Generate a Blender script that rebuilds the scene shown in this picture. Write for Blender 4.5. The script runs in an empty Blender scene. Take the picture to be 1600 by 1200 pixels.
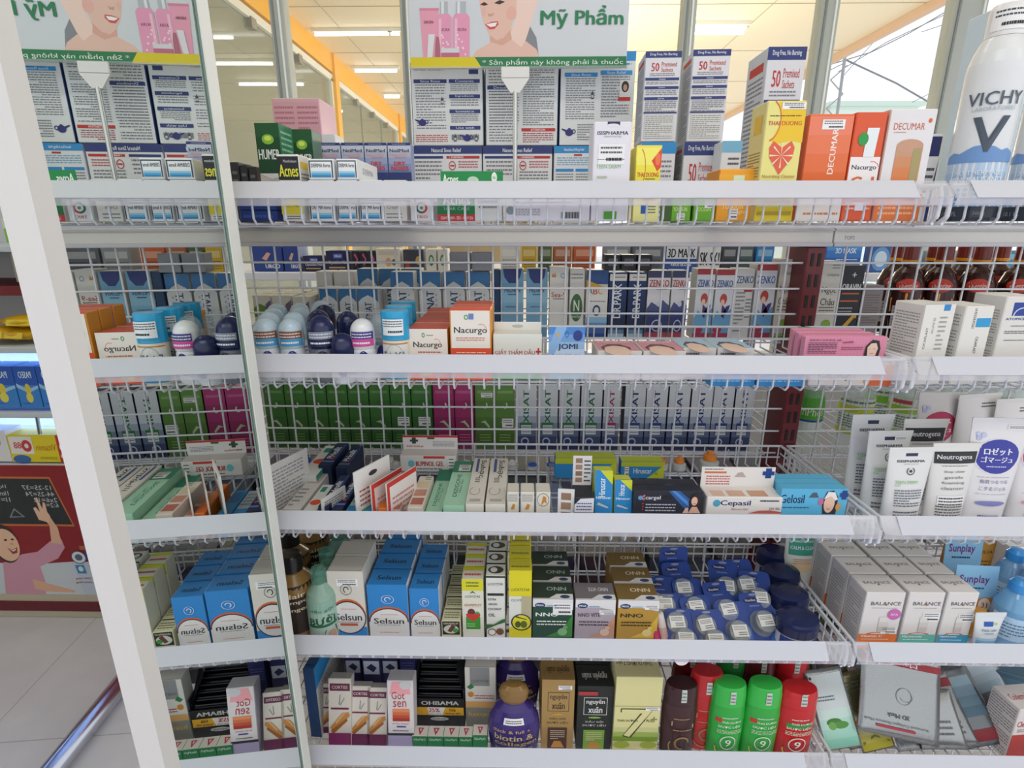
import bpy, math, random
from mathutils import Matrix, Vector
R_ = math.radians
rng = random.Random(7)
SC = bpy.context.scene
COL = SC.collection

# ---------------------------------------------------------------- camera
PITCH, YAW, FPX = R_(16.08), R_(1.0), 850.0
EYE = Vector((0, 0, 1.5))
cam_d = bpy.data.cameras.new('camera'); cam_d.sensor_width = 36; cam_d.lens = 36*FPX/1600
cam_d.clip_start = .01; cam_d.clip_end = 200
cam = bpy.data.objects.new('camera', cam_d); COL.objects.link(cam)
cam.location = EYE; cam.rotation_euler = (math.pi/2-PITCH, 0, YAW)
SC.camera = cam
# ---------------------------------------------------------------- view, world, lights
SC.view_settings.view_transform = 'Standard'; SC.view_settings.look = 'None'
SC.view_settings.gamma = 1; SC.view_settings.use_curve_mapping = False
SC.view_settings.exposure = 0.2
wd = bpy.data.worlds.new('daylight'); SC.world = wd; wd.use_nodes = True
bg = wd.node_tree.nodes['Background']
bg.inputs[0].default_value = (.93, .96, 1, 1); bg.inputs[1].default_value = 1.12
def area(name, loc, sx, sy, power, col=(1, 1, 1), rot=(0, 0, 0)):
    d = bpy.data.lights.new(name, 'AREA'); d.shape = 'RECTANGLE'; d.size = sx; d.size_y = sy
    d.energy = power; d.color = col
    o = bpy.data.objects.new(name, d); o.location = loc; o.rotation_euler = rot; COL.objects.link(o)
area('ceiling_tube_light', (-.8, -.6, 3.1), 2.4, .4, 11, (1, .98, .95))
area('ceiling_tube_light', (1.2, -.6, 3.1), 2.4, .4, 11, (1, .98, .95))
area('ceiling_tube_light', (0, 1.6, 3.1), 3.0, .3, 10, (1, .98, .95))
for _y in (5.0, 8.5, 12.5, 17.0):  # added point lights that brighten the far ceiling and beams; no fittings there
    _d = bpy.data.lights.new('added_ceiling_fill', 'POINT'); _d.energy = 85; _d.shadow_soft_size = .3; _d.color = (1, .93, .78)
    _o = bpy.data.objects.new('added_ceiling_fill', _d); _o.location = (.9, _y, 1.9); COL.objects.link(_o)

# ---------------------------------------------------------------- photo-frame measuring helpers
_f = Vector((-math.sin(YAW)*math.cos(PITCH), math.cos(YAW)*math.cos(PITCH), -math.sin(PITCH)))
_r = Vector((math.cos(YAW), math.sin(YAW), 0)); _u = _r.cross(_f)
def PY(px, py, Y):
    d = _f*FPX + _r*(px-800) + _u*(600-py); return EYE + d*(Y/d.y)
def PZ(px, py, z):
    d = _f*FPX + _r*(px-800) + _u*(600-py); return EYE + d*((z-1.5)/d.z)
def PX(px, py, X):
    d = _f*FPX + _r*(px-800) + _u*(600-py); return EYE + d*(X/d.x)

# ---------------------------------------------------------------- materials
def lin(h):
    h = h.lstrip('#'); c = [int(h[i:i+2], 16)/255 for i in (0, 2, 4)]
    return [x/12.92 if x <= .04045 else ((x+.055)/1.055)**2.4 for x in c]
_m = {}
def M(key):
    """'#rrggbb' paper, '/g' glossy plastic, '/m' metal, '/f' foil, '/t' clear plastic, '/c' tinted liquid, '/e' lamp, '/s' steel paint"""
    if key in _m: return _m[key]
    hx, _, fin = key.partition('/')
    m = bpy.data.materials.new('mat_'+key); m.use_nodes = True; nt = m.node_tree
    b = nt.nodes['Principled BSDF']; c = lin(hx)
    b.inputs['Base Color'].default_value = (*c, 1)
    nz = nt.nodes.new('ShaderNodeTexNoise'); nz.inputs['Scale'].default_value = 60
    mr = nt.nodes.new('ShaderNodeMapRange')
    ro = {'': .5, 'g': .22, 'm': .16, 'f': .27, 't': .08, 'c': .06, 'e': .5, 's': .35}[fin]
    mr.inputs[3].default_value = ro*.85; mr.inputs[4].default_value = ro*1.2
    tc = nt.nodes.new('ShaderNodeTexCoord')
    nt.links.new(tc.outputs['Object'], nz.inputs['Vector'])
    nt.links.new(nz.outputs[0], mr.inputs[0]); nt.links.new(mr.outputs[0], b.inputs['Roughness'])
    if fin in 'm' and fin: b.inputs['Metallic'].default_value = 1
    if fin == 'f':
        b.inputs['Metallic'].default_value = .75
        bp = nt.nodes.new('ShaderNodeBump'); bp.inputs['Strength'].default_value = .3; bp.inputs['Distance'].default_value = .012
        n2 = nt.nodes.new('ShaderNodeTexNoise'); n2.inputs['Scale'].default_value = 11; n2.inputs['Detail'].default_value = 0
        nt.links.new(tc.outputs['Object'], n2.inputs['Vector']); nt.links.new(n2.outputs[0], bp.inputs['Height'])
        nt.links.new(bp.outputs[0], b.inputs['Normal'])
    if fin == 't': b.inputs['Alpha'].default_value = .32; b.inputs['Specular IOR Level'].default_value = .6
    if fin == 'c': b.inputs['Alpha'].default_value = .8; b.inputs['Specular IOR Level'].default_value = .7
    if fin == 'e':
        b.inputs['Emission Color'].default_value = (*c, 1); b.inputs['Emission Strength'].default_value = 3.0
    _m[key] = m; return m
def lerp(a, b, t):
    a, b = a.lstrip('#'), b.lstrip('#')
    return '#' + ''.join('%02x' % round(int(a[i:i+2], 16)*(1-t)+int(b[i:i+2], 16)*t) for i in (0, 2, 4))

# ---------------------------------------------------------------- text cache
_tx = {}
def text_mesh(s):
    k = s
    if k in _tx: return _tx[k]
    cu = bpy.data.curves.new('lettering', 'FONT'); cu.body = s; cu.size = 1; cu.resolution_u = 2
    cu.fill_mode = 'FRONT'
    o = bpy.data.objects.new('lettering', cu); COL.objects.link(o)
    dg = bpy.context.evaluated_depsgraph_get(); dg.update()
    me = bpy.data.meshes.new_from_object(o.evaluated_get(dg))
    v = [(p.co.x, p.co.y) for p in me.vertices]; f = [tuple(p.vertices) for p in me.polygons]
    bpy.data.objects.remove(o); bpy.data.curves.remove(cu); bpy.data.meshes.remove(me)
    if v:
        x0 = min(a for a, _ in v); x1 = max(a for a, _ in v); y0 = min(b for _, b in v); y1 = max(b for _, b in v)
        v = [((a-x0)/max(x1-x0, 1e-6), (b-y0)/max(y1-y0, 1e-6)) for a, b in v]
    _tx[k] = (v, f); return _tx[k]

# ---------------------------------------------------------------- mesh builder
class MB:
    def __init__(s): s.v = []; s.f = []; s.m = []; s.k = []; s.sm = []
    def mi(s, key):
        if key not in s.k: s.k.append(key)
        return s.k.index(key)
    def add(s, vs, fs, key, smooth=False):
        b = len(s.v); s.v += [tuple(p) for p in vs]; i = s.mi(key)
        for f in fs: s.f.append(tuple(b+j for j in f)); s.m.append(i); s.sm.append(smooth)
    def box(s, a, b, key, keys=None, ch=0.0):
        x0, y0, z0 = a; x1, y1, z1 = b; K = lambda n: (keys or {}).get(n, key)
        c = min(ch, (x1-x0)*.3, (y1-y0)*.3, (z1-z0)*.3)
        if c <= 0:
            V = [(x0, y0, z0), (x1, y0, z0), (x1, y1, z0), (x0, y1, z0), (x0, y0, z1), (x1, y0, z1), (x1, y1, z1), (x0, y1, z1)]
            for n, f in (('F', (0, 1, 5, 4)), ('R', (1, 2, 6, 5)), ('K', (2, 3, 7, 6)), ('L', (3, 0, 4, 7)), ('T', (4, 5, 6, 7)), ('D', (3, 2, 1, 0))):
                s.add([V[j] for j in f], [(0, 1, 2, 3)], K(n))
            return
        X = ((x0, -1), (x1, 1)); Yv = ((y0, -1), (y1, 1)); Z = ((z0, -1), (z1, 1)); idx = {}; V = []
        for i in (0, 1):
            for j in (0, 1):
                for k in (0, 1):
                    for ax in 'xyz':
                        p = [X[i][0], Yv[j][0], Z[k][0]]
                        if ax != 'x': p[0] -= X[i][1]*c
                        if ax != 'y': p[1] -= Yv[j][1]*c
                        if ax != 'z': p[2] -= Z[k][1]*c
                        idx[i, j, k, ax] = len(V); V.append(p)
        g = lambda i, j, k, a: idx[i, j, k, a]
        fs = {'F': [(0, 0, 0), (1, 0, 0), (1, 0, 1), (0, 0, 1), 'y'], 'K': [(1, 1, 0), (0, 1, 0), (0, 1, 1), (1, 1, 1), 'y'],
              'R': [(1, 0, 0), (1, 1, 0), (1, 1, 1), (1, 0, 1), 'x'], 'L': [(0, 1, 0), (0, 0, 0), (0, 0, 1), (0, 1, 1), 'x'],
              'T': [(0, 0, 1), (1, 0, 1), (1, 1, 1), (0, 1, 1), 'z'], 'D': [(0, 1, 0), (1, 1, 0), (1, 0, 0), (0, 0, 0), 'z']}
        base = len(s.v); s.v += [tuple(p) for p in V]
        def F(t, n): s.f.append(tuple(base+q for q in t)); s.m.append(s.mi(K(n))); s.sm.append(False)
        for n, q in fs.items(): F([g(*q[t], q[4]) for t in range(4)], n)
        for j in (0, 1):
            for k in (0, 1): F([g(0, j, k, 'y'), g(1, j, k, 'y'), g(1, j, k, 'z'), g(0, j, k, 'z')], 'F' if j == 0 else 'K')
        for i in (0, 1):
            for k in (0, 1): F([g(i, 0, k, 'x'), g(i, 1, k, 'x'), g(i, 1, k, 'z'), g(i, 0, k, 'z')], 'RL'[1-i])
            for j in (0, 1): F([g(i, j, 0, 'x'), g(i, j, 1, 'x'), g(i, j, 1, 'y'), g(i, j, 0, 'y')], 'RL'[1-i])
        for i in (0, 1):
            for j in (0, 1):
                for k in (0, 1): F([g(i, j, k, 'x'), g(i, j, k, 'y'), g(i, j, k, 'z')], 'T')
    def bar(s, p, q, r, key, n=6):
        p, q = Vector(p), Vector(q); d = (q-p).normalized()
        a = d.orthogonal().normalized(); b = d.cross(a)
        V = [c + a*(r*math.cos(2*math.pi*i/n)) + b*(r*math.sin(2*math.pi*i/n)) for c in (p, q) for i in range(n)]
        s.add(V, [(i, (i+1) % n, n+(i+1) % n, n+i) for i in range(n)], key, True)
        s.add(V, [tuple(range(n))[::-1], tuple(range(n, 2*n))], key)
    def path(s, pts, r, key, n=6):
        for a, b in zip(pts, pts[1:]): s.bar(a, b, r, key, n)
    def lathe(s, prof, key, n=24, ell=1.0, keys=None, cx=0, cy=0):
        V = []; 
        for r, z in prof:
            V += [(cx+r*math.cos(2*math.pi*i/n), cy+r*ell*math.sin(2*math.pi*i/n), z) for i in range(n)]
        for k in range(len(prof)-1):
            kk = keys[k] if keys else key
            b = len(s.v); s.v += V[k*n:(k+2)*n]; mi = s.mi(kk)
            for i in range(n):
                s.f.append((b+i, b+(i+1) % n, b+n+(i+1) % n, b+n+i)); s.m.append(mi); s.sm.append(True)
        s.add(V[:n], [tuple(range(n))[::-1]], keys[0] if keys else key)
        s.add(V[-n:], [tuple(range(n))], keys[-1] if keys else key)
    def ops(s, fr, ops, lay=8e-5, base=0):
        su, sv = getattr(fr, 'sub', (1, 1)); o = base+lay
        if not base: lay = min(lay, .0012/max(len(ops), 1))
        for op in ops:
            t = op[0]; o += lay
            if t == 'r':
                _, u0, v0, u1, v1, c = op; V = []; nu, nv = su, sv
                for j in range(nv+1):
                    for i in range(nu+1): V.append(fr(u0+(u1-u0)*i/nu, v0+(v1-v0)*j/nv, o))
                s.add(V, [(j*(nu+1)+i, j*(nu+1)+i+1, (j+1)*(nu+1)+i+1, (j+1)*(nu+1)+i) for j in range(nv) for i in range(nu)], c)
            elif t == 'e':
                _, cu, cv, ru, rv, c = op; n = 24
                K = 5 if su > 1 else 1
                V = [fr(cu+ru*k/K*math.cos(2*math.pi*i/n), cv+rv*k/K*math.sin(2*math.pi*i/n), o) for k in range(K, 0, -1) for i in range(n)]+[fr(cu, cv, o)]
                s.add(V, [(k*n+i, k*n+(i+1) % n, (k+1)*n+(i+1) % n, (k+1)*n+i) for k in range(K-1) for i in range(n)]+[((K-1)*n+i, (K-1)*n+(i+1) % n, K*n) for i in range(n)], c)
            elif t == 'o':
                _, cu, cv, ru, rv, wd_, c = op[:7]; a0, a1 = (op[7], op[8]) if len(op) > 7 else (0, 360); n = 24
                V = []
                for i in range(n+1):
                    a = R_(a0+(a1-a0)*i/n)
                    V += [fr(cu+ru*math.cos(a), cv+rv*math.sin(a), o), fr(cu+ru*(1-wd_)*math.cos(a), cv+rv*(1-wd_)*math.sin(a), o)]
                s.add(V, [(2*i, 2*i+2, 2*i+3, 2*i+1) for i in range(n)], c)
            elif t == 'p':
                s.add([fr(u, v, o) for u, v in op[1]], [tuple(range(len(op[1])))], op[2])
            elif t == 't':
                _, tx, cu, cv, w, h, c = op[:7]; rot = op[7] if len(op) > 7 else 0; b = op[8] if len(op) > 8 else .012
                V, F = text_mesh(tx)
                sh = b*1.1/max(len(tx), 2)
                for q in ((-sh, 0) if b < .015 else (-sh*1.3, 0, sh*1.3)) if b > 0 else (0,):
                    P = []; o += lay*.25
                    for a, e in V:
                        a = (a-.5)*(1-2*abs(sh))+q; e -= .5
                        if rot == 90: a, e = -e, a
                        elif rot == -90: a, e = e, -a
                        elif rot == 180: a, e = -a, -e
                        P.append(fr(cu+a*w, cv+e*h, o))
                    s.add(P, F, c)
            elif t == 'l':
                _, u0, v0, u1, v1, n, c = op[:7]; hh = (v1-v0)/n
                for i in range(n):
                    v = v1-hh*(i+.75); u = u0
                    end = u1 if i % 5 != 4 else u0+(u1-u0)*.55
                    while u < end-1e-4:
                        w = min((u1-u0)*rng.uniform(.05, .16), end-u)
                        s.add([fr(u, v, o), fr(u+w*.8, v, o), fr(u+w*.8, v+hh*.4, o), fr(u, v+hh*.4, o)], [(0, 1, 2, 3)], c); u += w
            elif t == 'g':
                _, u0, v0, u1, v1, c0, c1, n = op
                for i in range(n):
                    s.ops(fr, [('r', u0, v0+(v1-v0)*i/n, u1, v0+(v1-v0)*(i+1)/n, lerp(c0, c1, i/(n-1)))], 1e-7, o)
    def build(s, name, parent=None, loc=(0, 0, 0), rot=(0, 0, 0), hide=False):
        me = bpy.data.meshes.new(name); me.from_pydata(s.v, [], s.f)
        for k in s.k: me.materials.append(M(k))
        me.polygons.foreach_set('material_index', s.m); me.polygons.foreach_set('use_smooth', s.sm)
        me.validate(clean_customdata=False); me.update()
        o = bpy.data.objects.new(name, me); COL.objects.link(o)
        if parent: o.parent = parent
        o.location = loc; o.rotation_euler = rot; return o
def R(*a): return ('r',)+a
def E(*a): return ('e',)+a
def O(*a): return ('o',)+a
def T(*a): return ('t',)+a
def L(*a): return ('l',)+a
def G(*a): return ('g',)+a
def P(*a): return ('p',)+a

def tag(o, label, cat, grp=None, kind=None):
    if label: o['label'] = label
    if cat: o['category'] = cat
    if grp: o['group'] = grp
    if kind: o['kind'] = kind
    return o
def empty(name, label, cat, loc=(0, 0, 0), rz=0, grp=None):
    o = bpy.data.objects.new(name, None); COL.objects.link(o); o.location = loc; o.rotation_euler = (0, 0, rz)
    o.empty_display_size = .01
    return tag(o, label, cat, grp)
def dup(src, dx=0, dy=0, dz=0, label=None, grp=None, jr=0):
    c = src.copy(); COL.objects.link(c)
    c.location = src.location + Vector((dx, dy, dz))
    if jr: c.rotation_euler[2] += R_(rng.uniform(-jr, jr))
    for ch in list(src.children):
        d = ch.copy(); COL.objects.link(d); d.parent = c
        for g in ch.children:
            e = g.copy(); COL.objects.link(e); e.parent = d
    if label: c['label'] = label
    if grp: c['group'] = grp
    return c
def frame(o, U, V, N):
    o, U, V, N = Vector(o), Vector(U), Vector(V), Vector(N)
    return lambda u, v, k: o+U*u+V*v+N*k
def faces(w, d, h):
    return {'F': frame((-w/2, -d/2, 0), (w, 0, 0), (0, 0, h), (0, -1, 0)), 'T': frame((-w/2, -d/2, h), (w, 0, 0), (0, d, 0), (0, 0, 1)),
            'R': frame((w/2, -d/2, 0), (0, d, 0), (0, 0, h), (1, 0, 0)), 'L': frame((-w/2, d/2, 0), (0, -d, 0), (0, 0, h), (-1, 0, 0))}
FL = {'A': 1.504, 'B': 1.290, 'C': 1.059, 'D': .844, 'E': .625}
for k in FL: FL[k] += .0035
def carton(name, label, w, d, h, loc, c, F=(), T_=(), RT=(), LT=(), keys=None, st=None, rx=0, rz=0, ry=0, cat='box', grp=None, ch=.0012, tab=None):
    mb = MB(); mb.box((-w/2, -d/2, 0), (w/2, d/2, h), c, keys, ch); fr = faces(w, d, h)
    mb.ops(fr['F'], F)
    if T_: mb.ops(fr['T'], T_)
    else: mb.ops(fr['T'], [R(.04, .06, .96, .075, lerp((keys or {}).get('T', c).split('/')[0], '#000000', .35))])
    mb.ops(fr['R'], RT); mb.ops(fr['L'], LT)
    o = mb.build(name, None, loc, (R_(rx), R_(ry), R_(rz))); tag(o, label, cat, grp)
    if st:
        for q in (st if isinstance(st, list) else [st]):
            f, u, v, sw, sh = q; s2 = MB()
            s2.ops(fr[f], [R(u, v, u+sw, v+sh, '#f1f1f1'), L(u+sw*.08, v+sh*.5, u+sw*.9, v+sh*.95, 2, '#55565c'), L(u+sw*.3, v+sh*.1, u+sw*.92, v+sh*.45, 1, '#26262a')], .0003)
            s2.build('price_sticker', o)
    if tab:   # card header with hang hole: (height, colour, ops)
        hh, tc, top = tab; s3 = MB(); s3.box((-w/2, 0, 0), (w/2, .0008, hh), tc); s3.ops(frame((-w/2, 0, 0), (w, 0, 0), (0, 0, hh), (0, -1, 0)), top)
        s3.build('hang_tab', o, (0, d/2-.001, h))
    return o
def remap(ops, v0):
    """squeeze a printed layout into the upper part of a face"""
    g = lambda v: v0+v*(1-v0); q = 1-v0; out = []
    for o in ops:
        o = list(o); t = o[0]
        if t in 'rlg':
            lo = o[2] <= .001; o[2] = 0 if lo and t in 'rg' and t == 'r' else g(o[2]); o[4] = g(o[4])
            if t == 'g' and lo: out.append(('r', o[1], 0, o[3], g(0)+.001, o[5]))
        elif t == 'e': o[2] = g(o[2]); o[4] *= q
        elif t == 'o': o[2] = g(o[2]); o[4] *= q
        elif t == 'p': o[1] = [(u, g(v)) for u, v in o[1]]
        elif t == 't': o[3] = g(o[3]); o[5] *= q
        out.append(tuple(o))
    return out
ROWS = ['', ', one row back', ', two rows back', ', three rows back', ', four rows back', ', five rows back']
def B(name, label, lv, x0, x1, yt, Y, d, c='#e6e4de', yr=None, zb=None, n=1, gap=.003, w=None, h=None, stack=1, **k):
    """carton whose front face stands at depth Y on shelf lv; x0,x1 its edges at row yr, yt its top"""
    z0 = FL[lv] if zb is None else zb
    if yr is None:
        bot = {'A': 350, 'B': 556, 'C': 798, 'D': 993, 'E': 1166}.get(lv, yt+40); yr = (yt+bot)/2
    X0 = PY(x0, yr, Y).x; X1 = PY(x1, yr, Y).x
    if w is None: w = X1-X0
    if h is None: h = PY((x0+x1)/2, yt, Y).z-z0
    h = max(h, .006)
    zv = 1.5-(1.5-(FL.get(lv, 0)+.0455))*Y/.70
    vis = k.pop('vis', None)
    if vis is None: vis = lv in 'CDE' and Y < .8 and zb is None
    if vis and zv > z0: k['F'] = remap(k.get('F', ()), min(.6, (zv-z0)/h))
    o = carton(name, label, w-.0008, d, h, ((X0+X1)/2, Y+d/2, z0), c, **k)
    o['w_'] = w
    for i in range(1, n): dup(o, rng.uniform(-.001, .001), i*(d+gap), 0, label+ROWS[i], jr=.6)
    return o
ORD = ['first', 'second', 'third', 'fourth', 'fifth', 'sixth', 'seventh', 'eighth', 'ninth', 'tenth', 'eleventh', 'twelfth']
# ================================================================ SETTING
def slab(name, a, b, key, **k):
    mb = MB(); mb.box(a, b, key, **k); return tag(mb.build(name), None, None, None, 'structure')
# floor: pale lilac tiles with thin joints
fm = bpy.data.materials.new('floor_tiles'); fm.use_nodes = True; nt = fm.node_tree; bs = nt.nodes['Principled BSDF']
tc = nt.nodes.new('ShaderNodeTexCoord'); br = nt.nodes.new('ShaderNodeTexBrick'); br.offset = 0
mp = nt.nodes.new('ShaderNodeMapping'); mp.inputs['Rotation'].default_value = (0, 0, R_(6)); mp.inputs['Location'].default_value = (.37, .1, 0)
br.inputs['Scale'].default_value = 1; br.inputs['Brick Width'].default_value = .6; br.inputs['Row Height'].default_value = .6
br.inputs['Mortar Size'].default_value = .0022
for i, c in ((1, '#cdc9d2'), (2, '#cac7d0'), (3, '#a8a4ac')): br.inputs[i].default_value = (*lin(c), 1)
nt.links.new(tc.outputs['Object'], mp.inputs[0]); nt.links.new(mp.outputs[0], br.inputs[0])
n2 = nt.nodes.new('ShaderNodeTexNoise'); n2.inputs['Scale'].default_value = 9; mx = nt.nodes.new('ShaderNodeMixRGB'); mx.inputs[0].default_value = .12
nt.links.new(tc.outputs['Object'], n2.inputs[0]); nt.links.new(br.outputs[0], mx.inputs[1]); nt.links.new(n2.outputs[0], mx.inputs[2])
nt.links.new(mx.outputs[0], bs.inputs['Base Color']); bs.inputs['Roughness'].default_value = .3
fl = slab('floor', (-8, -4, -.05), (6, 30, 0), '#aaa7b0'); fl.data.materials[0] = fm
YW = 2.68; HC = 3.2; XE = 3.2
slab('ceiling', (-8, -1.9, HC), (XE, 26, HC+.08), '#f2e4c0')
mb = MB()
for i in range(22): mb.bar((-8, -1+i*1.2, HC-.001), (XE, -1+i*1.2, HC-.001), .004, '#b9a98a', 4)
for i in range(10): mb.bar((XE-1.2*i-.02, -1.9, HC-.001), (XE-1.2*i-.02, 26, HC-.001), .004, '#b9a98a', 4)
tag(mb.build('trim_1'), None, None, None, 'structure')
slab('trim_2', (XE-.02, -1.9, HC-.06), (XE+.05, 26, HC+.1), '#d9b28c')
slab('wall_front', (-8, YW-.03, 0), (6, YW+.06, .85), '#8d8a86')
slab('wall_left', (-5.2, YW+.1, 0), (-5.1, 24, HC), '#9d9d84')
slab('wall_back', (-5.2, 24, 0), (3.2, 24.1, 1.9), '#d0b070')
# window mullions
def mull(px, w, n):
    Pt = PY(px, 0, YW); x = Pt.x
    m = MB(); m.box((x-w/2, YW-.03, .85), (x+w/2, YW+.04, HC), '#aeb4ae/s', ch=.004)
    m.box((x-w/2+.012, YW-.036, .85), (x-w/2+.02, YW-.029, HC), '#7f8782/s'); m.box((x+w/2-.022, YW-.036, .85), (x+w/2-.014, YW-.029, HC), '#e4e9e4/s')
    return m.build(n)
fw = empty('window_1', None, None, (0, 0, 0)); fw['kind'] = 'structure'
for px, w in ((434, .062), (635, .05), (855, .05), (1077, .055), (1295, .075), (1513, .135)):
    o = mull(px, w, 'window_mullion'); o.parent = fw
mb = MB(); mb.box((-6, YW-.03, .85), (5, YW+.04, .9), '#aeb4ae/s'); o = mb.build('window_sill', fw)
gm = MB(); gm.box((-6, YW+.002, .9), (5, YW+.006, HC), '#dfeae4/t'); o = gm.build('glass_pane', fw)
g = bpy.data.materials.new('clear_glass'); g.use_nodes = True; b_ = g.node_tree.nodes['Principled BSDF']
b_.inputs['Base Color'].default_value = (*lin('#dfeae4'), 1); b_.inputs['Alpha'].default_value = .07; b_.inputs['Roughness'].default_value = .03
o.data.materials[0] = g

# yellow header beams and posts of the partition that runs away from the window
XB = -1.94
for i, (ya, yb) in enumerate(((YW+.05, 6.2), (6.32, 9.3), (9.42, 13.2), (13.3, 18))):
    slab('trim_%d' % (3+i), (XB-.1, ya, 3.0 if i else 3.02), (XB, yb, HC), '#f2b200')
for i, y in enumerate((6.2, 9.3, 13.2)):
    slab('trim_%d' % (7+i), (XB-.12, y, 0), (XB+.02, y+.12, HC), '#f2b200')
slab('trim_10', (XB-.1, 18, 2.3), (XE, 18.3, HC), '#f0a818')
for i, (ya, yb) in enumerate(((YW+.05, 6.2), (6.32, 9.3), (9.42, 13.2))):
    r = empty('window_%d' % (i+2), None, None, (0, 0, 0)); r['kind'] = 'structure'
    m = MB(); m.box((XB-.07, ya, 2.94), (XB-.01, yb, 3.0), '#e6e4d4'); m.box((XB-.07, yb-.05, .2), (XB-.01, yb, 2.96), '#e6e4d4'); m.build('window_frame', r)
    m = MB(); m.box((XB-.05, ya, .2), (XB-.04, yb, 2.94), '#a8ad92/t')
    for k in range(1, 3): m.box((XB-.055, ya+(yb-ya)*k/3-.006, .2), (XB-.035, ya+(yb-ya)*k/3+.006, 2.94), '#8f937a')
    m.build('glass_pane', r)
    m = MB()
    for k in range(1, 4): m.box((XB-.06, ya+(yb-ya)*k/4-.04, 2.88), (XB, ya+(yb-ya)*k/4+.04, 2.95), '#8c8470/s')
    m.build('glass_clamp', r)
# fluorescent tubes on the ceiling, plus tubes imitating reflections in the glass partition
def tube(px0, py0, px1, py1, label):
    a = PZ(px0, py0, HC-.05); b = PZ(px1, py1, HC-.05)
    r = empty('ceiling_tube_lamp', label, 'ceiling light', ((a.x+b.x)/2, (a.y+b.y)/2, HC-.05), 0, 'fluorescent tubes on the ceiling')
    d = (b-a)/2; d.z = 0; t = max(.012, .016*a.y*.17)
    m = MB(); m.box((-d.length-.03, -t*.8, .02), (d.length+.03, t*.8, .049), '#e8e8e0'); m.build('lamp_housing', r)
    m = MB(); m.bar((-d.length, 0, 0), (d.length, 0, 0), t*.75, '#ffffff/e', 10); m.build('lamp_tube', r)
    r.rotation_euler[2] = math.atan2(d.y, d.x)
tube(492, 54, 607, 53, 'long bright ceiling tube above the yellow beam, nearest of its row')
tube(611, 53, 624, 53, 'short bright end of tube beside the window mullion')
tube(555, 111, 620, 111, 'middle bright ceiling tube above the second yellow beam')
tube(601, 151, 624, 151, 'small far ceiling tube beside the left mullion')
tube(1086, 43, 1166, 43, 'upper of two parallel tubes on the right ceiling')
tube(1086, 52, 1162, 52, 'lower of two parallel tubes on the right ceiling')
tube(334, 59, 364, 59, 'short tube standing in for a lamp reflection in the glass beside mirror frame')  # glowing tube built in place of a reflection on the partition glass
tube(338, 100, 426, 100, 'long tube standing in for a lamp reflection in the glass left of the mullion')  # also a reflection on the glass, built as a glowing tube
tube(374, 132, 474, 132, 'second long tube standing in for a lamp reflection in the glass partition')  # same: reflected lamp, modelled as a tube past the pane
tube(505, 174, 535, 174, 'far short tube behind the glass above the pink carton')

# outdoors: wires, lattice pole, pale roof
def wire(name, pts, label, r=.02, Y=12):
    m = MB(); V = [PY(x, y, Y) for x, y in pts]; m.path(V, r*.55, '#6d6f78', 5); return tag(m.build(name), label, 'cable', 'overhead cables outside the window')
wire('overhead_cable', [(1318, 92), (1400, 130), (1462, 166)], 'thick black cable sagging down to the right outside', .03)
wire('overhead_cable', [(1300, 100), (1360, 82), (1420, 52), (1492, 10)], 'upper cable rising steeply to the right outside', .018)
wire('overhead_cable', [(1310, 112), (1385, 66), (1440, 40), (1495, 14)], 'tangled cable rising beside the upper one', .014)
wire('overhead_cable', [(1318, 118), (1345, 88), (1385, 44)], 'short thin cable climbing toward the canopy edge', .012)
wire('overhead_cable', [(1440, 50), (1470, 40), (1492, 28)], 'thin loose cable end near the wide mullion', .012)
wire('overhead_cable', [(1425, 160), (1445, 150), (1458, 144)], 'short low cable close to the pale roof', .012)
wire('overhead_cable', [(1245, 128), (1300, 108), (1320, 98)], 'cable running left of the lattice pole', .014)
m = MB(); a = PY(1290, 178, 11.9); b = PY(1298, 82, 11.9)
for dx in (0, .28): m.bar((a.x+dx, 11.9, 0), (b.x+dx, 11.9, b.z), .03, '#8f9298', 5)
nz = int(b.z/.25)
for k in range(nz): m.bar((a.x+(0 if k % 2 else .28), 11.9, k*.25), (a.x+(.28 if k % 2 else 0), 11.9, k*.25+.25), .014, '#9c9fa5', 4)
tag(m.build('utility_pole'), 'grey lattice utility pole standing outside the window', 'pole')
a = PY(1300, 161, 14); b = PY(1436, 161, 14)
m = MB(); m.box((a.x, 14, 0), (b.x, 16, a.z), '#dbe9e2'); m.box((a.x-.1, 13.9, a.z-.08), (b.x+.1, 16.1, a.z+.02), '#c4dacf')
tag(m.build('pale_building'), 'pale green low building seen outside through the window', 'building')

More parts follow.
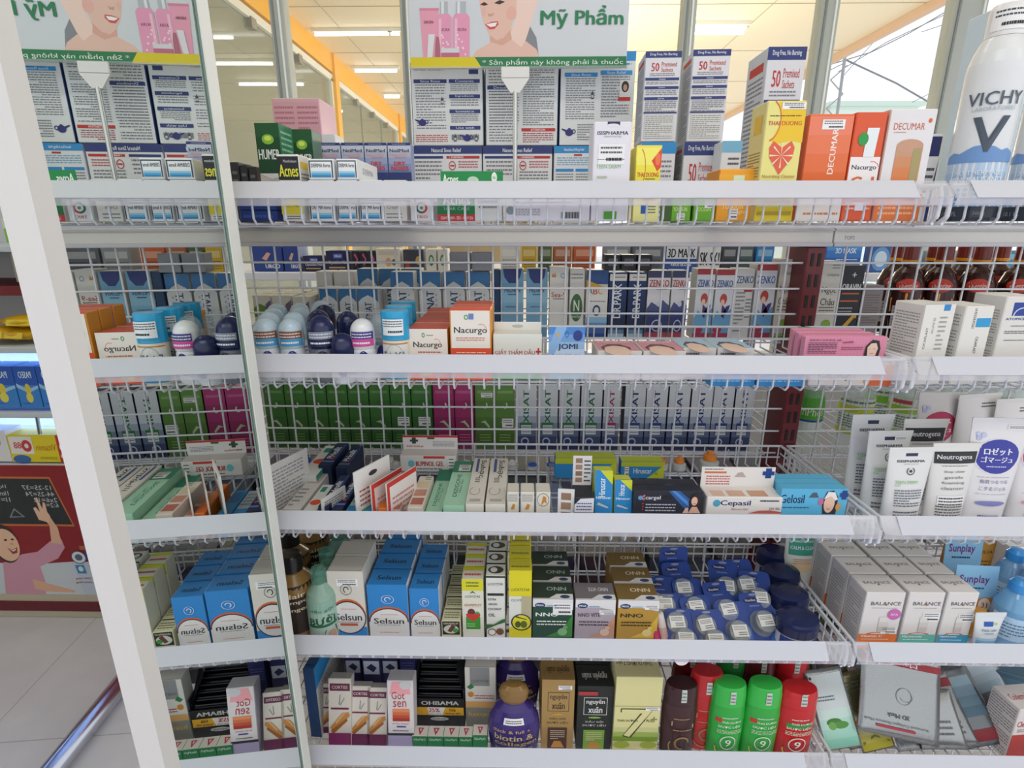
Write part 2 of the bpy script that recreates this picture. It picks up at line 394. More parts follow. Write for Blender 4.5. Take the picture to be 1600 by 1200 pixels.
# ================================================================ GONDOLA
YF, YBK = .70, .98
XL, XM0, XM1, XR = -.62, .500, .512, 1.52
WIRE = '#dde0e6/s'
def wire_shelf(lv, zs, x0, x1, label, strips=True, insert=None):
    zf = zs-.049; t = empty('wire_basket_shelf', label, 'wire shelf', ((x0+x1)/2, .84, zf), 0, 'white wire basket shelves')
    X0, X1 = x0-(x0+x1)/2, x1-(x0+x1)/2; y0, y1 = YF-.84, YBK-.84; H = .044
    m = MB(); n = round((x1-x0)/.0205)
    for i in range(n+1):
        x = X0+.004+(X1-X0-.008)*i/n
        m.path([(x, y0, H), (x, y0, .006), (x, y0+.006, 0), (x, y1, 0)], .0015, WIRE, 5)
    for y in (y0+.05, y0+.14, y0+.23): m.bar((X0, y, -.0025), (X1, y, -.0025), .0018, WIRE)
    m.bar((X0, y0-.002, H), (X1, y0-.002, H), .0022, WIRE)
    m.build('basket_floor', t)
    m = MB()
    for i in range(n+1):
        x = X0+.004+(X1-X0-.008)*i/n; m.bar((x, y1, 0), (x, y1, .037), .00125, WIRE, 5)
    m.bar((X0, y1, .037), (X1, y1, .037), .0024, WIRE); m.bar((X0, y1, .014), (X1, y1, .014), .0015, WIRE)
    m.build('back_rail', t)
    for s in (X0, X1):
        m = MB(); m.bar((s, y1, .037), (s, y0, H), .0026, WIRE, 8); m.bar((s, y1, 0), (s, y0, 0), .002, WIRE); m.bar((s, y1, .022), (s, y0, .022), .0013, WIRE)
        for i in range(1, 15):
            y = y0+(y1-y0)*i/15; m.bar((s, y, 0), (s, y, .037+(H-.037)*(1-i/15)), .0013, WIRE, 5)
        m.path([(s, y0, H), (s, y0-.006, .03), (s, y0-.005, .008), (s, y0+.008, 0)], .0028, WIRE, 8)
        m.build('side_rail', t)
    if strips:
        ts = .049; m = MB(); a = (y0-.003, ts); b = (y0-.021, ts-.020)
        def sl(u0, u1, p, q, th, key):
            m.add([(u0, p[0], p[1]), (u1, p[0], p[1]), (u1, q[0], q[1]), (u0, q[0], q[1]),
                   (u0, p[0]+th, p[1]-th), (u1, p[0]+th, p[1]-th), (u1, q[0]+th, q[1]-th), (u0, q[0]+th, q[1]-th)],
                  [(3, 2, 1, 0), (4, 5, 6, 7), (0, 1, 5, 4), (2, 3, 7, 6), (1, 2, 6, 5), (3, 0, 4, 7)], key)
        sl(X0-.004, X1+.004, a, b, .0012, '#dfe1ea/t'); sl(X0-.004, X1+.004, b, (y0-.019, ts-.0275), .001, '#e6e4ec/t')
        ph = m.build('price_holder', t)
        m = MB(); i0, i1 = insert or (X0+.003, X1-.035)
        aa = (a[0]-.001, a[1]+.0004); bb = (b[0]-.001, b[1]+.0004); sl(i0, i1, aa, bb, .0004, '#cccfda')
        m.build('label_insert', ph)
    return t
LV = [('A', 1.553, 'top'), ('B', 1.339, 'second'), ('C', 1.108, 'third'), ('D', .893, 'fourth'), ('E', .674, 'fifth')]
for k, z, nm in LV:
    wire_shelf(k, z, XL, XM0, 'white wire basket shelf with price rail, %s from the top, left bay' % nm)
    wire_shelf(k, z, XM1, XR, 'white wire basket shelf with price rail, %s from the top, right bay' % nm, insert=(-.485, .45))
# shelves on the far side of the mesh
for k, z, nm in LV:
    for xa, xb, side in ((XL, .495, 'left bay'), (.536, XR, 'right bay')):
        zf = z-.049; t = empty('wire_basket_shelf', 'wire shelf on the far side of mesh, %s from the top, %s' % (nm, side), 'wire shelf', ((xa+xb)/2, 1.17, zf), 0, 'wire shelves behind the mesh')
        m = MB(); w = (xb-xa)/2; n = 40
        for i in range(n+1): m.bar((-w+2*w*i/n, -.14, 0), (-w+2*w*i/n, .15, 0), .0012, WIRE, 4)
        for y in (-.14, 0, .13): m.bar((-w, y, -.002), (w, y, -.002), .0018, WIRE)
        m.build('basket_floor', t)
        m = MB()
        for zz in (.02, .045): m.bar((-w, .15, zz), (w, .15, zz), .002, WIRE)
        for i in range(n+1): m.bar((-w+2*w*i/n, .15, 0), (-w+2*w*i/n, .15, .045), .0012, WIRE, 4)
        m.build('front_rail', t)
# mesh back panels
for xa, xb, lb in ((XL, XM0, 'white wire mesh back panel of the left shelf bay'), (.53, XR, 'white wire mesh back panel of the right shelf bay')):
    m = MB(); x = xa
    while x < xb: m.bar((x, 1.0, .2), (x, 1.0, 1.467), .0019, WIRE); x += .0437
    z = 1.467-.028
    while z > .2: m.bar((xa, .9965, z), (xb, .9965, z), .0019, WIRE); z -= .0455
    tag(m.build('mesh_back_panel'), lb, 'mesh panel', 'mesh back panels')
# dark red slotted uprights
for x, lb in ((.515, 'dark red slotted steel upright between the two shelf bays'), (-.637, 'dark red slotted steel upright at the hidden left end'), (1.54, 'dark red slotted steel upright at the far right end')):
    t = empty('upright_post', lb, 'post', (x, 1.02, 0), 0, 'slotted uprights')
    m = MB(); m.box((-.016, -.035, 0), (.016, .045, 1.467), '#6a1f26/s', ch=.002); m.build('post_body', t)
    m = MB(); z = .12
    while z < 1.44:
        for s in (-.006, .006): m.box((s-.0026, -.0362, z), (s+.0026, -.034, z+.022), '#16090b')
        z += .0365
    m.build('bracket_slots', t)
    
# header bar
for xa, xb, lb in ((-.66, .5385, 'long pale steel header bar above the left mesh panel'), (.5405, 1.56, 'long pale steel header bar above the right mesh panel')):
    m = MB(); m.box((xa, .984, 1.4735), (xb, 1.03, 1.500), '#d8d6d2/s', ch=.001); m.box((xa, .980, 1.4675), (xb, 1.03, 1.4745), '#c3c2ca/s', ch=.001)
    m.box((xa, .981, 1.494), (xb, .985, 1.4975), '#bab9b8/s')
    if xa > 0:
        m.ops(frame((xa+.0, .984, 1.4745), (1, 0, 0), (0, 0, 1), (0, -1, 0)), [T('TOP2', .026, .008, .018, .006, '#6b6b6b')])
    o = tag(m.build('header_bar'), lb, 'steel bar', 'header bars')
mb = MB(); mb.box((XL, .72, .0), (XR, 1.32, .12), '#b9b4b0/s', ch=.004)
tag(mb.build('gondola_plinth'), 'grey steel plinth under the whole shelf run', 'plinth')

# rear display counter (far side)
def ledge(x0, x1, z, y0, y1, lb):
    m = MB(); m.box((x0, y0, z-.022), (x1, y1, z), '#dcdfe6', ch=.002)
    for x in (x0+.03, x1-.03):
        for y in (y0+.03, y1-.03): m.box((x-.012, y-.012, 0), (x+.012, y+.012, z-.022), '#8a8d96/s')
    tag(m.build('display_table'), lb, 'table', 'white counters behind the shelves')
ledge(-1.0, .56, 1.385, 1.46, 1.85, 'white counter behind the left bay carrying blue plaster packs')
ledge(.6, 2.4, 1.385, 1.46, 1.85, 'white counter behind the right bay carrying mask packs')

FL['R'] = 1.386

# ================================================================ MIRRORED PILLAR
YC = .358; AN = R_(4.0)
xc = -.312-(YC-.39)*math.tan(AN)
LN = .285
pr = empty('mirror_pillar', 'square pillar clad in mirror glass with white corner trims, left of shelves', 'mirror', (xc, YC, 0))
pr.rotation_euler = (0, 0, 0)
mir = bpy.data.materials.new('mirror_glass'); mir.use_nodes = True; b_ = mir.node_tree.nodes['Principled BSDF']
b_.inputs['Base Color'].default_value = (.80, .845, .82, 1); b_.inputs['Metallic'].default_value = 1; b_.inputs['Roughness'].default_value = .005
HP = 3.19
lean = math.tan(R_(.1))
def prism(pts, z0, z1, key):
    m = MB(); n = len(pts)
    V = [(x-(z0-1.2)*lean, y, z0) for x, y in pts]+[(x-(z1-1.2)*lean, y, z1) for x, y in pts]
    m.add(V, [(i, (i+1) % n, n+(i+1) % n, n+i) for i in range(n)]+[tuple(range(n))[::-1], tuple(range(n, 2*n))], key); return m
ux, uy = -math.sin(AN), math.cos(AN)     # along the side face, away from the camera
nx, ny = math.cos(AN), math.sin(AN)      # its outward normal
def S(a, o): return (ux*a+nx*o, uy*a+ny*o)
prism([(-.7, .006), S(.006, -.006), S(LN, -.006), (-.7, uy*LN)], 0, HP, '#c9c9c4').build('pillar_core', pr)
for nm, pts in (('side_mirror', [S(.0, -.005), S(.0, 0), S(LN, 0), S(LN, -.005)]), ('front_mirror', [(-.7, .0), S(.0, 0), (0, .005), (-.7, .005)])):
    o = prism(pts, 0, HP, '#ffffff').build(nm, pr); o.data.materials[0] = mir
prism([(-.0195, -.0022), (.0022, -.0022), S(.0165, .0022), S(.0165, .0002), (.0, -.0002), (-.0195, -.0002)], 0, HP, '#dcdad6').build('corner_trim', pr)
prism([S(LN-.018, .0004), S(LN-.018, .003), S(LN+.006, .003), S(LN+.006, -.02), S(LN, -.02), S(LN, .0004)], 0, HP, '#eceee8').build('corner_trim', pr)
prism([S(LN-.0205, .0002), S(LN-.0205, .0016), S(LN-.018, .0016), S(LN-.018, .0002)], 0, HP, '#6f857c/g').build('glass_edge', pr)
# ================================================================ TOP SHELF (A)
NV, BL, RD, GR = '#2b3a78', '#2c8fd0', '#c0302c', '#7d8087'
W1, W2 = '#e2e4e6', '#e4e1da'
def hdr(u0, v0, u1, v1, c, s='', n=9):
    o = [R(u0, v1-.045, u1, v1, c)]
    if s: o.append(T(s, (u0+u1)/2, v1-.0225, (u1-u0)*.6, .028, '#dfe6f2'))
    o.append(L(u0+.02, v0, u1-.02, v1-.05, n, GR)); return o
def bottle_icon(u, v, s=1.0):
    return [P([(u-.02*s, v), (u+.02*s, v), (u+.02*s, v+.06*s), (u+.008*s, v+.075*s), (u, v+.1*s), (u-.008*s, v+.075*s), (u-.02*s, v+.06*s)], '#4a4c55'), R(u-.014*s, v+.015*s, u+.014*s, v+.045*s, '#c9ccd2')]
def pot_icon(u, v, s=1.0):
    return [E(u, v, .055*s, .04*s, '#2c2f75'), P([(u-.04*s, v), (u-.11*s, v+.035*s), (u-.1*s, v+.045*s), (u-.03*s, v+.025*s)], '#2c2f75'), E(u, v+.035*s, .02*s, .015*s, '#2c2f75'), O(u+.06*s, v+.01, .03*s, .025*s, .4, '#2c2f75')]
def rinse_a():  # two-column instruction print
    return [L(.05, .9, .8, .985, 5, GR), E(.87, .95, .06, .035, '#3a2a26'), R(.81, .86, .94, .92, '#2a3c74')]+hdr(.04, .2, .5, .8, NV, 'Sinus Rinse', 17)+bottle_icon(.43, .5)+pot_icon(.14, .28)+\
        [L(.04, .04, .5, .14, 4, '#c4544e')]+hdr(.53, .66, .96, .8, NV, 'Contents', 4)+hdr(.53, .48, .96, .62, NV, 'Ingredients', 3)+hdr(.53, .28, .96, .44, NV, 'Recommended use', 5)+hdr(.53, .03, .96, .24, NV, 'Use with', 1)+\
        bottle_icon(.6, .05, 1)+pot_icon(.77, .09)+bottle_icon(.9, .05, 1)
def rinse_b():
    return [L(.05, .25, .47, .95, 20, GR)]+hdr(.03, .04, .47, .72, NV, 'Directions', 18)+[R(.5, .17, .97, .21, RD), T('ATTENTION', .73, .19, .2, .026, '#ffffff'), L(.52, .03, .95, .16, 5, '#a83a3a'), L(.52, .24, .95, .97, 26, GR)]
def rinse_c():
    return [R(0, .9, 1, 1, BL), L(.3, .85, .95, .89, 1, BL)]+hdr(.06, .28, .5, .78, BL, 'Sinus Rinse', 18)+bottle_icon(.44, .5)+pot_icon(.14, .14)+[L(.25, .05, .48, .24, 7, GR)]+\
        hdr(.54, .3, .96, .8, BL, 'Sinus Relief', 15)+[P([(.8, .52), (.95, .52), (.95, .7), (.8, .7)], '#dfe0e0'), E(.875, .63, .05, .06, '#2c2c30'), E(.875, .62, .026, .035, '#c79a7c'), R(.79, .48, .95, .52, RD)]
def low_a(c=NV, t='Natural Sinus Relief'):
    return [R(0, .78, 1, 1, c), T(t, .5, .88, .42, .11, '#eef0f4', 0, .02)]+[R(.03, .65, .45, .72, NV), L(.05, .05, .43, .62, 5, GR), R(.5, .65, .97, .72, RD), T('! WARNING', .64, .685, .2, .05, '#ffffff'),
        O(.58, .45, .05, .13, .2, RD), R(.55, .43, .61, .47, RD), L(.67, .38, .95, .6, 3, '#c4544e'), L(.53, .05, .95, .32, 3, GR)]
def low_b():
    return [R(0, .8, 1, 1, BL), T('Natural Sinus & Allergy Relief', .5, .89, .5, .1, '#eef0f4', 0, .02), L(.08, .45, .9, .7, 4, '#5fa6cf'), R(.5, .72, .7, .77, RD), R(.05, .28, .5, .36, BL), R(.55, .28, .97, .36, BL), L(.06, .02, .5, .25, 3, GR), L(.56, .02, .95, .25, 3, GR)]
YB = 1.085
FA = FL['A']
sideop = (R(.1, .85, .9, .95, RD), L(.1, .1, .9, .8, 16, GR))
lowz = None
lo = [(643, 753, low_a(), 'white low carton with navy header under the product sign, left one', W1),
      (754, 863, low_a(), 'white low carton with navy header just right of the sign rod', W1),
      (865, 928, low_b(), 'white low carton with sky blue header behind the tall white carton', W1)]
for x0, x1, f, lb, c in lo:
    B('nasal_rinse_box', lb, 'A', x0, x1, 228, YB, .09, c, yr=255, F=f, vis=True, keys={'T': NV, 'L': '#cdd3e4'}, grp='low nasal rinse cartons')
zt = PY(800, 228, YB).z+.001
for x0, x1, yt, f, lb, rz in ((643, 755, 97, rinse_a(), 'white instruction carton with two print columns, directly behind the product sign', 0), (758, 872, 96, rinse_b(), 'white instruction carton with red attention block, behind the sign rod', 0),
                           (874, 990, 80, rinse_c(), 'white instruction carton with sky blue headings and hooded woman picture', 0)):
    B('nasal_rinse_box', lb, 'A', x0, x1, yt, YB, .09, '#dfe3e4', yr=165, zb=zt, F=f, keys={'L': NV, 'R': '#a9c4cc', 'T': BL}, grp='tall nasal rinse cartons')
def sachets():
    o = [R(0, .93, 1, 1, NV), T('Drug Free, No Burning', .5, .965, .75, .035, '#e8ecf4', 0, .02), T('50', .29, .83, .22, .09, RD, 0, .03), T('Premixed', .67, .86, .42, .05, RD, 0, .01), T('Sachets', .62, .8, .32, .045, RD, 0, .01), L(.15, .73, .85, .77, 2, GR)]
    for v, t, n in ((.685, 'Contents', 2), (.59, 'Ingredients', 3), (.47, 'Use for', 6)):
        o += [R(.03, v, .97, v+.03, NV), T(t, .5, v+.015, .18, .02, '#e8ecf4'), L(.06, v-.03*n*.75, .95, v-.008, n, GR)]
    return o+[R(.03, .32, .97, .335, NV), R(.08, .04, .9, .31, '#d8dad9'), L(.1, .05, .88, .3, 11, '#8a8d90')]
ls = (R(.15, .88, .85, .93, RD), L(.1, .05, .9, .86, 30, GR))
YS = .98
zt2 = PY(1095, 222, YS).z+.001
B('nasal_rinse_box', 'tall white carton marked 50, left one of the two side by side', 'A', 1006, 1062, 80, YS, .07, '#dfe0e6', yr=150, zb=zt2, F=sachets(), LT=ls, keys={'L': '#c9cdd8'}, rz=-2, grp='tall cartons marked 50')
B('nasal_rinse_box', 'tall white carton marked 50, right one of the two side by side', 'A', 1079, 1137, 77, YS, .07, '#dfe0e6', yr=150, zb=zt2, F=sachets(), LT=ls, keys={'L': '#c9cdd8'}, rz=-2, grp='tall cartons marked 50')
B('nasal_rinse_box', 'tall white carton marked 50 behind the tall yellow carton', 'A', 1192, 1252, 73, .99, .08, '#dfe0e6', yr=150, F=[(o if o[0] != 'r' else o) for o in sachets()], LT=ls, keys={'L': '#c9cdd8'}, grp='tall cartons marked 50')
bx = B('nasal_rinse_box', 'low white carton marked 50 supporting the two tall cartons, right one', 'A', 1067, 1123, 222, YS, .08, '#dfe0e6', yr=250, F=[R(0, .84, 1, 1, NV), T('Drug Free, No Burning', .5, .92, .75, .08, '#e8ecf4'), T('50', .29, .62, .22, .24, RD, 0, .03), T('Premixed', .67, .7, .42, .11, RD, 0, .01), T('Sachets', .62, .56, .32, .1, RD, 0, .01), R(.03, .34, .97, .41, NV), L(.06, .2, .9, .31, 2, GR), R(.03, .1, .97, .16, NV)], LT=ls, keys={'L': '#c9cdd8'}, grp='tall cartons marked 50')
B('nasal_rinse_box', 'low white and sky blue carton behind the small yellow sun carton', 'A', 1001, 1056, 222, YS, .08, '#dfe0e6', yr=250, F=[R(0, .86, 1, 1, BL), L(.1, .5, .9, .8, 5, GR), R(.3, .4, .97, .47, BL), L(.4, .05, .95, .35, 5, GR)], keys={'R': '#2b3048'})
B('nasal_spray_box', 'small white carton with pale blue cap band and blue circle', 'A', 1126, 1158, 220, .93, .04, '#e8ecf0', yr=250, F=[R(0, .86, 1, 1, '#7fbfe0'), O(.5, .5, .25, .13, .15, '#4a8fc8'), T('STERIMAR', .5, .46, .86, .09, '#2b4a8c', 0, .02), T('HYGIENE', .45, .2, .7, .07, '#7fb8dc'), L(.35, .7, .9, .82, 2, '#55565c')])
# narrow blue-grey gradient cartons
def nas():
    return [G(0, 0, 1, .93, '#5c73b4', '#ccd2e4', 6), R(0, .93, 1, 1, NV), L(.2, .945, .8, .985, 1, '#aab4d8'), T('NeilMed', .5, .8, .85, .085, '#15183a', 0, .03), T('NasoGEL', .5, .69, .82, .075, '#e0a8a0', 0, .02), L(.3, .6, .8, .64, 1, '#d86a60'),
            T('DRY', .5, .47, .5, .1, '#d8403c', 0, .05), T('NOSES', .5, .35, .78, .1, '#d8403c', 0, .05), R(0, .0, 1, .24, NV), L(.1, .26, .8, .3, 1, GR)]
for i, (a, b) in enumerate(((460, 497), (498, 534), (535, 570), (571, 606), (607, 643))):
    B('nasal_gel_box', 'blue grey nose gel carton with red lettering, %s from the left in its row' % ORD[i], 'A', a, b, 223, .93, .03, '#aab3d6', yr=260, F=nas(), vis=True, n=1, keys={'T': '#4b5ea8'}, grp='blue grey nose gel cartons')
def humer():
    return [R(0, .86, 1, 1, '#1f5a34'), R(0, .5, 1, .86, '#174a2b'), E(.5, .84, .25, .05, '#8dc63f'), E(.5, .85, .15, .025, '#d8ec6a'), T('HUMER', .5, .69, .88, .1, '#f0f4f0', 0, .03), P([(0, .5), (.5, .44), (1, .47), (1, .5)], '#e8e8ea'), L(.1, .05, .9, .4, 14, '#b8958c')]
B('nasal_spray_box', 'white carton with dark green top beside the mirror frame, front one', 'A', 402, 440, 192, .80, .045, '#d6cfc8', yr=240, F=humer(), RT=[R(0, .5, 1, 1, '#2a7a50'), L(.1, .55, .9, .95, 7, '#8fc8a8')], grp='dark green topped cartons')
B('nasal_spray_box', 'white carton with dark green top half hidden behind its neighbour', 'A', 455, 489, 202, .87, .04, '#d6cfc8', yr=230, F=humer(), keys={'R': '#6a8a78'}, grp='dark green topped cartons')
B('gift_carton', 'large pale pink carton with faint print standing at the back', 'A', 427, 502, 153, 1.0, .08, '#e0b4bc', yr=190, F=[R(.03, .2, .97, .97, '#dca9b4'), L(.05, .75, .45, .95, 5, '#c07888'), L(.52, .75, .95, .95, 5, '#c07888'), L(.05, .45, .45, .7, 6, '#c07888'), L(.52, .4, .95, .7, 6, '#c07888')], keys={'R': '#f0c2cf'})
B('medicine_box', 'white carton with two small blue rings behind the nose gel row', 'A', 497, 524, 209, 1.0, .05, W1, yr=218, F=[O(.4, .8, .12, .06, .5, '#2b5aa0'), O(.65, .8, .12, .06, .5, '#2b5aa0')], keys={'R': '#e8e8ea'})
def acn():
    return [R(.02, .62, .98, .97, '#1d2228'), T('Acnes', .5, .76, .86, .18, '#e8e23c', 0, .04), T('Mentholatum', .6, .9, .6, .04, '#d8d8d8'), E(.5, .36, .3, .06, '#d8c83c'), R(.0, .1, 1, .3, '#e8d83c'), T('Pore Vita', .5, .24, .6, .05, '#2a2a20'), L(.15, .02, .85, .09, 2, '#55555a')]
B('skin_cream_box', 'white carton with black panel and yellow lettering near mirror frame', 'A', 437, 472, 241, .72, .045, '#e4e4e0', yr=300, F=acn(), RT=[R(.1, .8, .9, .9, '#e8c83c'), L(.1, .3, .9, .75, 8, GR)], n=3, grp='black panelled cartons')
def derma(): return [O(.5, .5, .001, .001, .5, NV), R(.04, .1, .96, .92, '#f0f2f4'), R(.04, .86, .96, .92, '#3a4454'), R(.04, .1, .09, .92, '#3a4454'), R(.91, .1, .96, .92, '#3a4454'), T('DERMA forte', .5, .68, .74, .18, '#2e3a48', 0, .02), G(.12, .12, .88, .4, '#1f8ac8', '#9cd0ea', 3)]
zz = FL['A']
for i, (a, b, n) in enumerate(((483, 524, 3), (527, 560, 3), (562, 598, 2))):
    for k in range(n):
        B('cream_box', 'small white carton with blue bar, %s stack near left, %s' % (ORD[i], ['bottom', 'middle', 'topmost'][k]), 'A', a, b, 0, .72, .1, '#e8eaec', yr=335-25*k, zb=zz+k*.0248, h=.0243, F=derma(), RT=[T('DERMA', .5, .5, .5, .3, '#9aa0a8')], ch=.0008, grp='stacked small white cartons with blue bars')
for k in range(2):
    B('cream_box', 'small plain white carton beside the blue barred stacks, %s' % ['lower', 'upper'][k], 'A', 600, 636, 0, .72, .1, '#dedcd8', yr=335-25*k, zb=zz+k*.0248, h=.0243, F=[T('Cream', .4, .7, .5, .2, '#8a8088'), L(.1, .1, .8, .45, 2, '#8a8a8a')], ch=.0008, grp='plain white cream cartons')
B('ointment_box', 'white carton with round green and red ring mark behind wires', 'A', 641, 677, 312, .72, .06, '#e0dfe0', yr=332, F=[O(.5, .62, .26, .26, .35, '#2e6a58', 70, 330), O(.5, .62, .26, .26, .35, '#c03a3a', -80, 60), E(.5, .62, .07, .07, '#5a8a70'), T('TRIO', .5, .2, .5, .14, '#b8342e', 0, .01)])
B('acne_cream_pack', 'green and white pack with red foot strip behind the wires', 'A', 683, 785, 284, .722, .04, '#e0e2e0', yr=332, F=[R(0, 0, .58, 1, '#0f7a40'), R(0, 0, .58, .17, '#c8303a'), T('Acnes', .3, .55, .42, .26, '#eef4ee', 0, .04), T('Mentholatum', .38, .74, .25, .06, '#d8e8d8'), T('SCAR CARE', .3, .32, .4, .08, '#9ccab0'), T('GIAM THAM - SEO - NAM DA', .3, .08, .5, .08, '#f8e8e8'), L(.64, .3, .95, .7, 3, GR)],
  tab=(.016, '#128a48', [T('Acnes', .16, .4, .25, .7, '#eef4ee', 0, .05), E(.52, .3, .09, .3, '#bcd8c4'), E(.86, .5, .045, .42, '#e8f0e8'), T('HEAL', .86, .5, .05, .2, '#128a48')]))
B('cream_box', 'long white carton lying along the rail with grey print and barcode', 'A', 789, 922, 312, .72, .06, '#e2e0e8', yr=332, F=[E(.06, .5, .05, .2, '#8a98a0'), L(.12, .25, .42, .6, 4, '#8a8a92'), L(.1, .82, .8, .92, 1, '#6a6a72')]+[R(.66+.012*i, .12, .66+.012*i+(.004+.003*(i % 3)), .42, '#303038') for i in range(18)])
B('skincare_box', 'tall plain white carton with green foot block left of yellow carton', 'A', 925, 984, 190, .72, .05, '#e6e4ec', yr=275,
  F=[R(.35, .965, .68, 1, '#2a3050'), E(.5, .965, .16, .015, '#e6e4ec'), T('ISISPHARMA', .5, .89, .82, .035, '#33384a', 0, .025), T('DERMATOLOGIE', .5, .855, .46, .015, '#8a8c98'), T('TEEN DERM', .42, .56, .66, .036, '#86b86c'), L(.12, .62, .85, .64, 1, GR), L(.12, .48, .4, .42, 1, '#b8c8ae'), L(.12, .3, .8, .34, 2, '#8a8c98'), R(.35, .02, .7, .1, '#4aa02c')], st=('F', .14, .58, .7, .2))
B('cleanser_box', 'small yellow carton with red sun mark beside the tall white carton', 'A', 991, 1031, 227, .73, .04, '#e6d648', yr=290,
  F=[R(0, .8, 1, 1, '#efe05a'), G(.02, .3, .98, .97, '#ecd81c', '#f4ec6c', 3), P([(.62, .8), (1, .97), (1, .72), (.86, .66)], '#e04a2c'), E(.86, .82, .1, .08, '#f07848'), O(.05, .7, .35, .3, .06, '#c85a30', -60, 60), T('THAI DUONG', .5, .62, .86, .06, '#c8402c', 0, .02), L(.4, .55, .8, .58, 1, '#55502a'), R(0, 0, 1, .46, '#f0ec9a'), L(.1, .4, .9, .43, 1, '#55502a'), R(.3, .28, .85, .34, '#e88a3a'), R(.3, .1, .5, .22, '#2a5aa8'), L(.55, .1, .9, .22, 3, '#5a6a8a')])
for i, (a, b) in enumerate(((1048, 1080), (1082, 1118))):
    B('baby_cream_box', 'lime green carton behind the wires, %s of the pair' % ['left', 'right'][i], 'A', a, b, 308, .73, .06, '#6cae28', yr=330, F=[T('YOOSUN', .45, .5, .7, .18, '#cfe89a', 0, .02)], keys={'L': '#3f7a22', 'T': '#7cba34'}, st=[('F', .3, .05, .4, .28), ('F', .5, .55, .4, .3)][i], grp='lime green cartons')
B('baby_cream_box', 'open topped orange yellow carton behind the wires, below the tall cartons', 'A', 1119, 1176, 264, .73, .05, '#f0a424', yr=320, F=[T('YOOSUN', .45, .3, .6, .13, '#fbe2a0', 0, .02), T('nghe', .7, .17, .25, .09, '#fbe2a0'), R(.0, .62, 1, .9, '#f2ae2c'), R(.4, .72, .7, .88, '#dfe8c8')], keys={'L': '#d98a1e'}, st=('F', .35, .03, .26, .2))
def heart():
    o = [P([(.5, .22), (.2, .4), (.17, .5), (.27, .57), (.5, .5)], '#e2604a'), P([(.5, .22), (.8, .4), (.83, .5), (.73, .57), (.5, .5)], '#e2604a')]
    for a in range(0, 360, 45):
        x, y = math.cos(R_(a)), math.sin(R_(a)); o.append(P([(.5, .42), (.5+.3*x-.02*y, .42+.13*y+.01*x), (.5+.3*x+.02*y, .42+.13*y-.01*x)], '#efe6b4'))
    return o
B('cleanser_box', 'tall yellow cleanser carton with red heart starburst and price sticker', 'A', 1188, 1249, 157, .715, .045, '#e8e088', yr=255,
  F=[R(.0, .0, 1, .12, '#e8cf2c'), P([(.3, .99), (1, .99), (1, .66), (.7, .68), (.3, .65), (.2, .68), (.42, .84)], '#ecc42c'), O(.1, .84, .3, .17, .08, '#d86a3a', -80, 70), T('THAI DUONG', .5, .82, .86, .035, '#c8502c', 0, .02), L(.1, .87, .9, .89, 1, '#55502a')]+[(q if q[0] != 'p' else ('p', [(u, v*.8+.22) for u, v in q[1]], q[2])) for q in heart()]+
   [T('Nourishing Cleanser', .5, .38, .86, .035, '#a8702c'), T('THAI DUONG', .5, .17, .8, .035, '#c8502c', 0, .02), R(.05, .05, .95, .08, '#b8a020'), R(.1, .22, .35, .29, '#3a5a9c')], keys={'L': '#dccf8a'}, LT=[L(.1, .1, .9, .6, 20, '#8a7a3a'), R(.3, .75, .8, .9, '#e0b83c')], st=('F', .38, .93, .6, .055))
B('scar_gel_box', 'orange carton with white foot and vertical white lettering', 'A', 1252, 1322, 178, .735, .05, '#e8723c', yr=275,
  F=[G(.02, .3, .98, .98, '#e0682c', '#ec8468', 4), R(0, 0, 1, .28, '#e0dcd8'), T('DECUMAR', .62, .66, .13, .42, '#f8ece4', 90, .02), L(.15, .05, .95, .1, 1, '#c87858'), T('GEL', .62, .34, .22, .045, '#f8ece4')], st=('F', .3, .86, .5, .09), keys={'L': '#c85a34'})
B('gel_box', 'orange carton with white tube picture between the two larger cartons', 'A', 1323, 1372, 175, .735, .045, '#dc5a34', yr=275,
  F=[R(.02, .28, .98, .6, '#f0ecec'), T('Nacurgo', .5, .5, .8, .055, '#3a3a4a', 0, .03), O(.75, .5, .22, .06, .08, '#e04a2c', 10, 110), T('Gel', .5, .36, .76, .12, '#d86a34', 0, .06), P([(.4, .6), (.75, .6), (.8, .86), (.42, .86)], '#e8eef0'), E(.33, .76, .16, .06, '#2e9a4a'), L(.1, .1, .9, .24, 3, '#f0c0b0'), R(.4, .1, .75, .18, '#e4e0ee')])
B('scar_gel_box', 'white carton with rounded window showing an orange tube', 'A', 1374, 1447, 170, .735, .05, '#e4e2e4', yr=275,
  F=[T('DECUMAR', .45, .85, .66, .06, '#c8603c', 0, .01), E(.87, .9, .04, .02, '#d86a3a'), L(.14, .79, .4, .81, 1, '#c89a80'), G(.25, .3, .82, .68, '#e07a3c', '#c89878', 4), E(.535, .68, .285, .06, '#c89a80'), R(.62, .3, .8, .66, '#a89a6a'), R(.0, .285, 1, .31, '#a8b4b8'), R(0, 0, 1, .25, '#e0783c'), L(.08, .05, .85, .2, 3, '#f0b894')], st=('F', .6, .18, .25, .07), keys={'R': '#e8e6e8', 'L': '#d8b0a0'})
B('eye_cream_box', 'small white and navy carton peeking out left of the spray cans', 'A', 1449, 1469, 209, .80, .03, '#e4e4e8', yr=240, F=[R(0, .75, .95, .97, '#2a2f6a'), L(.05, .15, .8, .65, 6, '#3a3a4a'), P([(.8, .3), (1, .75), (1, 0), (.6, 0)], '#2a2f6a')])

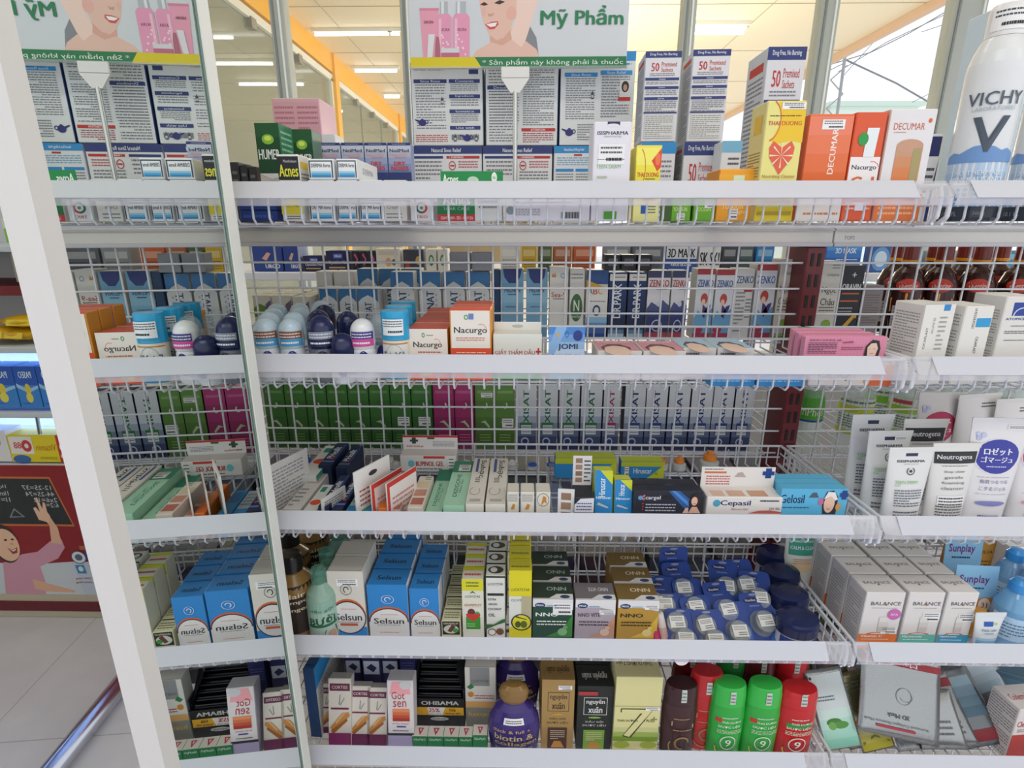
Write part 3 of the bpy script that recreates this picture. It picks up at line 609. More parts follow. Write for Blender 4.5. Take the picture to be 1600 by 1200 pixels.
for i, (a, b, yt) in enumerate(((360, 374, 253), (375, 387, 257), (388, 401, 260))):
    B('leaflet_pack', 'narrow charcoal pack beside the mirror frame, %s from the frame' % ORD[i], 'A', a, b, yt, .95, .05, '#33343a', yr=270, F=[L(.2, .5, .8, .9, 3, '#7a7c84')], grp='narrow charcoal packs')
for i in range(2): B('flat_carton', 'flat navy carton lying behind wires beside the mirror frame, %s one' % ['lower', 'upper'][i], 'A', 374, 433, 0, .73, .06, '#1f3a80', yr=335, zb=FL['A']+.0135*i, h=.013, F=[L(.1, .2, .9, .8, 1, '#3a5aa8')], grp='flat navy cartons')
# ---------------------------------------------------------------- sign on a rod
YSG = 1.04
a = PY(642, 107, YSG); b = PY(978, 107, YSG); SW = b.x-a.x; SH = .27
sg = empty('product_sign', 'large white product sign with smiling woman and green lettering on a steel rod', 'sign', ((a.x+b.x)/2, YSG, a.z))
m = MB(); m.box((-SW/2, -.003, 0), (SW/2, .003, SH), '#d3d8de', ch=.001)
def su(px, py=50): return (PY(px, py, YSG).x-a.x)/SW
def sv(py): return (PY(800, py, YSG).z-a.z)/SH
_sz = 1/(sv(30)-sv(31))
def PP(pts, c): return P([(su(x, y), sv(y)) for x, y in pts], c)
def EE(x, y, rx, ry, c): return E(su(x, y), sv(y), rx/336, ry/_sz, c)
sk, sk2, sk3 = '#e6bfb0', '#dca898', '#efd2c6'
def tubeart(x0, x1, y0, y1, c): return [PP([(x0, y1), (x1, y1), (x1+2, y0), (x0-3, y0)], c)]
op = [PP([(822, 90), (842, 90), (838, 60), (828, 42), (818, 50)], '#84888f'),
      PP([(738, 90), (744, 80), (765, 68), (768, 50), (800, 45), (815, 60), (838, 78), (843, 90)], sk),
      PP([(745, -40), (750, 10), (756, 38), (765, 55), (776, 64), (787, 60), (797, 48), (806, 20), (812, -40)], sk),
      PP([(795, 60), (806, 30), (808, -10), (838, -30), (842, 0), (832, 30), (822, 62), (815, 75)], sk3),
      PP([(765, 55), (776, 64), (787, 60), (797, 48), (800, 62), (785, 72), (766, 66)], sk2),
      EE(799, 22, 8, 11, '#e6b2a6'), EE(756, 20, 3, 7, '#e6b4a8'),
      PP([(758, 39), (768, 35), (778, 34), (779, 39), (773, 46), (765, 47)], '#c9525c'), PP([(760, 39), (768, 37), (777, 36), (774, 42), (766, 43)], '#f6f2ee'),
      PP([(762, 22), (768, 23), (772, 20), (770, 26), (764, 27)], '#cf9a8a'),
      PP([(750, 8), (757, 4), (763, 8), (757, 10)], '#3a2a28'), PP([(772, 6), (781, 1), (789, 4), (781, 8)], '#3a2a28'),
      PP([(748, 0), (757, -4), (764, -1), (757, -2)], '#5a4238'), PP([(771, -3), (781, -9), (791, -5), (781, -6)], '#5a4238'),
      PP([(740, -20), (760, -50), (800, -60), (830, -40), (838, -30), (808, -12), (790, -40), (765, -38)], '#3b2c28')]
for x0, x1, y0 in ((662, 683, 14), ):
    op += [PP([(662, 92), (681, 92), (686, 13), (656, 13)], '#e8a0b8'), PP([(656, 13), (686, 13), (686, 17), (656, 17)], '#d885a2')]
for x0, x1 in ((683, 706), (708, 734)):
    op += [PP([(x0, 94), (x1, 94), (x1, 28), (x1-4, 22), (x0+4, 22), (x0, 28)], '#e79cbc'), PP([(x0+5, 22), (x1-6, 22), (x1-6, 3), (x0+5, 3)], '#b4bac2'), PP([(x0+7, 22), (x0+11, 22), (x0+11, 3), (x0+7, 3)], '#e0e4e8'),
           T('SAKURA', su((x0+x1)/2), sv(47), 17/336, 5/_sz, '#7a3a54', 0, .02), PP([(x0+3, 94), (x0+7, 94), (x0+7, 30), (x0+3, 30)], '#f2c0d4')]
    for q in range(9): op.append(EE(x0+4+rng.random()*(x1-x0-8), 55+rng.random()*34, 1.6, 1.6, '#f6dce6'))
op += [T('SAKURA', su(671), sv(35), 15/336, 4.5/_sz, '#7a3a54', 0, .02), PP([(668, 92), (676, 92), (680, 54), (670, 54)], '#dfe2e6'), PP([(680, 92), (689, 92), (688, 70), (686, 58), (682, 58), (681, 70)], '#b06a7a'),
       PP([(690, 78), (718, 78), (718, 93), (690, 93)], '#c46a8a'), PP([(690, 76), (718, 76), (718, 83), (690, 83)], '#d8dade')]
op += [PP([(642, 107), (978, 107), (978, 90), (642, 90)], '#217a4a'), PP([(642, 107), (753, 107), (742, 90), (642, 90)], '#dccb1c'),
       T('* Sản phẩm này không phải là thuốc', su(864), sv(98.5), 218/336, 12/_sz, '#e4ece4', 0, .0),
       T('Mỹ Phẩm', su(909, 29), sv(29), 126/336, 36/_sz, '#1f7d50', 0, .035)]
m.ops(frame((-SW/2, -.003, 0), (SW, 0, 0), (0, 0, SH), (0, -1, 0)), op, .00012)
m.build('sign_board', sg)
m = MB(); m.box((-SW/2-.002, -.0045, -.001), (SW/2+.002, .0045, .002), '#dfe3e6/t'); m.build('board_sleeve', sg)
px = PY(805, 125, YSG).x-sg.location.x; r0 = FL['A']-a.z
m = MB(); m.box((px-.024, -.010, -.018), (px+.024, -.0052, .0), '#e6e6e4/g', ch=.003)
m.add([(px-.024, -.010, -.018), (px+.024, -.010, -.018), (px+.008, -.010, -.040), (px-.008, -.010, -.040), (px-.024, -.0045, -.018), (px+.024, -.0045, -.018), (px+.008, -.0045, -.040), (px-.008, -.0045, -.040)],
      [(3, 2, 1, 0), (4, 5, 6, 7), (1, 2, 6, 5), (2, 3, 7, 6), (3, 0, 4, 7)], '#e6e6e4/g')
m.build('board_clip', sg)
m = MB(); m.bar((px, -.0074, -.038), (px, -.0074, r0), .0042, '#c9c9c4/m', 14); rd = m.build('rod', sg)
m = MB(); m.lathe([(.045, 0), (.045, .003), (.012, .005), (.006, .012)], '#c9c9c4/m', 24); m.build('rod_base', rd, (px, -.0074, r0))

# ---------------------------------------------------------------- lathe things
def cyl(r, z0, z1, ell=1.0, span=150):
    """curved label frame on the front of a round body: u across span degrees, v from z0 to z1; r may be a function of z"""
    rf = r if callable(r) else (lambda z: r)
    def f(u, v, o):
        z = z0+(z1-z0)*v; a = R_((u-.5)*span); q = rf(z)+o
        return (q*math.sin(a), -(q*math.cos(a))*ell-(o if ell < 1 else 0), z)
    f.sub = (10, 4); return f
def prof_r(prof):
    def f(z):
        for (r0, z0), (r1, z1) in zip(prof, prof[1:]):
            if z0 <= z <= z1 and z1 > z0: return r0+(r1-r0)*(z-z0)/(z1-z0)
        return prof[0][0]
    return f
def bottle(name, label, loc, body, key, cap=None, capkey='#ffffff/g', lab=None, ell=1.0, rz=0, rx=0, ry=0, keys=None, cat='bottle', grp=None, capname='cap', n=28, capell=None, extra=None):
    """lathe bottle; body, cap: (radius, z) profiles; lab: (z0, z1, span, ops)"""
    if ell == 1.0 and rz == 0 and rx == 0: rz = -math.degrees(math.atan2(loc[0], loc[1]))*.8
    m = MB(); m.lathe(body, key, n, ell, keys)
    rf = prof_r(body)
    for z0, z1, sp, ops in (lab or []): m.ops(cyl(rf, z0, z1, ell, sp), ops, .00012)
    o = m.build(name, None, loc, (R_(rx), R_(ry), R_(rz))); tag(o, label, cat, grp)
    if cap:
        m = MB(); m.lathe(cap, capkey, n, ell if capell is None else capell); m.build(capname, o)
    if extra: extra(o)
    return o
def dome(r, z0, z1, k=7):
    return [(r*math.cos(math.pi/2*i/k) if i < k else .0005, z0+(z1-z0)*math.sin(math.pi/2*i/k)) for i in range(k+1)]
# thermal water spray cans
def vichy():
    mt = [(-.0, .30), (.12, .42), (.22, .36), (.38, .58), (.5, .62), (.62, .55), (.72, .42), (.8, .5), (.9, .4), (1, .34)]
    return [(.0, .174, 160, [G(0, 0, 1, .42, '#6f9cce', '#b4cce6', 5), *[R(i/48, .40, (i+1)/48, .39+.2*next(v0+(v1-v0)*((i+.5)/48-u0)/(u1-u0) for (u0, v0), (u1, v1) in zip(mt, mt[1:]) if u0 <= (i+.5)/48 <= u1), '#6f98cc') for i in range(48)], T('EAU THERMALE', .48, .33, .6, .03, '#dce8f4', 0, .02), T('MINERALISANTE', .5, .285, .66, .032, '#e4eef8', 0, .03), L(.2, .12, .8, .25, 4, '#cddcf0'),
         R(0, 0, 1, .1, '#28303c/g'), T('300 g', .6, .05, .15, .03, '#8a929c'), T('10.1 FL', .25, .05, .2, .03, '#8a929c'), T('VICHY', .52, .81, .66, .085, '#55606c', 0, .02), T('LABORATOIRES', .52, .745, .5, .025, '#a8b2bc'), T('V', .52, .58, .42, .23, '#4c5866', 0, .05)])]
def sq(pr, f=.915): return [(r, z*f) for r, z in pr]
for px, py, lb in ((1538, 200, 'tall white and blue aerosol spray can with grey letter V, fully in view'), (1640, 200, 'second white and blue aerosol spray can cut off by picture edge')):
    p = PY(px, py, .755)
    body = [(.029, 0), (.0305, .004), (.0305, .19), (.030, .198), (.027, .212), (.022, .226), (.0195, .23)]
    bottle('spray_can', lb, (p.x, .755, FL['A']), sq(body), '#dfe2e4/g', sq([(.0195, .2305), (.0195, .262), (.017, .268), (.0005, .269)]), '#e6e6e6/g', lab=vichy(), grp='white and blue spray cans',
      extra=lambda o: (lambda s: (s.ops(cyl(.0197, .216, .24, 1, 110), [R(0, 0, 1, 1, '#f1f1f1'), L(.1, .55, .95, .95, 2, '#44444a'), L(.3, .1, .9, .45, 1, '#222226')], .0002), s.build('price_sticker', o)))(MB()))
p0 = PY(1580, 10, .86)
B('spray_gift_box', 'pale blue white carton standing behind the spray cans', 'A', 1548, 1625, 10, .86, .05, '#cfe0ec', yr=60, F=[G(0, .6, 1, 1, '#e8f0f4', '#9ccbe6', 3), L(.2, .85, .9, .97, 3, '#8aa8c8')])
# ================================================================ SECOND SHELF (B)
def rollon(px, py, Y, cap, bodyc, label, lab, r=.0165, h=.087, rz=0, rx=0, ry=0, grp=None, hz=.047):
    p = PY(px, py, Y)
    body = [(r*.86, 0), (r*.98, .004), (r, .02), (r*.97, hz-.004), (r*.9, hz)]
    cp = [(r*.98, hz+.0005), (r*1.03, hz+.008), (r*1.0, hz+.022)]+dome(r*1.0, hz+.022, h)[1:]
    o = bottle('roll_on_deodorant', label, (p.x, Y, FL['B']), body, bodyc, cp, cap, lab=[(.006, hz-.004, 150, lab)], rz=rz, rx=rx, ry=ry, cat='deodorant', grp=grp, capname='domed_cap', n=24)
    return o
nivL = [R(0, 0, 1, 1, '#e4e8ee'), E(.5, .62, .2, .42, '#1c2f86'), T('NIVEA', .5, .62, .3, .14, '#f2f4f8', 0, .03), L(.7, .3, .95, .9, 4, '#4a5a8a')]
nivD = [R(0, 0, 1, 1, '#70747e/g'), E(.5, .62, .22, .42, '#10172f'), T('NIVEA', .5, .62, .3, .14, '#f2f4f8', 0, .03), L(.7, .3, .95, .9, 3, '#d0d4dc')]
def capband(o, c1, c2, hz=.047, r=.0165):
    s = MB(); s.ops(cyl(r*1.035, hz+.004, hz+.024, 1, 110), [R(0, .5, 1, 1, c1), R(0, 0, 1, .5, c2), L(.05, .55, .9, .95, 2, '#d8dce6'), L(.1, .1, .8, .4, 1, '#f0f0f4')], .0002); s.build('cap_band', o); return o
LB, NB, WB, TR = '#b9cfdc/g', '#1c2450/g', '#e2e4e8/g', '#cfd9de/t'
q = 'pale blue domed roll-on deodorant'
o = capband(rollon(418, 540, .735, LB, '#d7e2ea/g', q+' with brown band, nearest the mirror frame', nivL, grp='pale blue roll-ons'), '#8a5230', '#4a9ac8')
o = capband(rollon(457, 540, .735, LB, '#d7e2ea/g', q+' with brown band, second from the mirror frame', nivL, grp='pale blue roll-ons'), '#8a5230', '#4a9ac8')
o = capband(rollon(504, 540, .735, NB, '#6d7280/g', 'large navy domed roll-on deodorant with silver band in the front row', nivD, r=.0185, h=.091, grp='navy roll-ons'), '#8a90a0', '#1c2450', r=.0185)
o = rollon(536, 545, .727, NB, '#e4e8ee/g', 'short navy domed roll-on deodorant leaning in front of the larger one', nivL, r=.0165, h=.068, grp='navy roll-ons', hz=.03)
o = capband(rollon(568, 540, .735, WB, '#e8eaee/g', 'white domed roll-on deodorant with pink and violet band', nivL, r=.0165, grp='white roll-ons'), '#4a3a86', '#d04a9a')
k_ = 0
for px, Y, c, w in ((422, .79, LB, 'second'), (461, .79, LB, 'second'), (430, .835, LB, 'third'), (472, .84, LB, 'third'), (500, .815, NB, 'second'), (510, .87, NB, 'third'), (545, .80, NB, 'second'), (472, .89, LB, 'fourth'), (437, .885, LB, 'fourth'), (505, .92, LB, 'rearmost'), (597, .78, TR, 'second'), (592, .83, TR, 'third')):
    k_ += 1; cn = {LB: 'pale blue', NB: 'navy', TR: 'clear'}[c]
    sd = {422: 'left', 430: 'left', 437: 'left', 461: 'right', 472: 'right', 500: 'left', 510: 'left', 545: 'right', 505: 'right', 597: 'only', 592: 'only'}[px]
    rollon(px, 520, Y, c, '#d7e2ea/g' if c != TR else '#dfe6ea/t', '%s roll-on deodorant, %s row back, %s one of its colour there' % (cn, w, sd), nivL, grp=cn+' roll-ons')
# cream sticks with cyan caps
for px, Y, w in ((619, .738, 'front one'), (626, .785, 'middle one'), (633, .832, 'rear one')):
    p = PY(px, 530, Y); r = .0186
    def exs(o):
        s = MB(); s.ops(cyl(r*1.03, .066, .088, 1, 90), [R(0, 0, 1, 1, '#e8eef2'), L(.05, .5, .95, .95, 3, '#44444a'), L(.3, .1, .95, .4, 1, '#222')if 0 else L(.3, .1, .95, .4, 1, '#222226')], .0002); s.build('price_sticker', o)
    bottle('deodorant_stick', 'white deodorant stick with cyan cap, '+w, (p.x, Y, FL['B']), [(r*.95, 0), (r, .003), (r, .058)], '#e6dcc8/g', [(r*1.02, .0585), (r*1.02, .096), (r*.97, .098), (.0005, .0985)], '#28a4d6/g',
           lab=[(.004, .056, 130, [R(0, 0, 1, 1, '#e4e4e0'), R(0, .94, 1, .98, '#c88a3a'), O(.5, .5, .34, .45, .03, '#7ab0c8'), T('EtiaXil', .48, .62, .7, .26, '#4a5a6a', 0, .01), R(.2, .38, .8, .48, '#2f80a8'), R(0, 0, 1, .18, '#3a9ac8')])], ell=.85, cat='deodorant', grp='cyan capped sticks', extra=exs)
def nac(tall):
    if not tall: return [R(0, 0, 1, .5, '#e0502a'), R(.3, .08, .6, .3, '#e8c84a'), R(0, .46, 1, 1, '#ece4da'), T('Nacurgo', .5, .68, .72, .14, '#3a3a42', 0, .03), O(.72, .66, .12, .15, .06, '#e04a2c', 0, 120), L(.25, .52, .85, .58, 1, '#c8604a'), O(.4, .88, .04, .045, .4, '#2e9a5a'), L(.48, .86, .65, .9, 1, '#8a8a8a'), T('Hop 12ml', .82, .1, .2, .05, '#fbe6dc')]
    return [R(0, 0, 1, .46, '#e0502a'), R(.35, .06, .62, .2, '#5a9a4a'), R(.03, .46, .97, .98, '#ece6dc'), T('Nacurgo', .5, .7, .8, .11, '#3a3a42', 0, .03), O(.76, .69, .14, .11, .06, '#e04a2c', 0, 120), L(.15, .56, .85, .62, 2, '#c8604a'), O(.4, .89, .05, .035, .4, '#2e9a5a'), R(.46, .86, .58, .94, '#6a84c8'), L(.15, .26, .88, .42, 4, '#f4c8b4')]
B('wound_spray_box', 'orange and cream carton left of its taller twin', 'B', 637, 700, 514, .738, .05, '#e0502a', yr=545, F=nac(0), RT=[R(.05, .3, .95, .95, '#e8b04a')], keys={'T': '#cc5a44', 'R': '#e8a03a', 'L': '#e8a03a'}, n=4, grp='low orange and cream cartons')
B('wound_spray_box', 'taller orange and cream carton right of the low one', 'B', 703, 768, 483, .735, .028, '#e0502a', yr=535, F=nac(1), keys={'T': '#d46a50', 'R': '#e8a03a', 'L': '#e8a03a'}, n=3, grp='tall orange and cream cartons')
B('oil_paper_box', 'long white packet with red lettering beside the tall orange cartons', 'B', 770, 847, 522, .74, .03, '#dfe0d8', yr=545, F=[R(0, .0, 1, .25, '#3a9a4a'), T('GIẤY THẤM DẦU', .45, .62, .82, .13, '#b8453c', 0, .02), R(.88, .6, .98, .64, RD), R(.915, .54, .945, .7, RD), R(0, .3, 1, .38, '#c4b8a8')], tab=(.012, '#e2e2dc', [E(.5, .5, .12, .2, '#b8bab4')]), rz=0)
o = B('oil_film_packet', 'pale blue and white film packet leaning in the middle', 'B', 857, 914, 511, .742, .012, '#cfe0f0', yr=540, F=[G(0, .3, 1, 1, '#e6eef6', '#4a86cc', 5), P([(.2, 1), (.5, 1), (.1, .4), (0, .4), (0, .6)], '#8ab4e0'), T('JOMI', .53, .62, .55, .13, '#1c2a4a', 0, .03), T('あぶらとりフィルム', .5, .45, .82, .09, '#2a6a9c'), E(.8, .84, .13, .1, '#2a3a86'), O(.5, .86, .05, .06, .3, '#3a6ab0'), E(.25, .85, .04, .04, '#e0a83a'), G(0, 0, 1, .3, '#6ab0c8', '#b8d84a', 3)])
fz = lambda c: [R(0, .35, 1, 1, '#e0dcd8'), L(.08, .4, .5, .9, 3, '#5a4a4a')]
facetop = lambda c: [R(.02, .02, .98, .98, c), E(.45, .0, .3, .42, '#e0c0ae'), P([(.15, .0), (.2, .35), (.45, .5), (.7, .35), (.75, 0), (.8, .3), (.6, .6), (.3, .6), (.1, .3)], '#5a4038'), L(.1, .75, .9, .92, 2, '#f0e4e4')]
for i, (a, b, c, nm) in enumerate(((932, 1000, '#c88a98', 'rose'), (1002, 1068, '#c88a98', 'rose'), (1070, 1122, '#9cc0d8', 'pale blue'), (1124, 1182, '#9cc0d8', 'pale blue'))):
    B('face_film_box', 'flat %s box with face picture lying on the shelf, %s of the pair' % (nm, ['left', 'right'][i % 2]), 'B', a, b, 0, .735, .07, '#ddd8d4', yr=600, h=.043, F=fz(c), T_=facetop(c), keys={'T': c}, grp='flat face picture boxes')
serum = lambda: [R(0, 0, 1, 1, '#dc8aa8')]+[E(.04+.92*(i % 24)/23, .06+.88*(i//24)/9, .008, .012, '#ecb0c4') for i in range(240)]+[T('SERUM CONTROL GEL', .25, .82, .4, .1, '#7a4a66', 0, .02), L(.04, .1, .4, .72, 7, '#5a3a5a'), L(.45, .3, .72, .5, 2, '#8a3a6a'), P([(.45, .72), (.58, .78), (.6, .7), (.47, .66)], '#a84a6a'), P([(.74, .0), (.75, .5), (.82, .85), (.9, .8), (.93, .4), (.92, 0)], '#2a2224'), P([(.78, 0), (.77, .45), (.81, .66), (.87, .68), (.9, .4), (.88, 0)], '#e8c8ba'), R(.79, .36, .81, .38, '#3a2a2a'), R(.84, .36, .87, .38, '#3a2a2a'), R(.81, .12, .85, .15, '#c05060')]
for i, (a, b, yt, Y, w) in enumerate(((1256, 1384, 526, .735, 'front one'), (1245, 1362, 520, .752, 'middle one'), (1236, 1345, 515, .768, 'rear one'))):
    B('serum_box', 'pink dotted serum pack with black haired woman, '+w, 'B', a, b, yt, Y, .012, '#e09ab2', yr=545, F=serum(), vis=True, grp='pink serum packs')
m_ = B('cream_box', 'white and orange carton below the pink packs with cursive lettering', 'B', 1262, 1392, 0, .716, .016, '#e4dcd6', yr=600, h=.03, F=[T('Cichejer', .35, .5, .5, .6, '#20222a', 0, .0), P([(.72, 0), (1, 0), (1, 1), (.8, 1)], '#d8683a'), E(.68, .2, .02, .1, '#e8a03a')])
for i, (a, b) in enumerate(((1108, 1180), (1182, 1258))):
    B('film_box', 'bright blue flat box behind the wires below the shelf rail, %s of the pair' % ['left', 'right'][i], 'B', a, b, 0, .71, .02, '#2a88c8', yr=600, h=.026, F=[L(.05, .2, .9, .8, 3, '#8ac4ea')], grp='bright blue flat boxes')
for o_ in list(COL.objects):   # the film boxes stand behind these
    if o_.get('group') == 'flat face picture boxes' and 'pale blue' in o_['label']: o_.location.y += .02
# right bay front
cica = [R(.0, .0, 1, 1, '#e2e0da'), R(.62, .88, .84, 1, '#2a86c8'), T('CICAPLAST', .2, .35, .07, .42, '#3a3a40', 90, .01), T('BAUME B5', .38, .6, .07, .3, '#a0a0a0', 90), L(.55, .1, .8, .8, 8, '#a8a8a4')]
B('cream_box', 'white carton with blue tab and vertical lettering, left of two', 'B', 1428, 1478, 476, .725, .05, '#e2e0da', yr=540, F=cica, vis=True, LT=[L(.1, .1, .9, .9, 22, '#9a9a98')], rz=8, w=.045, grp='white cartons with blue squares')
B('cream_box', 'white carton with bright blue square and vertical lettering, right of two', 'B', 1492, 1540, 478, .725, .05, '#e2e0da', yr=540, vis=True, F=[R(.45, .58, .95, .76, '#2a9ad0'), T('LA ROCHE-POSAY', .36, .75, .09, .4, '#3a3a40', -90), T('CICAPLAST', .6, .22, .09, .34, '#3a3a40', -90)], LT=[L(.1, .1, .9, .9, 20, '#9a9a98')], rz=6, w=.042, grp='white cartons with blue squares')
B('cream_box', 'tall white carton with dark blue arch square at the far right', 'B', 1552, 1607, 463, .735, .05, '#dfddd8', yr=540, vis=True, F=[R(.25, .68, .9, .9, '#1f3f96'), O(.57, .68, .28, .14, .12, '#dfddd8', 0, 180), T('ATOPICLAIR', .5, .63, .8, .04, '#2a4a96', 0, .02), L(.3, .5, .7, .53, 1, '#4a4a56'), L(.15, .38, .9, .44, 2, '#4a4a56'), L(.2, .26, .8, .29, 1, '#4a4a56')], LT=[L(.1, .1, .9, .85, 24, '#9a9a98')], rz=4, w=.048)

# ---------------------------------------------------------------- behind the mesh, second shelf
Y2 = 1.035
def D2(nm, lb, x0, x1, yt, F, c='#d8d8d4', Y=Y2, d=.04, **k):
    k.setdefault('yr', 480); return B(nm, lb, 'B', x0, x1, yt, Y, d, c, F=F, **k)
ken = [R(0, 0, 1, 1, '#cfd4d6'), P([(0, .72), (0, 1), (1, 1), (1, .72), (.8, .8), (.5, .86), (.2, .8)], '#3a74a8'), T('XYPENAT', .5, .42, .34, .6, '#2a4a6a', 90, .03), L(.74, .1, .82, .7, 8, '#9aa4aa')]
xs = [(612, 648), (656, 690), (693, 727), (730, 765)]
for i, (a, b) in enumerate(xs): D2('nasal_spray_box', 'grey white carton with blue arched top behind mesh, %s of the taller four' % ORD[i], a, b, 425, ken, grp='blue arched cartons behind the mesh')
for i, (a, b) in enumerate(((501, 528), (531, 558), (560, 592))): D2('nasal_spray_box', 'shorter grey white carton with blue arched top behind mesh, %s of three' % ORD[i], a, b, 450, ken, grp='blue arched cartons behind the mesh')
for i, (a, b) in enumerate(((562, 594), (596, 628), (630, 660))): D2('nasal_spray_box', 'rear grey white carton with blue arched top, %s of the hidden row' % ORD[i], a, b, 420, ken, Y=1.085, grp='blue arched cartons behind the mesh')
D2('medicine_box', 'plain white carton top left behind mesh beside arched cartons', 498, 523, 424, [L(.3, .6, .7, .7, 2, GR)], Y=1.09); D2('medicine_box', 'plain white carton next to another plain one behind mesh', 525, 556, 424, [L(.3, .6, .7, .7, 2, GR)], Y=1.09)
D2('medicine_box', 'dark blue narrow carton behind the mesh', 768, 782, 422, [], c='#1f3f66')
med = [R(0, 0, 1, 1, '#6fa4c4'), G(0, 0, 1, .7, '#6a9cbc', '#8abcd6', 4), E(.5, 1.0, .42, .18, '#2c2f6e') if 0 else P([(.08, 1), (.15, .88), (.35, .8), (.65, .8), (.85, .88), (.92, 1)], '#2c3a78'), T('MEDIRIN', .5, .7, .7, .06, '#1c3a6a', 0, .02), L(.3, .62, .7, .66, 1, '#2a4a7a'), L(.2, .45, .8, .48, 1, '#3a5a8a'), E(.5, .08, .24, .08, '#3a5a9a')]
D2('nasal_spray_box', 'sky blue carton with navy arch behind mesh, left of the pair', 783, 818, 420, med, grp='sky blue cartons behind the mesh')
D2('nasal_spray_box', 'sky blue carton with navy arch behind mesh, right of the pair', 822, 855, 420, med, grp='sky blue cartons behind the mesh')
D2('nasal_spray_box', 'white carton with small orange crown and pale blue foot', 858, 887, 417, [R(0, 0, 1, 1, '#dcdad4'), G(0, 0, 1, .25, '#5a9ac8', '#dcdad4', 4), P([(.1, .86), (.15, .92), (.22, .88), (.28, .93), (.34, .86)], '#c8883a'), O(.7, .88, .12, .035, .3, '#6a9ac0'), T('Sea-9', .5, .62, .8, .07, '#a83a34', 0, .02), L(.2, .55, .9, .58, 1, '#6a4a4a'), P([(.3, .1), (.7, .18), (.6, .08)], '#3a6a98')])
D2('nasal_spray_box', 'grey white carton with dark green leaf patch behind mesh', 889, 912, 420, [L(.1, .85, .9, .95, 2, GR), E(.5, .45, .42, .2, '#3a6a3a'), T('N', .5, .48, .4, .16, '#dfe4dc', 0, .03), T('Natural Spray', .5, .32, .8, .05, '#dfe4dc')])
D2('nasal_spray_box', 'white and blue carton with coloured letters behind mesh', 915, 949, 422, [R(0, .8, 1, 1, '#2a4f8a'), P([(0, .8), (0, .86), (.5, .8), (1, .74), (1, .7), (0, .7)], '#d8a83a'), R(0, .3, 1, .76, '#e0e0dc'), T('A', .2, .7, .2, .09, '#2e8a3a', 0, .04), T('B', .42, .7, .2, .09, '#c83a34', 0, .04), T('C', .64, .7, .2, .09, '#e0a02a', 0, .04), L(.1, .54, .9, .57, 1, GR), E(.5, .42, .18, .08, '#2a3f6a'), E(.5, .42, .11, .05, '#e0e0dc'), G(0, 0, 1, .32, '#1f3f8a', '#8ab8d8', 4)])
drp = [G(0, 0, 1, 1, '#16264a', '#1c3a6e', 3), R(.03, .88, .97, .98, '#dcdad2'), T('DR.PARK', .5, .58, .42, .52, '#dfe4ec', 90, .03), L(.2, .92, .9, .95, 1, '#2a3a5a'), G(.05, .02, .95, .2, '#a8c4d0', '#2a4a74', 3)]
D2('nasal_spray_box', 'navy carton with vertical white lettering behind mesh, left of the pair', 950, 978, 426, drp, c='#16264a', grp='navy cartons behind the mesh')
D2('nasal_spray_box', 'navy carton with vertical white lettering behind mesh, right of the pair', 980, 1008, 426, drp, c='#16264a', grp='navy cartons behind the mesh')
zn = lambda c: [R(0, 0, 1, 1, '#dcdce0'), R(0, .9, 1, 1, '#3a3f66'), T('ZENKO', .5, .82, .9, .1, c, 0, .03), L(.4, .72, .9, .77, 2, '#4a4a56'), G(0, .1, 1, .45, '#242c5e', '#33407a', 3), P([(0, .45), (.2, .55), (.45, .5), (.7, .58), (1, .5), (1, .42), (0, .42)], '#4c5686'), E(.55, .52, .12, .04, '#cfd4e4'), O(.5, .2, .24, .09, .2, '#b8bcd4'), R(0, 0, 1, .1, '#a83a4a')]
D2('nasal_spray_box', 'white and navy carton with red lettering behind mesh, left of the pair', 1010, 1045, 423, zn('#b8342e'), grp='white and navy cartons behind the mesh')
D2('nasal_spray_box', 'white and navy carton with red lettering behind mesh, right of the pair', 1047, 1073, 423, zn('#b8342e'), grp='white and navy cartons behind the mesh')
mer = [R(0, 0, 1, 1, '#d8dee4'), R(0, .92, 1, 1, '#b03a40'), T('ZENKO', .5, .8, .88, .1, '#2a5a9c', 0, .03), P([(0, .3), (.2, .42), (.5, .33), (1, .45), (1, .08), (0, .08)], '#6aa4cc'), E(.5, .58, .2, .08, '#b8483a'), E(.47, .53, .11, .05, '#e8c4b0'), P([(.45, .5), (.62, .46), (.75, .36), (.86, .44), (.9, .5), (.72, .48), (.6, .3), (.45, .34)], '#4a3a7a'), E(.3, .14, .25, .06, '#b03050'), R(0, 0, 1, .09, '#a83050')]
for i, (a, b) in enumerate(((1085, 1113), (1115, 1143), (1176, 1208))):
    D2('nasal_spray_box', 'white carton with red haired mermaid behind mesh, %s of three' % ORD[i], a, b, [420, 421, 413][i], mer, grp='mermaid cartons behind the mesh')
D2('nasal_spray_box', 'white carton with fine print and blue lettering between mermaid cartons', 1145, 1174, 420, [T('ZENKO', .5, .85, .92, .1, '#2a5a8c', 0, .03), L(.1, .1, .6, .75, 12, GR), R(.5, .68, .95, .71, '#b03a40'), L(.65, .3, .95, .6, 6, GR)])
ngoc = [R(0, 0, 1, 1, '#dcdad0'), L(.5, .9, .9, .97, 2, GR), T('Gót Hồng Bích Vân', .6, .83, .6, .05, '#4a7a3a'), T('Ngọc', .5, .63, .74, .1, '#4a3a34', 0, .01), T('Châu', .5, .49, .74, .09, '#4a3a34', 0, .01), L(.1, .36, .9, .44, 2, '#7a6a5a'), E(.6, .2, .25, .06, '#8ab04a'), G(0, 0, 1, .12, '#6a9a3a', '#dcdad0', 3)]
D2('toothpaste_box', 'cream carton with brown lettering hidden left of the red upright', 1211, 1236, 405, ngoc, c='#c8c4b8')
D2('toothpaste_box', 'cream carton with brown lettering just right of red upright', 1276, 1306, 408, ngoc)
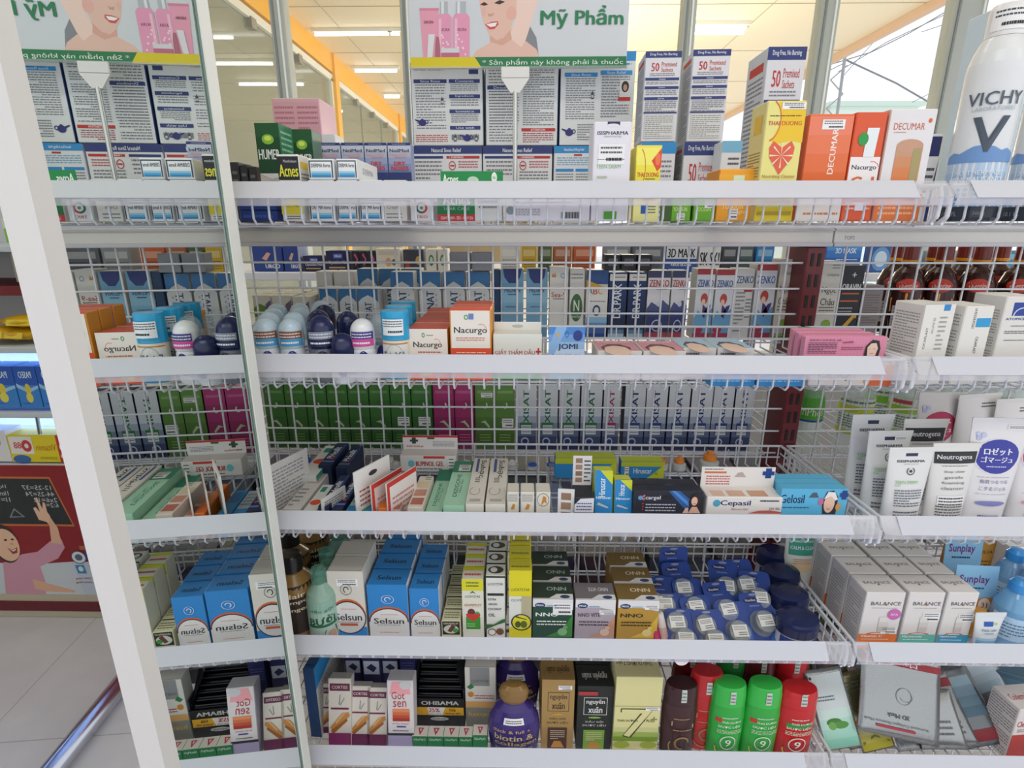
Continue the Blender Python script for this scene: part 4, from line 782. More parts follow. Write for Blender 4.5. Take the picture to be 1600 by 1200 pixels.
D2('medicine_box', 'black carton with white lettering and gold diagonal behind mesh', 1308, 1342, 415, [R(0, 0, 1, 1, '#2c2d33'), T('ORAVIN', .5, .72, .86, .08, '#e4e4e4', 0, .03), R(.1, .62, .9, .64, '#c86a3a'), T('+', .55, .88, .2, .06, '#e4e4e4', 0, .04), R(.05, .52, .9, .54, '#c86a3a'), L(.05, .32, .7, .46, 3, '#b8b8b8'), P([(.0, .05), (.8, .36), (.95, .36), (.95, .3), (.85, .3), (.15, .0), (0, 0)], '#d8a83a'), E(.5, .1, .3, .09, '#5a7ab0')], c='#2c2d33')
D2('medicine_box', 'grey brown carton with faint print behind mesh, beside the amber bottles', 1344, 1376, 446, [R(0, 0, 1, 1, '#8d8384'), L(.15, .3, .9, .85, 12, '#6a6264')], c='#8d8384')
# olive topped cartons left
for i, (a, b, yt) in enumerate(((396, 424, 462), (426, 456, 462), (458, 484, 464))):
    D2('supplement_box', 'white carton with green and purple print behind mesh, %s from left' % ORD[i], a, b, yt, [R(0, 0, 1, 1, '#cfcdc2'), P([(0, .7), (.3, .82), (.7, .75), (.7, .5), (0, .5)], '#5f8a3c'), P([(.7, .8), (1, .9), (1, .5), (.7, .5)], '#6a5a7a'), L(.1, .3, .8, .45, 2, GR)], n=4, d=.035, keys={'T': '#c8c6b4'}, grp='green and purple cartons behind the mesh')
# amber syrup bottles
for i, (px, Y, w) in enumerate(((1405, 1.06, 'leftmost front one'), (1455, 1.06, 'second front one'), (1512, 1.06, 'third front one'), (1575, 1.06, 'rightmost front one'), (1385, 1.13, 'leftmost rear one'), (1440, 1.13, 'second rear one'), (1485, 1.13, 'third rear one'), (1540, 1.13, 'rightmost rear one'))):
    p = PY(px, 500, Y)
    lab = [(.02, .125, 120, [P([(.15, 0), (.05, .6), (.1, .85), (.25, 1), (.75, 1), (.9, .85), (.95, .6), (.85, 0)], '#d8c8a0'), E(.5, .78, .32, .12, '#c83a2c'), T('Valentine', .5, .78, .5, .1, '#f0d8d0', 0, .02), P([(.1, .55), (.5, .65), (.9, .55), (.88, .3), (.5, .4), (.12, .3)], '#e0a04a'), R(.2, .02, .8, .42, '#b8b4b8'), L(.25, .08, .75, .4, 5, '#6a6a72')])]
    bottle('syrup_bottle', 'dark amber syrup bottle with cream label and red oval, '+w, (p.x, Y, FL['B']), [(.026, 0), (.029, .006), (.030, .07), (.029, .105), (.022, .125), (.0125, .135), (.012, .142)], '#3a1210/g', [(.0125, .1425), (.0125, .146), (.014, .147), (.0135, .182), (.0005, .183)], '#7c2a1c/g', lab=lab, grp='amber syrup bottles',
           extra=lambda o: (lambda s: (s.lathe([(.0145, .142), (.0145, .148)], '#e89a1c/g', 20), s.build('neck_ring', o)))(MB()))
# things on the far counters
def D3(nm, lb, x0, x1, yt, F, c, **k):
    k.setdefault('yr', 410); k.setdefault('d', .05); d = k.pop('d'); return B(nm, lb, 'R', x0, x1, yt, k.pop('Y', 1.48), d, c, F=F, **k)
urg = lambda: [R(0, 0, 1, 1, '#1f3f8e'), P([(.3, .5), (.5, .75), (.62, .7), (.45, .42)], '#d8a890'), R(.0, .3, .5, .36, '#3a9a4a'), T('URGO', .65, .2, .5, .16, '#e4e8f0', 0, .04)]
D3('plaster_box', 'large blue plaster carton on the far counter, leftmost', 396, 442, 384, urg(), '#1f3f8e', grp='blue plaster cartons')
D3('plaster_box', 'smaller blue plaster carton on the far counter, beside the largest', 444, 470, 385, urg(), '#24488e', grp='blue plaster cartons')
opt = [R(0, 0, 1, 1, '#161c4c'), R(.3, .62, .7, .88, '#2a4ab0'), T('URGO', .5, .75, .32, .14, '#e4e8f0', 0, .03), T('Optiskin Film', .5, .42, .84, .2, '#e4e4e8', 0, .02), R(.1, .15, .8, .22, '#c8a04a')]
D3('dressing_box', 'dark navy dressing carton on the far counter, left of the pair', 474, 507, 400, opt, '#161c4c', grp='dark navy dressing cartons')
D3('dressing_box', 'dark navy dressing carton on the far counter, right of the pair', 510, 547, 392, opt, '#161c4c', grp='dark navy dressing cartons')
for i in range(3): D3('medicine_box', 'narrow black carton with pink stroke on far counter, %s of three' % ORD[i], 550+13*i, 561+13*i, 392, [P([(.3, .8), (.7, .6), (.4, .3), (.6, .3), (.9, .6), (.5, .9)], '#c84a8a')], '#1c1a2a', grp='narrow black cartons')
D3('baby_product_box', 'cream carton with small child picture on far counter', 588, 626, 388, [E(.5, .4, .12, .2, '#d8a078'), E(.75, .4, .12, .14, '#5a6a3a'), R(.1, .7, .9, .9, '#c8c0b0')], '#d8d4c8')
D3('pill_box', 'dark carton with gold seal on far counter', 630, 662, 390, [E(.75, .5, .14, .2, '#c8a04a'), R(.1, .2, .3, .5, '#b03a34')], '#3c3f4c')
for i in range(2): D3('supplement_box', 'white carton with green leaf ring on far counter, %s of the pair' % ['left', 'right'][i], 666+18*i, 682+18*i, 389, [O(.5, .5, .26, .25, .4, '#4a8a3a')], '#dad8d2', grp='leaf ring cartons')
for i, (a, b) in enumerate(((702, 735), (737, 769))): D2('plain_box', 'plain grey carton lying on top of arched cartons, %s one' % ['left', 'right'][i], a, b, 0, [T('ME-B', .5, .5, .4, .12, '#7c8088')], c='#9b9fa6', zb=PY(700, 425, Y2).z+.002, h=.034, Y=Y2, yr=405, grp='plain grey cartons')
rows = ((782, 812, '#e2e2e2', 'white'), (815, 838, '#d8b23c', 'yellow'), (841, 862, '#5a6a4a', 'dark green'), (865, 893, '#b06a4a', 'brown'), (896, 930, '#c8643a', 'rust orange'), (944, 984, '#8a8f96', 'mid grey'), (987, 1036, '#5f646e', 'dark grey'), (1128, 1150, '#3c434c', 'charcoal'), (1153, 1176, '#4a5a5e', 'slate'), (1180, 1208, '#2a7ab8', 'bright blue'))
for a, b, c, nm in rows: D3('counter_box', '%s carton with small print standing on the far white counter' % nm, a, b, 384, [R(.1, .6, .9, .85, lerp(c, '#ffffff', .4)), L(.1, .15, .9, .5, 4, lerp(c, '#000000', .4))], c)
for i in range(3): D2('dark_box', 'small black carton with barcode lying atop navy cartons, %s of three' % ORD[i], 946+25*i, 970+25*i, 0, [R(.2, .3, .8, .75, '#9a9aa0')]+[R(.22+.06*j, .32, .25+.06*j, .73, '#2a2b34') for j in range(9)], c='#20222e', zb=PY(980, 424, Y2).z+.002, h=.028, yr=405, Y=Y2, grp='small black barcode cartons')
D3('mask_pack', 'blue and white mask pack with bold lettering left of another', 1040, 1088, 384, [R(0, .5, 1, 1, '#d8dce0'), T('3D MASK', .5, .72, .9, .34, '#1c2230', 0, .04), R(0, 0, 1, .5, '#2a4f9a'), T('VIRUS BLOCK', .5, .3, .7, .16, '#e4e8f0', 0, .03)], '#2a4f9a', d=.03)
D3('mask_pack', 'white mask pack with black tilted lettering', 1091, 1125, 384, [T('SK SK!', .5, .5, .9, .5, '#1c2230', 0, .05), R(0, 0, 1, .14, '#1c2230')], '#d8dadc', d=.03)
D3('mask_pack', 'bright blue mask pack with rounded shape right of red upright', 1289, 1344, 380, [G(0, 0, 1, 1, '#1f4aa8', '#4a94d8', 4), T('3D MASK', .55, .74, .6, .18, '#e4ecf4', 0, .03), L(.3, .4, .9, .48, 1, '#d8e4f0')], '#2552ac', d=.03)
D3('mask_pack', 'pale blue round pictured pack behind mesh next to amber bottles', 1358, 1392, 384, [E(.5, .5, .42, .45, '#6a9ad0'), E(.5, .5, .28, .3, '#cfe0f0')], '#2e5aa0', d=.03)
for i, (a, b, c, nm) in enumerate(((1400, 1440, '#b8c4cc', 'grey'), (1448, 1490, '#8a98a4', 'dull blue'), (1500, 1545, '#c8ccd0', 'silver'), (1552, 1600, '#2a8ab0', 'teal'))):
    D3('counter_box', '%s carton on the far counter behind the amber bottles' % nm, a, b, 392, [R(.1, .6, .9, .85, lerp(c, '#ffffff', .4))], c)
# ================================================================ THIRD SHELF (C)
ZC = FL['C']
def lying(name, label, x0, x1, Y0, Y1, h, c, top, front=(), yr=797, zb=None, grp=None, keys=None, rz=0, RT=(), LT=(), st=None, lv='C'):
    """long carton lying with its length running away from the viewer"""
    zb = FL[lv] if zb is None else zb
    # measured at the visible front bottom edge row yr on plane Y0
    X0 = PY(x0, yr, Y0).x; X1 = PY(x1, yr, Y0).x
    return carton(name, label, X1-X0-.0008, Y1-Y0, h, ((X0+X1)/2, (Y0+Y1)/2, zb), c, F=front, T_=top, RT=RT, LT=LT, keys=keys, rz=rz, grp=grp, st=st, ch=.0008)
def card(name, label, px, Y, wd_, ht, c, ops, rz, lv='C', zb=None, ops2=(), yr=795, rx=0, grp=None):
    """thin upright card standing on a shelf, turned by rz degrees"""
    p = PY(px, yr, Y); m = MB(); m.box((-wd_/2, -.0012, 0), (wd_/2, .0012, ht), c)
    m.ops(frame((-wd_/2, -.0012, 0), (wd_, 0, 0), (0, 0, ht), (0, -1, 0)), ops); m.ops(frame((wd_/2, .0012, 0), (-wd_, 0, 0), (0, 0, ht), (0, 1, 0)), ops2 or ops)
    o = m.build(name, None, (p.x, Y, FL[lv] if zb is None else zb), (R_(rx), 0, R_(rz))); return tag(o, label, 'card pack', grp)
txt = lambda c=GR: [L(.1, .1, .9, .9, 12, c)]
hl = lambda t, c='#16244a': [R(.0, .0, 1, 1, c), T(t, .45, .55, .55, .5, '#dfe4ee', 90, .03), R(0, .15, 1, .2, '#5a7ac0'), E(.7, .3, .14, .035, '#c83a34'), R(.78, .3, .96, .98, '#2a4a8a')]
lying('dental_gel_box', 'white and grey lying carton against mirror frame', 442, 470, .72, .86, .035, '#cfccc8', [L(.1, .05, .6, .5, 5, GR), R(.1, .6, .9, .9, '#b8a8a4')], txt())
lying('dental_gel_box', 'white lying carton with teal square and orange oval, front one', 472, 494, .715, .80, .035, '#d8dad6', [R(.2, .7, .6, .9, '#2f8a78'), E(.5, .3, .4, .1, '#d8502a')], grp='lying cartons with orange oval')
lying('dental_gel_box', 'white lying carton with teal square and orange oval, rear one', 472, 500, .81, .94, .045, '#d8dad6', [R(.2, .75, .6, .9, '#2f8a78'), E(.5, .45, .4, .08, '#d8502a')], grp='lying cartons with orange oval', RT=[R(0, .7, 1, 1, '#3aa08a')])
lying('toothpaste_box', 'navy lying carton with vertical white lettering, leftmost of the navy ones', 497, 514, .715, .82, .042, '#16244a', hl('PHealIt'), [R(0, 0, 1, .5, '#c83a34')], grp='navy lying cartons')
lying('toothpaste_box', 'navy lying carton with vertical white lettering, second of the navy ones', 516, 533, .715, .83, .035, '#16244a', hl('PHealIt'), [], grp='navy lying cartons')
lying('toothpaste_box', 'navy lying carton with vertical white lettering, rear left one', 504, 524, .84, .94, .05, '#16244a', hl('PHealIt'), [], grp='navy lying cartons')
lying('toothpaste_box', 'navy lying carton with vertical white lettering, rear right one', 530, 548, .84, .94, .045, '#16244a', hl('PHealIt'), [], grp='navy lying cartons')
card('leaflet_card', 'tall white card with grey print next to mirror frame', 452, .78, .10, .088, '#dedcda', txt('#9a9aa0'), 68)
card('leaflet_card', 'white card with dark print standing beside the navy cartons', 523, .735, .05, .055, '#d8d8d4', txt('#55555a'), 66)
lying('gel_box', 'flat grey and blue lying carton right of the navy cartons', 536, 556, .715, .80, .03, '#a8b8c4', [R(0, .0, 1, .3, '#2a86c0'), L(.1, .4, .9, .9, 4, GR)])
lying('gel_box', 'bright blue lying carton partly hidden behind the white and green card', 556, 578, .715, .80, .032, '#2e8ac8', [R(.1, .5, .9, .9, '#1f6aa8')], [R(.1, .3, .9, .7, '#8ac4ea')])
card('hanging_card', 'tall white card with green foot standing edge on', 586, .745, .075, .098, '#e4e4e0', [R(0, 0, 1, .35, '#6ab83a'), L(.1, .4, .9, .7, 4, '#b85a4a'), E(.5, .86, .12, .04, '#3a3a3a')], 62)
lying('gel_box', 'orange lying carton right of the white and green card', 590, 606, .715, .81, .04, '#e0742c', [R(.1, .3, .9, .7, '#f0a050')], [L(.1, .3, .9, .7, 2, '#f4d0a8')])
card('hanging_card', 'white card with red top edge standing edge on, left of two', 607, .745, .07, .078, '#dccfc8', [R(0, .9, 1, 1, '#c83a34'), R(0, 0, .08, 1, '#c83a34'), L(.15, .2, .9, .7, 5, '#c88a80')], 64, grp='red edged standing cards')
card('hanging_card', 'white card with red top edge standing edge on, right of two', 630, .745, .07, .08, '#e8e0dc', [R(0, .9, 1, 1, '#c83a34'), R(0, 0, .08, 1, '#c83a34'), L(.15, .2, .9, .7, 5, '#c88a80')], 64, grp='red edged standing cards')
lying('scar_gel_box', 'lying carton with skin pictures between the two red edged cards', 611, 624, .715, .80, .034, '#c8b0a8', [R(.1, .1, .9, .4, '#a86a5a'), R(.1, .5, .9, .9, '#b87a6a')], [R(.1, .1, .9, .5, '#a84a40')])
lying('scar_gel_box', 'lying carton with skin pictures right of the red edged cards', 636, 661, .715, .82, .042, '#dcd4c8', [R(.1, .08, .9, .28, '#b06a5a'), R(.1, .34, .9, .54, '#c08a78'), R(.1, .6, .9, .8, '#d8c8a8'), L(.5, .85, .9, .98, 2, '#4a7a3a')], [R(.1, .2, .5, .8, '#b05a4a')])
diz = [R(.0, .0, 1, 1, '#a4d4b8'), T('DIZIGONE', .42, .42, .2, .5, '#2a7a68', 90, .02), T('Nano Bac', .62, .4, .12, .3, '#5a9a88', 90), R(0, .72, 1, 1, '#2f8a6c')]
lying('antiseptic_box', 'mint green lying carton, left and lower of two', 662, 689, .715, .87, .03, '#a4d4b8', diz, grp='mint green lying cartons')
lying('antiseptic_box', 'mint green lying carton, right and taller of two', 692, 727, .715, .87, .046, '#a8d8bc', diz, [R(0, 0, 1, .5, '#c4e8d0')], grp='mint green lying cartons', st=('T', .3, .75, .6, .15))
sub = [R(0, 0, 1, 1, '#dedbd2'), T('Subạc', .62, .74, .4, .42, '#26303e', -90, .03), R(.22, .66, .38, .98, '#3a5a9c'), O(.4, .25, .3, .08, .1, '#8a8a88', 120, 400), L(.3, .42, .6, .54, 3, '#5a5a60'), L(.2, .04, .8, .1, 2, '#8a8a88')]
lying('antiseptic_box', 'white lying carton with large rotated lettering, left of the pair', 727, 756, .712, .875, .05, '#dedbd2', sub, [T('Subac', .5, .5, .7, .4, '#3a3a40')], grp='white lying cartons with rotated lettering')
lying('antiseptic_box', 'white lying carton with large rotated lettering, right of the pair', 758, 790, .712, .875, .05, '#dedbd2', sub, [T('Subac', .5, .5, .7, .4, '#3a3a40')], grp='white lying cartons with rotated lettering')
for i, (a, b) in enumerate(((792, 811), (813, 835))): B('dental_box', 'small standing cream carton with fine print, %s of the pair' % ['left', 'right'][i], 'C', a, b, 769, .715, .03, '#dcd8cc', yr=790, F=[L(.1, .5, .9, .9, 4, GR), P([(.3, .1), (.5, .4), (.7, .35), (.6, .1)], '#c88a3a')], grp='small cream cartons')
B('dental_box', 'small standing cream carton with amber tooth drop in a ring', 'C', 837, 860, 769, .715, .03, '#dcd8cc', yr=790, F=[O(.5, .6, .42, .34, .08, '#3a3a40'), P([(.35, .3), (.5, .8), (.7, .75), (.75, .4), (.6, .5)], '#c8842a')])
lying('clear_tray', 'flat translucent blue tray behind the small cream cartons', 800, 880, .76, .86, .012, '#8fa0c0/t', [])
card('photo_card', 'small white card with four brown eye photos in a column', 884, .722, .024, .05+.02, '#e2e2e2', [R(.2, .1, .8, .26, '#9a7a60'), R(.2, .32, .8, .48, '#8a6a54'), R(.2, .54, .8, .7, '#a08068'), R(.2, .76, .8, .92, '#94745c')], -6)
B('hair_serum_box', 'black and white upright carton with four eye photos on its tab', 'C', 897, 928, 777, .715, .04, '#1c1f2c', yr=795, F=[P([(0, 0), (0, .5), (.3, .9), (1, .95), (1, 0)], '#dcdce2'), L(.1, .1, .9, .7, 3, '#3a4a8a')],
  tab=(.048, '#d8d8da', [R(.15, .1, .5, .26, '#9a7a60'), R(.15, .32, .5, .48, '#8a6a54'), R(.15, .54, .5, .7, '#a08068'), R(.15, .76, .5, .92, '#94745c'), L(.6, .1, .95, .9, 6, '#4a4a56')]))
hir = lambda: [R(0, 0, 1, 1, '#1f86c8'), P([(0, 1), (.3, 1), (1, .62), (1, 1)], '#c8d024'), P([(.3, 1), (1, .62), (1, 1)], '#c8d024'), T('Hiruscar', .4, .55, .36, .5, '#e8f0f4', 90, .03), P([(.1, .1), (.7, .0), (.8, .03), (.2, .16)], '#b8c4cc')]
hirf = [R(0, 0, 1, 1, '#1f86c8'), T('Hiruscar', .5, .62, .84, .26, '#e8f0f4', 0, .03), L(.5, .1, .9, .4, 1, '#bcd8e8')]
B('scar_gel_box', 'blue carton with yellow corner leaning upright, taller and left', 'C', 931, 960, 745, .722, .03, '#1f86c8', yr=770, F=hirf[:1]+[T('Hiruscar', .5, .28, .84, .07, '#e8f0f4', 0, .03)]+hir()[1:], rx=-12, keys={'T': '#c8d024', 'L': '#c8d024', 'R': '#c8d024'}, grp='leaning blue and yellow cartons')
B('scar_gel_box', 'blue carton with yellow corner leaning upright, shorter and right', 'C', 962, 990, 758, .722, .03, '#1f86c8', yr=775, F=hirf[:1]+[T('Hiruscar', .5, .36, .84, .08, '#e8f0f4', 0, .03)]+[(q if q[0] != 't' else T('Hiruscar', .4, .66, .34, .38, '#e8f0f4', 90, .03)) for q in hir()[1:]], rx=-10, keys={'T': '#c8d024', 'L': '#c8d024', 'R': '#c8d024'}, grp='leaning blue and yellow cartons')
hh = lambda: [R(0, 0, 1, 1, '#2088c8'), R(0, .72, 1, 1, '#b8c41c'), P([(.62, 0), (1, 0), (1, .8), (.98, .8)], '#c8d024'), T('Hiruscar', .5, .45, .42, .32, '#e8f0f4', 0, .03), T('Gel', .82, .3, .06, .14, '#3a5a2a')]
def lift(nm, lb, x0, x1, yt, yb, Y, d, c, F, **k):
    z0 = PY((x0+x1)/2, yb, Y).z; return B(nm, lb, 'C', x0, x1, yt, Y, d, c, yr=(yt+yb)/2, zb=z0, F=F, **k)
# low clear riser that carries the boxes at the back of the tray
m = MB(); zr = PY(900, 748, .87).z
p0, p1 = PY(860, 748, .87).x, PY(1045, 748, .87).x
m.box((p0, .865, zr-.003), (p1, .935, zr-.0005), '#aeb8c4/t'); 
for x in (p0, p1-.003): m.box((x, .865, ZC), (x+.003, .935, zr-.003), '#aeb8c4/t')
tag(m.build('display_riser'), 'clear plastic riser under the two blue and yellow lying cartons', 'riser')
lift('scar_gel_box', 'blue and yellow carton lying across the riser, larger and left', 867, 963, 716, 747, .87, .028, '#2088c8', hh(), keys={'T': '#b8c41c'}, grp='blue and yellow cartons on the riser')
lift('scar_gel_box', 'blue and yellow carton lying across the riser, smaller and right', 970, 1038, 722, 747, .87, .026, '#2088c8', hh(), keys={'T': '#b8c41c'}, grp='blue and yellow cartons on the riser', st=('F', .08, .1, .1, .6))
m = MB(); p0, p1 = PY(622, 738, .87).x, PY(716, 738, .87).x; zr = PY(668, 738, .87).z
m.box((p0, .865, zr-.003), (p1, .93, zr-.0005), '#aeb8c4/t')
for x in (p0, p1-.003): m.box((x, .865, ZC), (x+.003, .93, zr-.003), '#aeb8c4/t')
tag(m.build('display_riser'), 'clear plastic riser under the white carton with red gel lettering', 'riser')
lift('burn_gel_box', 'white carton with red lettering and header card, centre left', 625, 713, 712, 737, .87, .03, '#e0dcd8', [R(.42, .82, .8, .97, '#c83a34'), T('BUPINOL GEL', .53, .5, .5, .3, '#b02a2c', 0, .05), E(.2, .5, .06, .22, '#6ac0c8'), L(.3, .12, .75, .26, 1, '#4a4a50'), R(.86, .1, .97, .9, '#e8e8e4'), L(.87, .1, .96, .9, 4, '#4a4a50')],
     tab=(.026, '#e2dfdc', [R(0, .86, 1, 1, '#c02c34'), R(.17, .4, .24, .85, '#2a4a3a'), R(.13, .55, .28, .7, '#2a4a3a'), T('BURN SCAR gel', .22, .2, .3, .14, '#b02a2c', 0, .04), R(.45, .74, .58, .86, '#2a5a3a'), L(.55, .2, .95, .6, 4, '#8a8a90')]))
# dark woman card packs and the long white carton
def scar():
    return [R(0, 0, 1, 1, '#1c2030'), P([(.5, 1), (.66, 1), (.95, .3), (.9, 0), (.8, 0)], '#2a5a9c'), P([(.54, 1), (.6, 1), (.92, .2), (.88, .1)], '#4a8ad0'), E(.1, .68, .035, .1, '#5a9ac0'), T('Scargel', .26, .67, .26, .22, '#e4e4ea', 0, .02), T('S', .15, .7, .04, .28, '#c83a34', 0, .04), P([(.4, .66), (.44, .8), (.5, .84), (.55, .74), (.56, .64)], '#0f1018')]+\
        [E(.14, .42-.13*i, .012, .03, '#c83a34') for i in range(3)]+[L(.18, .05, .62, .46, 3, '#b8bcc8'), P([(.82, .1), (.8, .5), (.85, .85), (.93, .9), (.97, .6), (.96, .1)], '#2a1a18'), E(.88, .55, .045, .2, '#e4b8a0'), P([(.8, .0), (.85, .3), (.92, .3), (.98, 0)], '#e0b09a'), P([(.72, .0), (.76, .25), (.8, .25), (.8, 0)], '#e4b8a0'), R(.87, .43, .9, .46, '#c04a4a')]
B('scar_gel_box', 'black pack with blue beam and smiling woman, front one', 'C', 989, 1098, 767, .722, .02, '#1c2030', yr=785, F=scar(), grp='black packs with smiling woman')
B('scar_gel_box', 'black pack with blue beam and smiling woman, behind and left', 'C', 983, 1088, 757, .75, .02, '#1c2030', yr=775, F=scar(), grp='black packs with smiling woman')
B('scar_gel_box', 'long white carton with dark blue lettering and pierced header card', 'C', 1103, 1222, 777, .72, .035, '#e2deda', yr=795, F=[E(.13, .62, .05, .22, '#4aa0c0'), T('Cepasil', .38, .6, .4, .4, '#1c2f6a', 0, .04), T('Silicone Gel', .44, .26, .22, .12, '#b8605a'), P([(.55, .0), (.7, .18), (.85, .2), (1, .1), (1, .0)], '#c85a4a'), T('CPX 70%', .9, .3, .14, .14, '#4a4a50'), L(.7, .7, .95, .9, 1, '#26262a')],
  T_=[R(.08, .1, .25, .6, '#d8b8a0'), R(.3, .1, .52, .6, '#d0a890'), R(.58, .1, .82, .6, '#c89878')],
  tab=(.032, '#e6e2de', [L(.04, .84, .3, .95, 1, '#3a3a40'), R(.04, .68, .34, .78, '#d8743a'), L(.07, .08, .4, .6, 4, '#c0504a'), P([(.45, .5), (.5, .72), (.56, .74), (.6, .55), (.62, .5)], '#b8a8a4'), R(.87, .45, .95, .95, '#1c3f86'), R(.83, .6, .99, .8, '#1c3f86')]))
def gel():
    return [R(0, 0, 1, 1, '#5ab4dc'), T('Gelosil', .18, .6, .36, .34, '#1c2a5a', 0, .04), L(.05, .2, .45, .32, 1, '#2a5a8a'), P([(.42, .66), (.47, .85), (.53, .86), (.57, .66)], '#4a5a6a'), P([(.66, .0), (.63, .5), (.68, .9), (.78, .95), (.86, .7), (.86, 0)], '#2a2a30'), E(.74, .42, .08, .36, '#e8c0a8'), P([(.65, .6), (.7, .9), (.8, .88), (.86, .6), (.82, .55), (.76, .72), (.7, .68)], '#e8e8ea'), E(.61, .5, .04, .14, '#c86aa0'), E(.88, .3, .04, .16, '#c89a5a'), R(.71, .2, .76, .23, '#c04a50'), R(.91, .6, .98, .95, '#1c3f86'), R(.88, .7, 1.0, .86, '#1c3f86')]
for i, (a, b, yt, Y, w) in enumerate(((1219, 1324, 764, .722, 'front one'), (1212, 1312, 756, .745, 'middle one'), (1206, 1298, 748, .768, 'rear one'))):
    B('scar_gel_box', 'sky blue pack with woman in white headband, '+w, 'C', a, b, yt, Y, .018, '#5ab4dc', yr=780, F=gel(), grp='sky blue headband packs')
# bottles with nozzles lying behind the tray
cl = {'w': ('#dfe0dc/g', 'white'), 'b': ('#2a5ac0/g', 'blue'), 'g': ('#2a8a5a/g', 'green'), 'o': ('#e88a2c/g', 'orange')}
cnt = {}
for px, py, c, s in ((478, 718, 'b', 1.2), (508, 722, 'g', 1.2), (540, 722, 'w', 1.1), (560, 724, 'w', 1), (608, 716, 'w', 1), (618, 724, 'w', 1), (728, 722, 'w', 1.1), (745, 726, 'w', .9), (771, 722, 'w', 1.1), (800, 722, 'w', 1.1), (832, 726, 'b', 1), (861, 726, 'b', 1), (1035, 718, 'o', 1), (1062, 716, 'o', 1.1), (1110, 708, 'o', 1.5)):
    p = PY(px, py, .945); z1 = p.z; h = z1-ZC+.004; cnt[c] = cnt.get(c, 0)+1; r = .011*s
    cc, cn = cl[c]
    bottle('nozzle_bottle', 'small standing bottle with %s nozzle cap behind the trays, %s from left' % (cn, ORD[cnt[c]-1]), (p.x, .945, ZC), [(r, 0), (r*1.05, .003), (r*1.05, h*.45), (r*.6, h*.55)], '#c8ccc8/g', [(r*.75, h*.551), (r*.72, h*.8), (r*.35, h*.85), (r*.3, h*1.0), (.0005, h*1.01)], cc, cat='bottle', grp=cn+' nozzle bottles', n=16)
# ---------------------------------------------------------------- behind the mesh, third shelf
def D4(nm, lb, x0, x1, F, c, yt=600, **k): return B(nm, lb, 'C', x0, x1, yt, k.pop('Y', 1.035), .04, c, yr=650, F=F, **k)
def leafy(c, c2): return [G(0, 0, 1, 1, lerp(c, '#000000', .25), lerp(c, '#ffffff', .04), 4), R(.1, .86, .9, .9, lerp(c, '#ffffff', .25)), O(.5, .68, .14, .05, .5, '#cfd8c8', 200, 420), P([(.25, .42), (.5, .45), (.75, .36), (.7, .33), (.45, .41)], '#b8c8a0'), L(.2, .12, .8, .25, 3, c2)]
for i in range(8):
    a = 416+32.6*i
    D4('herbal_rinse_box', 'green leaf carton behind mesh on the third shelf, %s from the left' % ORD[i], a, a+31.5, leafy('#3c7a30', '#6a9a4a'), '#2f6428', st=('F', .3, .36, .6, .14) if i > 5 else None, grp='green leaf cartons behind the mesh')
for i, (a, b) in enumerate(((678, 710), (711, 741))): D4('herbal_rinse_box', 'magenta leaf carton behind mesh, %s of the pair' % ['left', 'right'][i], a, b, leafy('#b0286e', '#d86aa0'), '#a0245f', grp='magenta leaf cartons')
for i, (a, b) in enumerate(((743, 773), (774, 804))): D4('herbal_rinse_box', 'olive green leaf carton behind mesh, %s of the pair' % ['left', 'right'][i], a, b, leafy('#5a8a34', '#8aaa5a'), '#4a7228', st=[('F', .3, .8, .6, .07), ('F', .35, .34, .6, .14)][i], grp='olive leaf cartons')
def xis(c, c2): return [G(0, 0, 1, .62, '#14224e', '#cfd8e2', 6), R(0, .6, 1, 1, '#d8dce0'), T('XISAT', .5, .66, .28, .5, c, 90, .03), R(.2, .26, .8, .42, c2), R(.26, .24, .76, .38, '#d4dadc'), L(.3, .26, .74, .37, 3, '#5a6a7a'), E(.45, .13, .2, .06, '#b8c4d8'), E(.45, .13, .14, .04, '#24346a')]
nm = 0
for i, (a, b) in enumerate(((806, 838), (840, 871), (873, 905), (907, 940))): D4('nasal_spray_box', 'white to navy carton with green vertical lettering, %s from left' % ORD[i], a, b, xis('#1c6a3a', '#2a7a3a'), '#1c2f5e', grp='white to navy cartons behind the mesh')
D4('nasal_spray_box', 'white to navy carton with magenta vertical lettering', 942, 968, xis('#a8285e', '#a8285e'), '#1c2f5e')
for i, (a, b) in enumerate(((975, 1007), (1008, 1041), (1043, 1076), (1078, 1111), (1112, 1144), (1146, 1176))): D4('nasal_spray_box', 'white to navy carton with dark blue vertical lettering, %s from left' % ORD[i], a, b, xis('#1c2f6a', '#24408a'), '#1c2f5e', grp='white to navy cartons behind the mesh')
